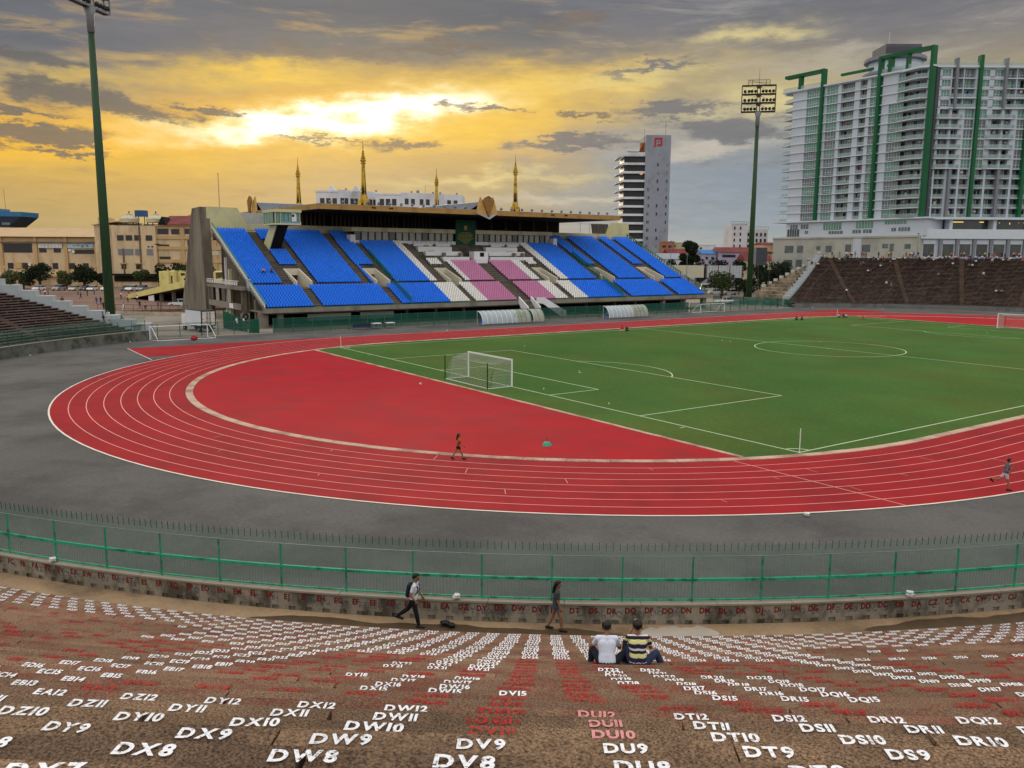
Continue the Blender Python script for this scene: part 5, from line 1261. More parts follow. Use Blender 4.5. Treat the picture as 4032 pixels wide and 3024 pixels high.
for e in (-127.9,-123.1): gwin(mt_,e,275,6.4,7.9,1.6);b=MB();gbox(b,e-.3,e+1.9,274.5,274.96,8.1,8.4);b.build('window_hood',m_beiged,mt_)
for e in (-118.9,-117.7): gwin(mt_,e,275,13.4,13.9,.5)
for e,z0,z1,w in ((-115.9,17.7,19.5,3.6),(-111.4,17.7,19.4,2.6),(-107.0,17.8,19.5,5.0),(-115.9,13.1,14.4,3.6),(-115.7,9.2,10.5,3.6),(-106.3,14.0,15.8,1.6)): gwin(mt_,e,276,z0,z1,w)
for e,z0,z1,w in ((-106.3,10.2,12.0,1.7),(-106,6.6,8.5,1.7)): gwin(mt_,e,276,z0,z1,w,m_winb)
b=MB();gbox(b,-130.4,-116,273.6,274.9,4.2,4.9);gbox(b,-130.4,-116.5,274.6,274.97,2.4,4.0);b.build('canopy',m_dark,mt_)
for z,e in ((17.6,-121.6),(17,-127.2)): b=MB();gbox(b,e,e+.5,274.85,274.98,4.5,20.3 if e>-125 else 13);b.build('rain_stain_pipe',mat('pipe_brown',(112,90,66),.9),mt_)
b=MB();b.ext([G(-115.2,274.6,20.75),G(-115.2,285,24.0),G(-115.2,296,20.75)],EX*26);b.build('red_roof',m_rroof,mt_)
b=MB();b.ext([G(-114,286,22.6),G(-106.4,286,25.3),G(-97,286,22.6)],NX*8);b.build('rear_gable',mat('tan_gable',(196,160,112),.8),mt_)
b=MB();b.ext([G(-115,274.3,20.8),G(-113.6,274.3,23.3),G(-112.2,274.3,20.8)],NX*6);b.build('dormer',m_dark,mt_)
for e,lab in ((-126.6,'left conical grey cooling tower on the beige mall roof'),(-117.8,'right conical grey cooling tower on the beige mall roof')):
    t=thing('cooling_tower',lab,'cooling tower',G(e,280,20.4),GRZ,'cooling towers on the mall roof')
    b=MB();b.lathe((0,0,0),[(3.0,1.1),(3.1,2.3),(2.9,2.5),(1.2,3.4),(.9,3.5),(.9,3.9),(.7,4.0)],18);part('tower_shell',b,m_cream,t);b=MB()
    for k in range(8): a=k*pi/4;b.beam((2.8*cos(a),2.8*sin(a),0),(2.8*cos(a),2.8*sin(a),1.2),.2)
    b.box(-3,3,-3,3,.0,.5);part('tower_legs',b,m_iron,t);b=MB();b.tube([(0,0,3.9),(0,0,4.8)],.2,8);part('fan_motor',b,m_iron,t)
t=thing('water_tank','blue water tank raised between the cooling towers','tank',G(-123,281,20.4),GRZ);b=MB();b.box(-1.7,1.7,-1.2,1.2,3.1,5.1);part('tank_body',b,mat('tank_blue',(38,84,130),.5,.15),t);b=MB()
for x in (-1.4,1.4):
    for y in (-1,1): b.box(x-.1,x+.1,y-.1,y+.1,0,3.1)
part('tank_frame',b,m_iron,t)
t=thing('rooftop_pavilion','blue boat-shaped rooftop block at the left picture edge with an aerial','pavilion',G(-201,330,0),GRZ)
b=MB();b.ext([(-21,0,25.3),(9.6,0,25.3),(8.8,0,24.6),(4.4,0,21.4),(-21,0,21.4)],(0,12,0));part('hull',b,mat('navy_hull',(30,42,62),.6,.12),t);b=MB();b.ext([(-21,-.15,25.31),(9.7,-.15,25.31),(9.9,-.15,27.1),(-21,-.15,27.4)],(0,12.3,0));part('rim_band',b,mat('rim_blue',(50,110,150),.6,.1),t)
b=MB();b.box(-21,-.3,1,10,27.4,28.4);part('deck_house',b,mat('rim_blue_light',(90,130,150),.6,.1),t);b=MB();b.box(-18,3,1,10,0,21.39);part('support_block',b,m_beige,t);b=MB();b.tube([(2.2,3,27),(2.0,3,35.8)],.06,5);part('aerial',b,m_iron,t)
b=MB()
for k in range(4): b.box(2.1+.8*k,2.7+.8*k,-.03,-.002,22.1,23.0)
part('hull_lettering',b,m_metal,t)
# white buildings behind the grandstand roof
for lab,e0,e1,n,zt,gab in (('white flat-topped building with two small gables behind the left roof spires',-76.4,-54,330,35.6,True),('plain white building block behind the grandstand roof, right of the gabled one',-53.6,-20.6,332,34.8,False)):
    t=thing('white_building',lab,'building',G((e0+e1)/2,n,0))
    b=MB();em=e0+(e1-e0)*(.38 if gab else .3)
    gbox(b,e0,em,n,n+25,0,zt);b.build('wall',m_whiteb,t);b=MB();b.ext([G(em,n,0),G(e1,n+12,0),G(e1,n+30,0),G(em,n+25,0)],(0,0,zt+.7));b.build('wall',m_whiteb,t)
    b=MB();gbox(b,e0-.2,em+.1,n-.2,n+.01,zt-.3,zt+.3);b.build('parapet',m_whiteb,t)
    def onwall(f): return G(em,n,0).lerp(G(e1,n+12,0),f)
    for k in range(4):
        if e0+1.5+k*2.6<em-1.5: gwin(t,e0+1.6+k*2.4,n,30.5,33.0,1.7)
    for f in (.06,.16,.30,.40,.55,.75,.86):
        p=onwall(f);d=(onwall(1)-onwall(0)).normalized();b=MB();b.ext([p+Vector((0,0,31)),p+d*1.5+Vector((0,0,31)),p+d*1.5+Vector((0,0,33.2)),p+Vector((0,0,33.2))],Vector((d.y,-d.x,0))*.15);b.build('window',m_win,t)
    if gab:
        for e in (-70.6,-61.0):
            b=MB();b.ext([G(e-1.9,n+1,zt),G(e,n+1,zt+2.4),G(e+1.9,n+1,zt)],NX*3);b.build('roof_gable',m_whiteb,t)
    else:
        b=MB();p=G(-38,n+8,zt+1.6);b.sphere(tuple(p),.7,10);b.build('satellite_dish',m_metal,t)
        b=MB();b.tube([G(-35,n+8,zt),G(-35,n+8,zt+4)],.04,5);b.build('aerial',m_iron,t)
    b=MB()
    for f in (.15,.5,.62,.9): p=onwall(f)+NX*4;b.box(p.x-.3,p.x+.3,p.y-.3,p.y+.3,zt+.7,zt+1.6)
    b.build('roof_vent',m_metal,t)
# office tower with the red square emblem
m_pgrey=mat('tower_grey',(152,156,166),.8,.05,.1,stain=(140,144,154),samt=.3);m_pdark=mat('tower_dark_glass',(52,54,56),.45,.25,.25,spec=.25)
ot=thing('office_tower','slender grey office tower with dark banded glass and a red square emblem','office tower',G(53,350,0))
b=MB();gbox(b,53.3,63.4,346,364,0,59.6);b.build('grey_slab',m_pgrey,ot)
b=MB();gbox(b,44.9,53.29,347.5,362,0,51.6);b.build('glass_core',m_pdark,ot)
z=51.9;i=0
while z>6:
    b=MB();gbox(b,44.4,53.4,346.6,347.4,z-.55,z+.35);b.ext([G(44.4,346.6,z-.55),G(42.6,353,z-.75),G(42.6,364,z-.75),G(44.4,364,z-.55)],(0,0,.7));b.build('floor_slab',m_whiteb,ot);z-=3.38;i+=1
b=MB();gbox(b,44.3,53.28,346.5,347,51.9,52.9);b.build('roof_edge',m_whiteb,ot)
for k in range(13):
    z=47.4-3.25*k
    for e,w in ((54.4,.3),(54.95,.3),(58.2+rr.uniform(-.2,.2),.55),(61.9,.45)):
        if k<2 and e<58: continue
        if rr.random()<.9: gwin(ot,e,346,z,z+1.25,w,m_win if rr.random()<.7 else m_winb)
b=MB();E0,E1,Z0,Z1=56.7,59.8,55.0,58.6
def em(e0,e1,z0,z1): gbox(b,e0,e1,345.8,345.99,z0,z1)
em(E0,E0+.62,Z0,Z1);em(E0+.621,E1,Z1-.66,Z1);em(E1-.66,E1,Z0+.4,Z1-.661);em(E0+1.2,E1-.661,Z0+.4,Z0+1.02);em(E0+1.3,E0+1.8,Z0+1.75,Z0+2.35)
b.build('red_emblem',mat('emblem_red',(190,40,46),.5),ot)
b=MB();gbox(b,46.4,53,350,356,51.7,53.6);b.build('roof_plant',m_iron,ot);b=MB();gbox(b,51.4,53.2,349,350,52,57);b.ext([G(50,349,52),G(53,349,57),G(53,349,52)],NX*.3);b.build('roof_sail',mat('sail_orange',(190,120,70),.7),ot)
b=MB();b.tube([G(61.8,350,59.6),G(61.8,350,65.4)],.06,5);b.tube([G(53.2,350,57),G(53.2,350,62.5)],.05,5);b.build('aerial',m_iron,ot)
for k,(e,z) in enumerate(((51.4,44.2),)): gwin(ot,e,347.4,z,z+.5,1.1,emit('lit_window',(255,160,90),1.0),'lit_window')
# town between the tower and the apartment block
def house(label,e0,e1,n,zt,wall,roof=None,wins=(),base=0,rh=1.6,name='town_house',dep=12):
    t=thing(name,label,'house',G((e0+e1)/2,n,0));b=MB();gbox(b,e0,e1,n,n+dep,base,zt);b.build('wall',wall,t)
    if roof:
        b=MB();b.ext([G(e0-.3,n-.6,zt),G(e0-.3,n+dep*.5,zt+rh),G(e0-.3,n+dep+.6,zt)],EX*(e1-e0+.6));b.build('roof',roof,t)
    else:
        b=MB();gbox(b,e0-.1,e1+.1,n-.15,n-.01,zt-.1,zt+.3);b.build('parapet',wall,t)
    for e,z0,z1,w in wins: gwin(t,e,n,z0,z1,w)
    return t
m_or=mat('orange_render',(170,116,84),.9,.1,.4);m_lil=mat('lilac_render',(176,168,190),.9,.08,.4,stain=(150,140,150),samt=.4);m_bluer=mat('blue_roof',(40,120,190),.6,.1);m_peach=mat('peach_render',(222,178,140),.9,.07,.4)
house('orange brick-coloured house top left of the big dark tree',60.3,66,345,17.2,m_or,None,((61,15,16,1.5),(63.5,15,16,1.5)))
house('red-roofed row house below the orange house',60,69,325,12.3,m_peach,m_rroof,((61.5,9,10.4,1),(64,9,10.4,1),(66.5,9,10.4,1)),rh=2.2)
house('small grey-roofed white house at the foot of the office tower',47,60,300,10.6,m_whiteb,m_roofm,((50,7,8.6,1.4),(54,7,8.6,1.4),(57,7,8.6,1.4)),rh=2.0)
house('house with a bright blue roof right of the big dark tree',72,77.3,320,12.6,m_lil,m_bluer,((73.2,10.4,11.4,.9),(75.4,10.4,11.4,.9)),rh=1.5)
house('long lilac-grey warehouse with one dark window strip and red ridge',77.6,90.5,318,13.2,m_lil,m_rroof,((79,11.3,12.2,5),(87.5,11.3,12.6,.6),(89,11.3,12.6,.6)),rh=1.9)
house('small temple-like house with steep red roof in front of the lilac warehouse',83,92,300,10.2,m_cream,m_rroof,((85.2,7.4,9,.8),(87.6,7.4,9,.8),(89.8,7.4,9,.8)),rh=2.8)
house('peach house with a red roof beside the apartment block',94.2,104,318,16.2,m_peach,m_rroof,((95.6,12.8,13.6,1),(99.4,14.4,15.5,2),(102,14.4,15.5,2),(99.8,12.8,13.6,1)),rh=.8)
house('distant small cream house peeping right of the big tree top',66.8,71.5,400,17.6,m_cream,m_rroof,((68,15.8,16.8,1),),rh=1)
house('distant pale rooftop between the blue roof and the lilac warehouse',76.5,86,410,17.8,m_cream,None,((78,16,17,1),(82,16,17,1)))
house('distant low pale block behind the white terraced tower',86,101,420,17.0,m_whiteb,None,((88,15,16,1),(93,15,16,1)))
t=house('white six-storey block with small dark windows left of the apartment block',88.9,95.5,345,24.6,m_whiteb,None,[(90+2.4*i,22.4-2.4*j,23.6-2.4*j,.6) for i in range(2) for j in range(6)],name='white_block')
b=MB();gbox(b,95.51,104.5,347,360,0,22.6);b.build('wing_wall',m_whiteb,t)
for i in range(5):
    for j in range(5): gwin(t,96.2+1.7*i,347,19.8-2.4*j,21.2-2.4*j,.75)
b=MB()
for e0,e1,n,z in ((88.7,95.7,344.8,24.7),(95.4,104.6,346.8,22.7)):
    gbox(b,e0,e1,n,n+.1,z+.9,z+1.0)
    for k in range(10): e=e0+(e1-e0)*k/9;gbox(b,e,e+.12,n,n+.1,z,z+.9)
b.build('roof_railing',m_metal,t)
# billboards
for lab,e0,e1,mt,fr in (('plain cream billboard right of the grandstand end',46.5,58.0,mat('billboard_cream',(196,190,166),.8,.06,.2),False),('white gridded billboard back with red posts beside the cream one',58.7,69.7,mat('billboard_white',(200,204,206),.8,.08,.3),True)):
    t=thing('billboard',lab,'billboard',G((e0+e1)/2,255,0));b=MB();gbox(b,e0,e1,255,255.3,5.2,8.9);b.build('panel',mt,t)
    b=MB()
    for e in (e0+.6,(e0+e1)/2,e1-.8): gbox(b,e,e+.25,255.31,255.6,0,8.9)
    b.build('support_post',m_iron,t)
    if fr:
        b=MB()
        for k in range(13): gbox(b,e0+(e1-e0)*k/12.2,e0+(e1-e0)*k/12.2+.06,254.93,254.99,5.2,8.9)
        for k in range(8): gbox(b,e0,e1,254.94,254.985,5.3+.5*k,5.35+.5*k)
        b.build('grid_frame',m_metal,t);b=MB()
        for e in (e0+.0,e0+3.5,e0+7,e1-.2): gbox(b,e,e+.2,254.8,254.92,5.2,8.9)
        b.build('red_post',mat('post_red',(130,50,50),.7),t)
t=thing('hoarding_sign','tall dark hoarding on posts right of the mast, before the peach house','billboard',G(77.3,262,0));b=MB();gbox(b,75.6,79.0,262,262.3,9.0,14.4);b.build('panel',mat('hoarding_dark',(70,72,78),.7,.2),t);b=MB();gbox(b,74.9,75.59,262,262.3,9.2,14.4);b.build('side_panel',m_metal,t);b=MB();gbox(b,76.5,76.8,262.31,262.6,0,14);b.build('support_post',m_iron,t)
gt='trees beyond the right end of the grandstand'
tree('big tall dark tree standing above the billboards',G(55.4,265,0),18.4,6.4,m_leafd,20,21,n=7000,s=.38,group=gt,lowc=.25)
tree('low dark tree left of the big one, behind the cream billboard',G(49.6,262,0),11.6,5.2,m_leafd,8,22,n=1200,s=.3,group=gt)
tree('spreading green roadside tree over the bus',G(59.0,236,0),7.3,9.2,m_leafm,12,23,n=1900,s=.3,group=gt,lowc=.35)
tree('dark bushy tree right of the spreading tree, by the mast',G(66,238,0),5.9,7,m_leafd,9,24,n=1200,s=.3,group=gt)
for k,(e,n,H,W_) in enumerate(((63,282,11.3,7),(68.4,280,11.6,7),(73.6,276,11.2,7),(79,268,10.6,7.5),(84.5,262,11,7),(74,240,8.4,7),(80,236,8.6,7),(87,276,10.5,7))):
    tree(('dark tree behind the gridded billboard, ','dark tree behind the beige stepped flank, ')[k>4]+ordinal(k%5+1)+' from the left',G(e,n,0),H,W_,m_leafd,9,30+k,n=1300,s=.32,group=gt,lowc=.2)
# ------------------------------------------------------------------ apartment block
m_hw=mat('block_white',(192,200,208),.75,.05,.15,stain=(190,196,204),samt=.3,sscale=.1);m_hgrey=mat('block_greybeige',(176,174,162),.85,.05,.2,stain=(160,158,148),samt=.3,sscale=.15)
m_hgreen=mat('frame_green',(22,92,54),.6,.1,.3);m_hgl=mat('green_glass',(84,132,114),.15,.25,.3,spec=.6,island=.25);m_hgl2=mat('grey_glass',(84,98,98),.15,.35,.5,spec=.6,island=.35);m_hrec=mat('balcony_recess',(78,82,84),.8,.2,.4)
m_hbal=mat('balcony_glass',(164,188,182),.15,.08,.5,spec=.6,alpha=.38);m_hcol=mat('grey_pilaster',(128,130,136),.8,.08);m_slabw=mat('slab_white',(206,213,219),.7,.04);m_dgl=mat('restaurant_glass',(62,66,58),.12,.4,.25,spec=.7)
ap=thing('apartment_block','huge white apartment block with green portal frames above the far terrace','apartment block',G(130,275,0))
A0=(101.2,314.0);A1=(129.9,271.0);BZ=24.4;FH=3.06;NF=15;TZ=BZ+NF*FH
LW=hypot(A1[0]-A0[0],A1[1]-A0[1])
du=Vector(((A1[0]-A0[0])/LW,(A1[1]-A0[1])/LW));dn=Vector((du[1],-du[0]))   # outward (towards the stadium)
if dn.dot(Vector((-.3,-1)))<0: dn=-dn
def LP(t,o,z):      # left wing: t metres along, o metres proud
    return G(A0[0]+du[0]*t+dn[0]*o,A0[1]+du[1]*t+dn[1]*o,z)
RS=131.0
def RP(t,o,z): return G(RS+t,272-o,z)
def fb(mb,P,t0,t1,o0,o1,z0,z1,m=0): mb.ext([P(t0,o0,z0),P(t1,o0,z0),P(t1,o1,z0),P(t0,o1,z0)],(0,0,z1-z0),m)
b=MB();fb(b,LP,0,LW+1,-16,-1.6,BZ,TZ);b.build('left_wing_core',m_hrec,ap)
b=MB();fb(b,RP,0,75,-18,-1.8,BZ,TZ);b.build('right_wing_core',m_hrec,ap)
wins=[]   # (P,t0,t1,o,z0,z1,mat)
class Pieces:
    def __init__(s): s.p=[]
    def ext(s,pts,vec,m=0): s.p.append(([Vector(q) for q in pts],Vector(vec)))
walls={};bal=Pieces();slabs=Pieces()
scl=LW/51.7
def wall(P,t0,t1,z0,z1,o=0):
    key=(P.__name__,round(t0,3),round(t1,3),o,z1-z0>2);q=walls.setdefault(key,[])
    if key[4] and q and z0-q[-1][1]<.4: q[-1][1]=z1
    else: q.append([z0,z1])
rs=random.Random(9)
tl=lambda f:f*LW
for k in range(NF):
    z0=BZ+k*FH;z1=z0+FH-.28
    # left wing bays (fractions along the wing)
    wall(LP,0,tl(.115),z0,z1);wall(LP,tl(.225),tl(.275),z0,z1);wall(LP,tl(.36),tl(.385),z0,z1);wall(LP,tl(.485),tl(.525),z0,z1);wall(LP,tl(.575),tl(.60),z0,z1);wall(LP,tl(.685),tl(.735 if k<12 else .79),z0,z1);wall(LP,tl(.975),LW+.3,z0,z1,.0)
    g=lambda:m_hgl if rs.random()<(.45+.5*(k>9)) else m_hgl2
    for a,c in ((.115,.225),(.275,.36),(.60,.645),(.645,.685)): wins.append((LP,tl(a),tl(c),-.25,z0+.35 if k<10 else z0+.05,z1-.1,g()))
    wins.append((LP,tl(.735 if k<12 else .79),tl(.83),-.25,z0+.35,z1-.1,g()))
    for a,c in ((.39,.48),(.53,.575),(.84,.90),(.91,.97)): wins.append((LP,tl(a)+.4,tl(c)-.4,-1.45,z0+.05,z1-.25,m_hgl2))
    for a,c in ((.385,.485),(.525,.575)): fb(bal,LP,tl(a),tl(c),-.12,-.06,z0+.05,z0+1.15)
    # slab edges; balconies swell out towards the corner, fins run past the left end
    for a,c,o in ((-.0,.79,.35),): fb(slabs,LP,tl(a),tl(c),-1.6,o,z1,z0+FH)
    n=12;P0=[]
    for i in range(n+1):
        f=i/n;o=.35+2.1*sin(pi*min(1,f*1.25)*.5) if f<.8 else 2.45-2.0*(f-.8)/.2
        P0.append((tl(.79)+f*(LW+.2-tl(.79)),o))
    slabs.ext([LP(t,-1.6,z1) for t in (P0[-1][0],P0[0][0])]+[LP(t,o,z1) for t,o in P0],(0,0,.28))
    bal.ext([LP(t,o-.12,z0+.02) for t,o in P0]+[LP(t,o-.06,z0+.02) for t,o in P0[::-1]],(0,0,1.1))
    e=LP(0,.35,z1)-LP(0,0,z1)
    fin=[LP(0,.35,z1-.05),LP(0,-9,z1-.05),LP(-3.2,-9,z1+.1),LP(-6.8+.06*k,-2.4,z1+.14)];slabs.ext(fin,(0,0,.26))
    bal.ext([LP(-.6,-.6,z0+.0),LP(-5.2,-2.4,z0+.0),LP(-5.2,-2.48,z0),LP(-.6,-.68,z0)],(0,0,1.1))
    # right wing: bays of ~15.6 m between green frames at t=14.5, 30.4, 46.3
    for q,s0 in enumerate((-1.4,14.9,30.8,46.7)):
        L=15.6 if q else 15.2
        T=lambda f:s0+.3+L*f
        if k<5:
            for f0,f1 in ((.0,.03),(.21,.25),(.47,.54),(.74,.78),(.97,1.0)): wall(RP,T(f0),T(f1),z0,z1+.0)
            for f0,f1 in ((.03,.21),(.25,.47),(.54,.74),(.78,.97)):
                wins.append((RP,T(f0)+.25,T(f0)+(T(f1)-T(f0))*.62,-1.4,z0+.05,z1-.2,m_hgl2));fb(bal,RP,T(f0),T(f1),-.15,-.1,z0+.05,z0+1.1);fb(slabs,RP,T(f0)+.2,T(f1)-.1,-.1,.3,z0-.12,z0+.1)
            fb(slabs,RP,T(0),T(1),-1.7,-.05,z1,z0+FH)
        elif k<11:
            for f0,f1 in ((.0,.02),(.16,.27),(.47,.52),(.66,.78),(.98,1.0)): wall(RP,T(f0),T(f1),z0,z1)
            for f0,f1 in ((.02,.16),(.79,.98)): wins.append((RP,T(f0),T(f1),-.3,z0+.15,z1-.05,g()))
            for f0,f1 in ((.27,.47),(.52,.66)): wins.append((RP,T(f0)+.2,T(f1)-.4,-1.4,z0+.05,z1-.2,m_hgl2));
            fb(slabs,RP,T(0),T(1),-1.7,.12,z1,z0+FH);slabs.ext([RP(T(.16),.12,z0-.28),RP(T(.22),1.3,z0-.28),RP(T(.62),1.3,z0-.28),RP(T(.74),.12,z0-.28)],(0,0,.3))
            pts=[(T(.16),.12),(T(.22),1.25),(T(.62),1.25),(T(.74),.12)]
            bal.ext([RP(t,o,z0+.03) for t,o in pts]+[RP(t,o-.05,z0+.03) for t,o in pts[::-1]],(0,0,1.1))
        else:
            for f0,f1 in ((.0,.02),(.16,.26),(.44,.47),(.70,.72),(.95,1.0)): wall(RP,T(f0),T(f1),z0,z1)
            wall(RP,T(.02),T(.44),z0,z0+.5);wall(RP,T(.02),T(.44),z1-.35,z1)
            for f0,f1 in ((.02,.16),(.26,.44)): wins.append((RP,T(f0),T(f1),-.3,z0+.5,z1-.35,g()))
            for f0,f1 in ((.48,.69),(.73,.93)): wins.append((RP,T(f0),T(f1),-1.3,z0+.2,z1-.2,g() if k%2 else m_hgl2))
            fb(slabs,RP,T(0),T(1),-1.7,.1,z1,z0+FH)
            if k in (12,11): fb(slabs,RP,T(.44),T(.97),-.1,.8,z0-.2,z0+.12);fb(bal,RP,T(.44),T(.97),.6,.66,z0+.13,z0+1.2)
for (nm,t0,t1,o,big),zs in walls.items():
    for z0,z1 in zs: b=MB();fb(b,LP if nm=='LP' else RP,t0,t1,-1.59,o,z0,z1+(.02 if big else 0));b.build('facade_pier' if big else 'spandrel',m_hw,ap)
def pieces(col,name,mt):
    col.p.sort(key=lambda q:-max((a-q[0][0]).length for a in q[0])*(.4+q[1].length));mass=MB()
    for i,(pts,vec) in enumerate(col.p):
        if i<99: b=MB();b.ext(pts,vec);b.build(name,mt,ap)
        else: mass.ext(pts,vec)
    if mass.v: o=mass.build('smaller_'+name,mt,ap);o['kind']='stuff'
pieces(slabs,'floor_slab',m_slabw);pieces(bal,'balcony_glazing',m_hbal)
def win_mesh(mb,P,t0,t1,o,z0,z1):
    fb(mb,P,t0,t1,o-.1,o,z0,z1,0)
    n=max(2,round((t1-t0)/1.0))
    for i in range(n+1): t=t0+(t1-t0)*i/n;fb(mb,P,t-.05,t+.05,o+.003,o+.07,z0,z1,1)
    for z in (z0,z0+(z1-z0)*.36,z1): fb(mb,P,t0,t1,o+.004,o+.06,z-.05,z+.05,1)
wins.sort(key=lambda w:-(w[2]-w[1])*(w[5]-w[4]))
keep=[w for w in wins];masswin=MB();mats=[m_hgl,m_slabw,m_hgl2];cntw=0
for P,t0,t1,o,z0,z1,mt in keep:
    if cntw<100 and (P is LP or t1<46):
        b=MB();win_mesh(b,P,t0,t1,o,z0,z1);b.build('window',[mt,m_slabw],ap);cntw+=1
    else:
        b=MB();win_mesh(b,P,t0,t1,o,z0,z1);masswin.add(b.v,[],0);off=len(masswin.v)-len(b.v)
        for f,m in zip(b.f,b.m): masswin.f.append(tuple(i+off for i in f));masswin.m.append(1 if m==1 else (0 if mt is m_hgl else 2))
o=masswin.build('smaller_windows',mats,ap);o['kind']='stuff'
ra=random.Random(5)
cands=[w for w in wins if w[3]<-1.2]
for w in ra.sample(cands,60):
    P,t0,t1,o,z0,z1,mt=w;t=t0+ra.uniform(.1,.8)*(t1-t0)
    b=MB()
    if ra.random()<.6: fb(b,P,t,t+.8,o+.1,o+.5,z0+1.5+ra.uniform(0,.4),z0+2.1+ra.uniform(0,.3));b.build('air_conditioner',m_vip if ra.random()<.6 else m_iron,ap)
    else: fb(b,P,t,t+ra.uniform(.5,1.1),o+.7,o+.74,z0+.7,z0+1.9);b.build('hung_laundry',ra.choice(list(('cloth_white','cloth_blue','cloth_red','cloth_grey'))) and mat('laundry',ra.choice(((200,200,205),(90,110,150),(150,70,70),(190,180,150))),.9),ap)
for w in ra.sample(cands,40):
    P,t0,t1,o,z0,z1,mt=w;t=t0+ra.uniform(.1,.6)*(t1-t0);b=MB();fb(b,P,t,t+.9,o+.08,o+.12,z0,z1-.1);b.build('open_doorway',m_shadow,ap)
# corner filler, roof slabs
b=MB();b.ext([LP(LW,-1.6,BZ),LP(LW+.3,0,BZ),RP(-1.2,0,BZ),RP(0,-3,BZ)],(0,0,TZ-BZ));b.build('corner_wall',m_hw,ap)
b=MB();fb(b,LP,-4.2,LW+1,-14,.9,TZ,TZ+.5);b.build('left_roof_slab',m_slabw,ap);b=MB();fb(b,RP,.0,75,-17,.6,TZ-.1,TZ+.5);b.build('right_roof_slab',m_slabw,ap)
for q in ((LP,-4,tl(.24),.7,.76,TZ+.5,TZ+1.7),(LP,tl(.68),LW,.7,.76,TZ+.5,TZ+1.9),(RP,0,75,.4,.46,TZ+.5,TZ+1.4)): b=MB();fb(b,*q);b.build('roof_glazing',m_hbal,ap)
# green portal frames
def gframe(P,t,top,name='portal_frame',w=.5,mt=None,zb=BZ):
    b=MB();fb(b,P,t-w,t+w,-1.0,1.1,zb,top);return b.build(name,mt or m_hgreen,ap)
gframe(LP,tl(.245),TZ+6.0);gframe(LP,tl(.665),TZ+6.0);gframe(LP,LW+.4,TZ+6.2)
b=MB();fb(b,LP,-3.2,tl(.235),-1.4,1.2,TZ+4.9,TZ+5.9);fb(b,LP,tl(.05),tl(.07),-.9,.9,TZ+.5,TZ+4.9);fb(b,LP,tl(.26),tl(.62),-9,-8,TZ+4.4,TZ+5.2);b.build('portal_beam',m_hgreen,ap)
b=MB();b.ext([LP(tl(.68),-1.2,TZ+5.0),LP(tl(.68),-1.2,TZ+6.0),LP(tl(.86),-1.2,TZ+6.3),LP(LW-.3,-1.2,TZ+6.15),LP(LW-.3,-1.2,TZ+5.1),LP(tl(.86),-1.2,TZ+5.2)],LP(0,1.1,0)-LP(0,-1.2,0));fb(b,LP,tl(.72),tl(.745),-.9,.9,TZ+.5,TZ+5);fb(b,LP,tl(.84),tl(.855),-.9,.9,TZ+.5,TZ+5.1);b.build('portal_beam',m_hgreen,ap)
for t in (14.5,30.4,46.3):
    gframe(RP,t,TZ+3.6)
for t in (7.0,22.4,38.4,54): gframe(RP,t,TZ+2.7,'grey_pier',.34,m_hcol,BZ+FH*11);gframe(RP,t+.2,BZ+FH*5,'grey_pier',.4,m_hcol,BZ)
# roof drum
dr=Vector((G(130.5,299,0).x,G(130.5,299,0).y,0))
b=MB();b.lathe((dr.x,dr.y,0),[(8.6,TZ),(8.6,TZ+2.2),(8.4,TZ+3.8),(8.4,TZ+7.0)],40);b.build('roof_drum',m_hw,ap,True);b=MB();b.lathe((dr.x,dr.y,0),[(8.7,TZ+2.4),(10.2,TZ+2.6),(10.2,TZ+3.3),(8.5,TZ+3.5)],40);b.build('drum_brim',m_hcol,ap)
b=MB();b.lathe((dr.x,dr.y,0),[(9.9,TZ+7.2),(9.9,TZ+8.2),(8.8,TZ+8.49)],40);b.build('drum_brim',m_hcol,ap)
b=MB();gbox(b,125,137,294,305,TZ+8.5,TZ+12.2);
for k in range(6): gbox(b,124.9,137.1,293.9,293.98,TZ+8.7+.5*k,TZ+8.8+.5*k)
b.build('roof_plant_screen',mat('plant_grey',(92,92,98),.7,.1),ap)
b=MB();b.tube([G(128,299,TZ+11),G(128,299,TZ+17)],.08,5);b.build('aerial',m_slabw,ap)
# podium
b=MB();fb(b,LP,-5.4,LW+3.4,-8,1.6,BZ-.5,BZ);fb(b,RP,2,75,-8,2.2,BZ-.7,BZ);b.build('podium_slab',m_slabw,ap)
b=MB();fb(b,LP,.6,LW+2.4,-16,.6,18.6,BZ-.51);b.build('podium_upper',m_hw,ap)
b=MB();fb(b,LP,-3.5,LW+1.2,-18,2.6,0,18.59);b.build('podium_lower',m_hgrey,ap);b=MB();fb(b,LP,-3.6,LW+1.3,2.61,2.9,18.0,18.6);b.build('podium_cornice',m_hgrey,ap)
for t0,w,z0,z1,mt in ((2.4,3.2,21.6,23.2,m_hgl2),(7,3.2,21.6,23.2,m_hgl2),(16.5,7.2,21.0,23.4,m_hgl),(29.4,6.4,21.3,23.6,m_hgl),(40,7.6,22.4,23.5,m_hgl),(1.2,5.2,18.9,21.5,m_hrec),(8.8,1.4,19.9,20.9,m_hgl2),(18.8,5.6,19.6,20.6,m_hgl2),(28.2,3.2,19.7,20.8,m_hgl2),(32.2,3.2,19.7,20.9,m_hgl2),(42.5,1.6,20.1,21.2,m_hgl2),(45.0,4.0,20.1,21.3,m_hgl2)):
    b=MB();fb(b,LP,t0,t0+w,.601,.68,z0,z1);o=b.build('podium_window',mt,ap)
    b=MB()
    for i in range(1,int(w/1.2)+1): fb(b,LP,t0+i*w/(int(w/1.2)+1)-.05,t0+i*w/(int(w/1.2)+1)+.05,.681,.74,z0,z1)
    if len(b.v): b.build('window_bar',m_slabw,o)
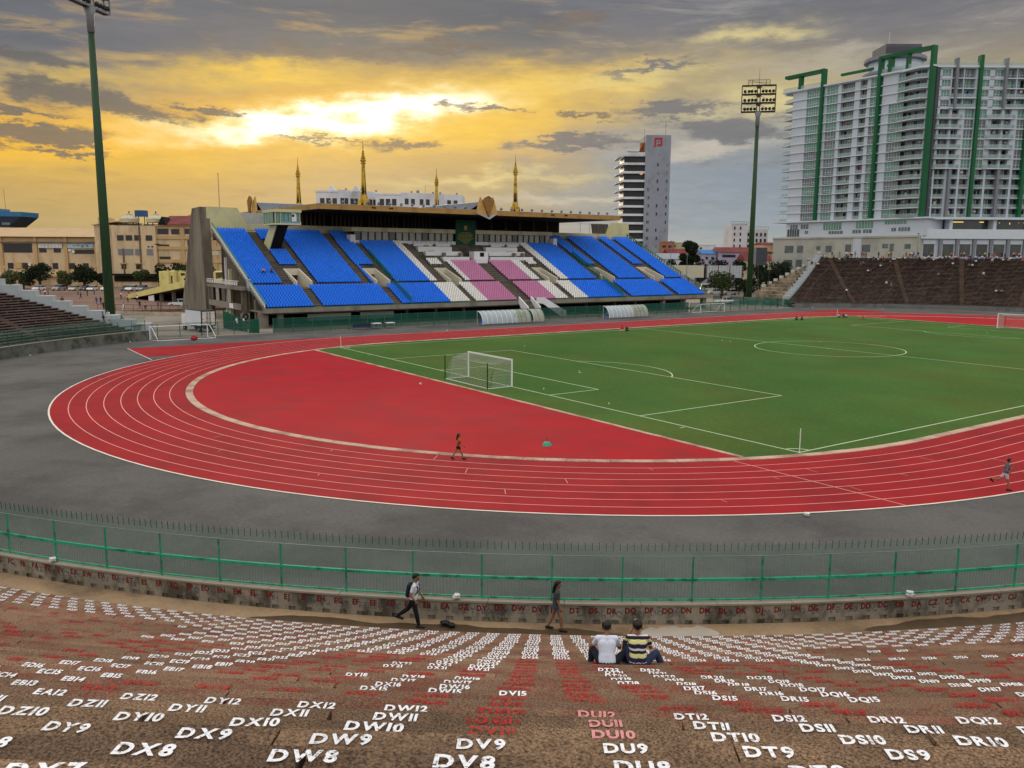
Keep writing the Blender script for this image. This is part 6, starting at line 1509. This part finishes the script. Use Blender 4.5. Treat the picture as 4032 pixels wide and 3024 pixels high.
for t0,w,z0,z1 in ((2.0,3.8,13.0,15.6),(7.4,2.6,13.1,15.6),(15.6,1.6,14,15.4),(19.4,2.4,13.3,15.5),(27.2,2.2,13.5,15.9),(41.0,2,14.6,16.0),(43.6,1.4,13.6,16),(33.6,3.0,13.4,15.8),(48.8,2,14.4,15.9),(1.8,3.8,8.0,10.5),(7.2,2.6,8.0,10.6),(19.5,4.6,8.0,10.6),(27.0,2.2,8,10.6),(33.4,3,8,10.8),(41,3,8,10.8),(47,3.2,8.2,10.8),(-3,3,3,5.6),(2.2,3,3,5.6)):
    b=MB();fb(b,LP,t0,t0+w,2.601,2.68,z0,z1);b.build('podium_window',m_hgl2,ap)
b=MB();fb(b,LP,30.2,33.2,2.602,2.75,8,17.9);b.build('white_bay',m_hw,ap)
b=MB();fb(b,RP,-1,75,-16,-2.0,0,BZ-.71);b.build('restaurant_back',m_dgl,ap)
for t in (8.4,22.4,36,49.5): b=MB();fb(b,RP,t,t+1,-1.99,1.2,19.8,BZ-.72);b.build('terrace_column',m_hw,ap)
b=MB();fb(b,RP,-1,75,-1.98,2.6,17.6,20.6);b.build('terrace_parapet',m_slabw,ap)
lit=emit('warm_lamp',(255,214,120),1.2)
b=MB()
for t,w in ((2,4.5),(10,4.4),(19.6,1.4)): fb(b,RP,t,t+w,-1.95,-1.9,22.9,23.15)
for k in range(14): t=24+k*2.6+rs.uniform(-.8,.8);fb(b,RP,t,t+.22,-1.95,-1.9,22.6+rs.uniform(-.6,.5),22.9)
b.build('ceiling_lamp',lit,ap)
b=MB();fb(b,RP,-1.6,75,-6,1.6,0,17.59);b.build('right_podium',m_hw,ap)
for k in range(11):
    t=1.2+5.4*k if k else .4
    for z0,z1 in ((12.0,15.9),(6.5,10.6)):
        b=MB();fb(b,RP,t,t+3.4,1.601,1.68,z0,z1);b.build('podium_window',m_dgl,ap)
    if k: b=MB();fb(b,RP,t-1.5,t-.7,1.601,2.4,0,17.3);b.build('grey_pier',m_hcol,ap)
    b=MB();fb(b,RP,t-.3,t+3.7,1.602,1.95,15.91,17.2);b.build('window_header',m_hw,ap)
# ------------------------------------------------------------------ people
m_skin=mat('skin',(150,104,78),.6,.06,6,spec=.35);m_hair=mat('black_hair',(22,19,18),.5,.2,12,spec=.4)
def V(*a): return Vector(a)
def down(pitch,splay=0,sg=1):
    """unit vector of a limb hanging down, swung forward by pitch and outward by splay (degrees)"""
    p,s=radians(pitch),radians(splay);return V(sg*sin(s),cos(s)*sin(p),-cos(s)*cos(p))
def skeleton(p):
    """joints of a figure 1.66 m tall facing +y; p holds the pose in degrees"""
    J={};ph=p.get('pelvis',.90);J['pel']=V(0,0,ph);ln=radians(p.get('lean',3));u=V(0,sin(ln),cos(ln))
    J['waist']=J['pel']+u*.16;J['chest']=J['pel']+u*.36;J['neck']=J['pel']+u*.49
    hl=radians(p.get('lean',3)+p.get('nod',4));hu=V(sin(radians(p.get('tilt',0))),sin(hl),cos(hl)).normalized();J['head']=J['neck']+hu*.155;J['hu']=hu
    tw=radians(p.get('turn',0))
    for s,n in ((-1,'L'),(1,'R')):
        J['sh'+n]=J['pel']+u*.455+V(s*.17*cos(tw),s*.17*sin(tw)*-1,0)
        a=p['arm'+n];d=down(a[0],a[1],s);J['el'+n]=J['sh'+n]+d*.275
        d2=down(a[0]+a[2],a[3],s);J['wr'+n]=J['el'+n]+d2*.235;J['hd'+n]=d2
        J['hip'+n]=J['pel']+V(s*.088,0,-.02)
        l=p['leg'+n];d=down(l[0],l[1],s);J['kn'+n]=J['hip'+n]+d*.405
        d2=down(l[0]-l[2],l[3] if len(l)>3 else l[1]*.3,s);J['an'+n]=J['kn'+n]+d2*.39
        f=l[4] if len(l)>4 else 0;J['ft'+n]=J['an'+n]+V(s*.03,.15*cos(radians(f)),.15*sin(radians(f))-.045)
    return J
def capsules(J,fingers=False,female=False):
    C=[]
    def c(a,b,r0,r1,t): C.append((a,b,r0,r1,t))
    up_=(J['neck']-J['pel']).normalized();side=(J['shR']-J['shL']).normalized()
    for s in (-1,1):
        o=side*(s*.062);c(J['pel']+o,J['waist']+o*.8,.098,.088,2 if not female else 2)
        c(J['waist']+o*.8,J['chest']+o*1.25,.088,.098,1);c(J['chest']+o*1.25,J['pel']+up_*.44+o*1.2,.098,.062,1)
    c(J['shL'],J['shR'],.056,.056,1);c(J['neck']-up_*.06,J['head'],.050,.046,0)
    h=J['head'];hu=J['hu'];fy=V(0,1,0)-hu*hu.y;fy.normalize()
    c(h+hu*.045-fy*.012,h+hu*.055+fy*.008,.089,.086,0);c(h+fy*.028-hu*.01,h+fy*.04-hu*.055,.062,.044,0)
    c(h+fy*.094+hu*.02,h+fy*.112-hu*.012,.010,.014,0)
    sd=fy.cross(hu)
    for s in (-1,1): c(h+sd*s*.085+hu*.02,h+sd*s*.09-hu*.022,.016,.012,0)
    for s,n in ((-1,'L'),(1,'R')):
        c(J['sh'+n],J['el'+n],.050,.038,5);c(J['el'+n],J['wr'+n],.037,.026,0)
        w=J['wr'+n];d=J['hd'+n];a=side*-s;pal=d.cross(V(0,1,0) if abs(d.y)<.8 else V(0,0,1)).normalized();acr=d.cross(pal)
        if not fingers: c(w,w+d*.13,.030,.022,0)
        else:
            for k in (-1,0,1): c(w+acr*k*.012,w+d*.085+acr*k*.024,.020,.017,0)
            for k,ln in enumerate((.062,.074,.070,.054)):
                b0=w+d*.088+acr*(-.033+.022*k);curl=(pal*s*-.35+d).normalized();b1=b0+curl*ln*.5;b2=b1+(curl+pal*s*-.6).normalized()*ln*.5
                c(b0,b1,.0095,.009,0);c(b1,b2,.009,.0075,0)
            b0=w+d*.03+acr*.03;b1=b0+(d+acr*.9).normalized()*.045;c(b0,b1,.012,.010,0);c(b1,b1+(d+acr*.2).normalized()*.032,.010,.008,0)
        c(J['hip'+n],J['kn'+n],.083,.055,2);c(J['kn'+n],J['kn'+n].lerp(J['an'+n],.35),.054,.056,3);c(J['kn'+n].lerp(J['an'+n],.35),J['an'+n],.056,.036,3)
        c(J['an'+n]+V(0,-.045,-.03),J['ft'+n],.040,.032,4);c(J['an'+n],J['an'+n]+V(0,-.03,-.03),.038,.040,4)
    return C
def capmesh(mb,caps,grow=0,k=10):
    for a,b,r0,r1,_ in caps:
        r0+=grow;r1+=grow;d=b-a;L=d.length
        if L<1e-5: mb.sphere(tuple(a),r0,k);continue
        d/=L;pts=[];rs_=[]
        for f in (-.98,-.8,-.45,0): pts.append(a+d*r0*f);rs_.append(r0*sqrt(1-f*f))
        for f in (0,.45,.8,.98): pts.append(b+d*r1*f);rs_.append(r1*sqrt(1-f*f))
        mb.tube(pts,rs_,k)
def solid(name,caps,mats,grow=0,vox=.014,smooth_=3,pick=None,extra=None):
    """one continuous skin grown over the limbs"""
    b=MB();capmesh(b,caps,grow)
    if extra: b.add(extra.v,extra.f)
    me=bpy.data.meshes.new('x');me.from_pydata(b.v,[],b.f);o=bpy.data.objects.new('x',me);COL.objects.link(o)
    r=o.modifiers.new('r','REMESH');r.mode='VOXEL';r.voxel_size=vox
    if smooth_: s=o.modifiers.new('s','SMOOTH');s.factor=.5;s.iterations=smooth_
    dg=bpy.context.evaluated_depsgraph_get();dg.update();out=bpy.data.meshes.new_from_object(o.evaluated_get(dg));bpy.data.objects.remove(o);bpy.data.meshes.remove(me)
    out.name=name;out.materials.clear()
    for q in mats: out.materials.append(q)
    out.polygons.foreach_set('use_smooth',[True]*len(out.polygons))
    if pick:
        for p in out.polygons:
            c=p.center;best=9
            for a,bb,r0,r1,t in caps:
                d=bb-a;L2=d.length_squared;f=0 if L2<1e-9 else max(0,min(1,(c-a).dot(d)/L2));q=(c-(a+d*f)).length-(r0+(r1-r0)*f)
                if q<best: best=q;bt=t
            p.material_index=pick(bt,c)
    out.update();return out
POSE=dict(
 walk=dict(pelvis=.865,lean=5,armL=(22,8,14,4),armR=(-24,8,18,4),legL=(-16,2,14,0,-8),legR=(24,2,8,0,8)),
 stand=dict(pelvis=.88,lean=1,armL=(3,9,10,4),armR=(-2,9,12,4),legL=(-2,4,3,2),legR=(3,4,3,2)),
 hips=dict(pelvis=.88,lean=0,armL=(-14,38,62,-25),armR=(4,10,30,2),legL=(-4,8,3,4),legR=(6,6,5,2)),
 sit=dict(pelvis=.10,lean=16,nod=10,armL=(42,12,30,-6),armR=(40,12,34,-8),legL=(112,16,118,6),legR=(108,22,112,8)),
 step=dict(pelvis=.10,lean=14,nod=12,armL=(34,16,48,-8),armR=(30,18,50,-10),legL=(84,14,86,4),legR=(80,18,80,6)),
 cross=dict(pelvis=.10,lean=14,nod=8,armL=(30,18,40,-10),armR=(34,16,36,-12),legL=(96,52,150,-30),legR=(92,56,152,-34)))
# coarse figures for the distance, clothing marked on one body
m_cl=[mat('plain_cloth_grey',(120,120,122),.85,.08)];
def cm(c,nm): 
    k='cloth_'+nm
    return bpy.data.materials.get(k) or mat(k,c,.85,.1,3)
CLO=dict(white=cm((224,224,226),'white'),red=cm((170,34,44),'red'),black=cm((30,30,32),'black'),grey=cm((118,118,122),'grey'),blue=cm((44,84,160),'blue'),yellow=cm((214,186,60),'yellow'),lime=cm((190,210,80),'lime'),teal=cm((70,150,150),'teal'),pink=cm((214,150,160),'pink'),navy=cm((34,40,62),'navy'),denim=cm((58,74,104),'denim'),orange=cm((206,110,50),'orange'),brown=cm((96,70,52),'brown'),khaki=cm((150,136,104),'khaki'),olive=cm((80,84,60),'olive'))
CROWD={}
for nm in ('stand','walk','hips','sit','step','cross'):
    J=skeleton(POSE[nm]);caps=capsules(J);h=J['head']
    caps.append((h+J['hu']*.07-V(0,.025,0),h+J['hu']*.06-V(0,.03,0),.092,.09,6))
    CROWD[nm]=solid('person_'+nm,caps,[m_skin,CLO['white'],CLO['navy'],m_hair],.004,.022,1,lambda t,c:{0:0,1:1,5:1,2:2,3:2,4:3,6:3}[t])
    zz=[v.co.z for v in CROWD[nm].vertices];CROWD[nm]['zmin']=min(zz)
def person(nm,pos,face,shirt,pants,label,group=None,s=1.0,feet=True):
    o=bpy.data.objects.new('person',CROWD[nm]);COL.objects.link(o)
    z=pos[2]-(CROWD[nm]['zmin']*s if nm in('stand','walk','hips') else 0);o.location=(pos[0],pos[1],z);o.rotation_euler=(0,0,face-pi/2);o.scale=(s,s,s)
    for i,c in ((1,shirt),(2,pants)): o.material_slots[i].link='OBJECT';o.material_slots[i].material=CLO[c]
    return tag(o,label,'person',group)
def toward(p,q): return atan2(q[1]-p[1],q[0]-p[0])
rp_=random.Random(17)
# sitting on the pitch
for nm,p,sh,pa,lab,f in (('cross',(-32.6,46.5,.014),'red','pink','person in a red top sitting on the far touchline beside one in black',2.4),('sit',(-32.3,47.15,.014),'black','black','person in black sitting on the far touchline beside one in red',-.4),
   ('cross',(-32.7,90.2,.014),'black','black','dark-clothed person cross-legged by the far touchline, left of a pair',0),('cross',(-32.2,91.1,.014),'navy','black','dark-clothed person sitting by the far touchline, right of a pair',.3),
   ('sit',(-32.6,103.2,.014),'white','navy','person in white sitting at the farthest corner pole',.3),('sit',(-32.1,104.1,.014),'black','navy','person in black sitting among three at the farthest corner',-.5),('cross',(-31.9,104.6,.014),'white','black','person in white sitting behind the one in black at the farthest corner',.8),
   ('cross',(-27.5,103.5,.014),'orange','khaki','person in an orange top sitting alone near the farthest corner',-.9)):
    person(nm,p,f,sh,pa,lab,'people sitting on the pitch edge')
# two in the blue seats
person('step',(-75.4,4.3,8.6),0,'pink','black','person in pink and black sitting among the blue seats, left of two','people in the blue seats');person('step',(-75.4,5.7,8.6),0,'brown','navy','dark-haired person sitting among the blue seats, right of two','people in the blue seats')
person('hips',(-57.9,16.4,.0),pi,'grey','black','person standing by the white trolley table behind the green fence');person('step',(-55.9,41.2,.45),.3,'black','navy','person in black sitting under the right end of the longest shelter')
# plaza
pz=[('hips',(-188.6,-18.6),'red','navy','child in red standing near the parked white hatchback'),('stand',(-193,-17.2),'red','black','small figure in red beside the child in red on the plaza'),('walk',(-180.8,-17.3),'white','black','child in a white shirt running on the plaza'),('stand',(-187.1,-15.9),'grey','olive','grey figure standing behind the child in white on the plaza'),('hips',(-183.6,-9.3),'lime','navy','person in a yellow-green vest on the plaza'),('walk',(-161.8,-11.7),'black','navy','person in dark clothes walking before the yellow-green vest'),('stand',(-176,-8.2),'black','black','person in black standing in front of a white hatchback'),('hips',(-183,-5.5),'teal','navy','person in teal standing between parked cars'),
 ('walk',(-137.4,-12.0),'blue','blue','child in blue walking on the plaza left of the green mast'),('stand',(-137,-11.2),'black','navy','child in black beside the child in blue'),('walk',(-135.2,-10.3),'orange','black','person in black trousers walking just left of the green mast'),('stand',(-134.9,-9.6),'olive','olive','person in olive half hidden by the green mast'),('walk',(-116.3,-14.0),'black','black','person in black walking down from the plaza to the terrace end'),
 ('stand',(-157.3,-3.5),'white','black','person in white standing just right of the green mast'),('hips',(-141.1,-5.0),'yellow','navy','person in a yellow top at the lower tip of the ramp'),('walk',(-140.2,-3.2),'white','black','person in white walking below the yellow ramp'),('hips',(-116.6,-7.3),'black','black','person in black with hands on hips behind the plaza rail'),('stand',(-108.9,-7.8),'pink','black','person in a pale pink top and black shorts behind the plaza rail'),('stand',(-115.8,-4.0),'grey','grey','grey figure, left of two in front of the cars under the ramp'),('stand',(-110.9,-4.5),'olive','grey','grey figure, right of two in front of the cars under the ramp'),('walk',(-110.1,-11.5),'white','white','woman in white wide trousers right of the mast foot'),('cross',(-185,3.5),'red','red','person in red crouching behind the ramp tip')]
for nm,p,sh,pa,lab in pz: person(nm,(p[0],p[1],.56),rp_.uniform(-3,3),sh,pa,lab,'people on the plaza',1.0)
# at the end of the left terrace
for nm,p,sh,pa,lab,f in (('cross',(-62.6,-22.9,2.95),'black','black','person in black sitting on the white end blocks, leftmost of the group',.5),('sit',(-62.0,-22.0,3.0),'white','black','person in white sitting beside the one in black on the end blocks',-.6),('hips',(-60.3,-23.0,2.14),'grey','black','person in a grey shirt standing on a terrace row by the end blocks',2.0),('step',(-60.2,-22.1,2.2),'brown','navy','person sitting by the one standing in grey at the terrace end',.4),('sit',(-61.0,-20.6,2.35),'grey','black','person in grey sitting at the foot of the green mast',.2),('walk',(-64.6,-33.2,5.85),'black','black','person in black walking along the upper rows of the left terrace',.9)):
    person(nm,p,f,sh,pa,lab,'people at the left terrace end')
person('sit',(-63.9,-27.3,5.0),-.3,'brown','black','dark figure sitting on top of a white end block with back turned','people at the left terrace end')
# far terrace
def far_spot(t,n,dr=.14):
    r=rowr(n)+dr;return (CX+r*cos(radians(t)),CYF+r*sin(radians(t)),rowz(n)+.01)
listed=[('stand',141.9,2.0,'white','black','person in white with a black bag standing atop the white steps'),('sit',144.2,6.3,'white','navy','person in white sitting high on the white steps'),('step',143.7,6.7,'black','navy','person in black sitting at the top of the far steps'),('step',143.2,7.6,'orange','brown','person in orange sitting just below the top of the white steps'),('step',142.7,8.0,'white','black','person in white sitting at the row end beside the person in orange'),('sit',145.8,12.1,'grey','black','person in grey sitting alone lower on the white steps'),
 ('step',132.0,9.3,'white','navy','person in white sitting in an upper far row, left of a pair'),('step',131.6,9.3,'black','navy','person in black sitting in an upper far row, right of a pair'),('step',134.5,13.1,'white','black','person in white bending in the middle rows below the pair'),('step',134.1,13.0,'brown','black','dark figure beside the bending person in white'),('cross',132.0,22.5,'white','khaki','person in white lying low in the middle far rows'),('step',131.2,23.0,'grey','khaki','person in grey sitting beside the one in white in the lower far rows'),('walk',140.7,31.4,'white','black','person in white climbing the left aisle of the far terrace'),('step',130.2,6.3,'grey','navy','person in grey sitting high up right of the second aisle top'),('step',135.2,6.7,'brown','grey','brown-clad person sitting high between the first two aisles'),('step',134.8,6.7,'grey','navy','grey-clad person beside the brown-clad one between the first two aisles'),('step',122.7,15.0,'khaki','brown','khaki-clad person sitting mid terrace right of the second aisle'),('cross',115.5,13.6,'white','grey','person in white sitting mid terrace right of the third aisle'),('step',120.3,7.2,'white','navy','person in white near the top, just left of the third aisle'),('step',117.8,8.0,'grey','navy','grey-clad person near the top right of the third aisle, left of a pair'),('step',117.3,8.0,'white','navy','person in white near the top right of the third aisle, right of a pair'),('step',116.8,5.1,'white','black','person in white above the pair right of the third aisle'),('step',114.4,3.7,'white','grey','person in white at the rim far right of the third aisle'),('step',113.1,27.1,'white','navy','person in white sitting low at the right picture edge'),('step',112.6,27.4,'brown','black','dark figure beside the person in white low at the right edge'),('step',112.2,27.3,'khaki','black','khaki-clad figure, rightmost of three low at the right edge')]
for nm,t,n,sh,pa,lab in listed:
    p=far_spot(t,round(n));p=(p[0],p[1],p[2]+(.55 if t>143.9 else 0));person(nm,p,toward(p,(CX,CYF)),sh,pa,lab,'people on the far terrace')
rc=random.Random(23);k={};t=141.4;cc=['white','red','black','grey','white','navy','pink','black','brown','white','grey','yellow','blue','orange','black','white']
i=0;seq=0
while t>109.5:
    i+=1;nm=rc.choice(('step','step','step','stand','hips','sit'));row=2 if nm in('stand','hips') else rc.choice((2,2,3,3,4));sh=rc.choice(cc);pa=rc.choice(('black','navy','denim','grey'));p=far_spot(t,row)
    k[sh]=k.get(sh,0)+1
    person(nm,p,toward(p,(CX,CYF))+rc.uniform(-.5,.5),sh,pa,'person in a '+sh+' top '+('standing' if nm in('stand','hips') else 'sitting')+' on the far terrace rim, '+ordinal(i)+' from the white steps','people along the far terrace rim',rc.uniform(.94,1.04))
    t-=rc.choice((.22,.28,.34,.42,.7 if t>128 else .3))
# ---------------------------------------------------------------- near figures
def clothes(caps,tags,cut=None):
    out=[]
    for a,b,r0,r1,t in caps:
        if t in tags:
            if cut and t in cut:
                f=cut[t];b=a.lerp(b,f);r1=r0+(r1-r0)*f
            out.append((a,b,r0,r1,t))
    return out
def near_person(label,pose,loc,face,s,shirt,pants,shorts=None,long_hair=False,shoes=None,bare=False,sleeve=.62):
    J=skeleton(pose);caps=capsules(J,True);t=thing('person',label,'person',loc,face-pi/2);t.scale=(s,s,s)
    me=solid('body',caps,[m_skin],0,.0085,2);inst('body',me,t);zmin=min(v.co.z for v in me.vertices)
    if pose.get('ground'): t.location.z-=zmin*s
    hem=[(J['waist']+(J['shR']-J['shL']).normalized()*q*.055,J['waist'].lerp(J['pel'],.8)+(J['shR']-J['shL']).normalized()*q*.06,.095,.103,1) for q in (-1,1)]
    me=solid('shirt',clothes(caps,(1,5),{5:sleeve})+hem,[shirt],.013,.013,3);inst('shirt',me,t)
    tags=(2,3) if not shorts else (2,);me=solid('trousers',clothes(caps,tags,{2:1} if not shorts else None) if not shorts else [((a,a.lerp(b,shorts) if (a-J['hipL']).length<.01 or (a-J['hipR']).length<.01 else b,r0,r1,tt)) for a,b,r0,r1,tt in caps if tt==2],[pants],.013,.013,3);inst('trousers' if not shorts else 'shorts',me,t)
    h=J['head'];hu=J['hu'];fy=(V(0,1,0)-hu*hu.y).normalized();sd=fy.cross(hu)
    hc=[(h+hu*.075-fy*.022,h+hu*.055-fy*.034,.097,.098,6),(h+hu*.115+fy*.015,h+hu*.10-fy*.03,.062,.075,6),(h+hu*.10+fy*.055,h+hu*.11+fy*.01,.036,.05,6)]
    for q in range(10): a=rp_.uniform(0,6.28);hc.append((h+hu*.11+(fy*cos(a)+sd*sin(a))*.05-fy*.015,h+hu*(.135+rp_.uniform(-.008,.01))+(fy*cos(a)+sd*sin(a))*.062-fy*.01,.03,.014,6))
    if long_hair:
        hc+= [(h-fy*.07+hu*.02,h-fy*.105-hu*.12,.066,.05,6),(h-fy*.105-hu*.12,h-fy*.12-hu*.27,.05,.026,6)]
    inst('hair',solid('hair',hc,[m_hair],0,.011,2),t)
    e=MB()
    for q in (-1,1): e.sphere(tuple(h+fy*.083+sd*q*.033+hu*.022),(.013,.010,.009),8)
    part('eyes',e,m_hair,t)
    e=MB();e.sphere(tuple(h+fy*.082-hu*.052),(.024,.012,.008),8);part('mouth',e,mat('lips',(140,76,70),.5),t)
    if shoes is not None:
        for n in 'LR':
            c=[c_ for c_ in caps if c_[4]==4 and ((c_[0]-J['an'+n]).length<.08)];inst('shoe',solid('shoe',c,[shoes],.010,.010,2),t)
    return t,J
def printed(name,base,spot,sc,lo=.5,hi=.56):
    m=mat(name,base,.85,.05,3);nt=m.node_tree;b=nt.nodes['Principled BSDF'];src=b.inputs['Base Color'].links[0].from_socket
    tc_=nt.nodes.new('ShaderNodeTexCoord');n=nt.nodes.new('ShaderNodeTexNoise');n.inputs['Scale'].default_value=sc;nt.links.new(tc_.outputs['Object'],n.inputs['Vector'])
    r=nt.nodes.new('ShaderNodeMapRange');r.inputs[1].default_value=lo;r.inputs[2].default_value=hi;nt.links.new(n.outputs['Fac'],r.inputs[0])
    x=nt.nodes.new('ShaderNodeMix');x.data_type='RGBA';nt.links.new(r.outputs[0],x.inputs[0]);nt.links.new(src,x.inputs[6]);x.inputs[7].default_value=rgba(lin(spot));nt.links.new(x.outputs[2],b.inputs['Base Color']);return m
def striped(name,cols,period,axis=(0,0,1)):
    m=bpy.data.materials.new(name);m.use_nodes=True;nt=m.node_tree;b=nt.nodes['Principled BSDF'];b.inputs['Roughness'].default_value=.9
    tc_=nt.nodes.new('ShaderNodeTexCoord');d=nt.nodes.new('ShaderNodeVectorMath');d.operation='DOT_PRODUCT';nt.links.new(tc_.outputs['Object'],d.inputs[0]);d.inputs[1].default_value=axis
    q=nt.nodes.new('ShaderNodeMath');q.operation='DIVIDE';nt.links.new(d.outputs['Value'],q.inputs[0]);q.inputs[1].default_value=period
    f=nt.nodes.new('ShaderNodeMath');f.operation='FRACT';nt.links.new(q.outputs[0],f.inputs[0]);r=nt.nodes.new('ShaderNodeValToRGB');r.color_ramp.interpolation='CONSTANT';nt.links.new(f.outputs[0],r.inputs[0])
    el=r.color_ramp.elements;n=len(cols)
    while len(el)<n: el.new(.5)
    for i,(p,c) in enumerate(cols): el[i].position=p;el[i].color=rgba(lin(c))
    nt.links.new(r.outputs[0],b.inputs['Base Color']);return m
m_tee=printed('printed_white_tee',(226,228,234),(120,140,170),9,.60,.66);m_jeans=mat('dark_jeans',(34,38,50),.85,.1,6);m_whitet=mat('white_tee',(226,232,246),.9,.04,3,bump=.3,bscale=14)
m_greyt=mat('charcoal_tee',(70,72,76),.9,.08,4);m_denim=mat('denim_shorts',(64,84,116),.9,.15,8);m_blackc=mat('black_cloth',(28,28,32),.9,.1,4);m_plim=mat('shoe_dark',(46,40,40),.6,.1,3);m_shw=mat('shoe_pale',(170,166,156),.6,.1,3)
m_dnm=mat('blue_jeans',(46,60,88),.85,.14,5)
tang=lambda t:t-pi/2   # heading right along the walkway seen from the terrace
def on_walk(r,a): return (CX+r*cos(a),CYT+r*sin(a),WALK)
# walker with backpack
wp=dict(POSE['walk']);wp.update(ground=1,lean=6,armR=(-20,14,58,-4),armL=(8,10,24,2),legL=(-30,2,24,0,-25),legR=(14,2,3,0,4))
a=atan2(-31.33-CYT,43.28-CX)
walkdir=a+pi/2
t,J=near_person('young man in a printed white T-shirt and black trousers walking with a backpack',wp,on_walk(61.0,a),walkdir,1.0,m_tee,m_blackc,shoes=m_plim)
bp_=thing('backpack','dark navy backpack worn by the young man walking on the walkway','backpack',t.location,0);bp_.rotation_euler=t.rotation_euler
mnav=mat('navy_pack',(30,34,52),.8,.12,4)
up_=(J['neck']-J['pel']).normalized();bc=J['pel']+up_*.27+V(0,-.17,0)
b=MB();pk=[(bc+V(x,0,0)-up_*.13,bc+V(x,.01,0)+up_*.15,.085,.07,0) for x in (-.07,0,.07)];inst('pack_body',solid('pack_body',pk,[mnav],0,.012,2),bp_)
b=MB()
for s in (-1,1): 
    x=s*.105;b.tube([tuple(bc+V(x,.04,0)+up_*.17),tuple(J['pel']+up_*.475+V(x,.0,.0)),tuple(J['pel']+up_*.40+V(x,.112,0)),tuple(J['pel']+up_*.25+V(x*1.1,.118,0)),tuple(J['pel']+up_*.14+V(x*1.35,.02,0)),tuple(bc+V(x,.05,0)-up_*.12)],.020,8)
part('strap',b,mnav,bp_,True)
# walking woman
wq=dict(POSE['walk']);wq.update(ground=1,lean=4,armR=(4,6,18,2),armL=(-14,8,14,2),legL=(-12,2,12,0,-10),legR=(24,2,20,0,0))
a2=atan2(-27.94-CYT,45.85-CX)
near_person('woman in a charcoal T-shirt and denim shorts walking past the wall, black ponytail',wq,on_walk(60.95,a2),a2+pi/2,.93,m_greyt,m_denim,.42,True,m_plim)
# two seated men seen from behind
def on_row(n,a,dr=0): r=rowr(n)+dr;return (CX+r*cos(a),CYT+r*sin(a),rowz(n)+.005)
rowseat=24
s1=dict(POSE['sit']);s1.update(pelvis=.085,lean=24,nod=12,armL=(30,22,60,-16),armR=(26,20,72,-22),legL=(116,26,122,6),legR=(114,44,120,20))
s2=dict(POSE['sit']);s2.update(pelvis=.085,lean=20,nod=0,armL=(46,14,106,-34),armR=(24,22,66,-10),legL=(118,16,124,4),legR=(112,46,118,24))
aa=atan2(-33.2-CYT,53.95-CX);p=on_row(rowseat,aa,.1);near_person('young man in a plain pale T-shirt sitting on the terrace with his back turned',s1,p,aa+pi,.9,m_whitet,m_jeans,shoes=m_plim)
ab=atan2(-32.77-CYT,54.27-CX);p=on_row(rowseat,ab,.08)
m_str=striped('striped_polo',[(0,(232,228,150)),(.2,(40,28,52)),(.42,(228,226,228)),(.58,(40,28,52)),(.8,(52,30,62)),(.9,(226,220,170))],.235)
near_person('young man in a purple, white and yellow striped shirt sitting on the terrace',s2,p,ab+pi,.92,m_str,m_dnm,shoes=m_shw)
# on the track
tw=dict(POSE['walk']);tw.update(ground=1,lean=2,armR=(26,12,18,4),armL=(-10,8,10,3),legL=(-26,2,8,0,-20),legR=(24,2,4,0,8))
m_ot=printed('orange_pattern_top',(214,120,50),(90,40,50),11,.46,.54)
near_person('woman in an orange patterned top and black shorts walking on the inner lane',tw,(24.0,-18.0,.015),YAW-pi/2+.25,.93,m_ot,m_blackc,.5,True,m_plim)
jg=dict(POSE['walk']);jg.update(ground=1,lean=8,armL=(10,12,80,0),armR=(-30,14,80,-4),legL=(-34,2,58,0,-40),legR=(16,2,12,0,4))
m_gt=mat('slate_tee',(92,96,108),.9,.1,4);m_sh=mat('pale_shorts',(196,198,204),.9,.06,4)
near_person('man in a slate T-shirt and pale shorts jogging on the outer lanes at the right',jg,(44.95,1.8,.015),YAW-pi/2-.15,1.0,m_gt,m_sh,.6,False,m_plim)
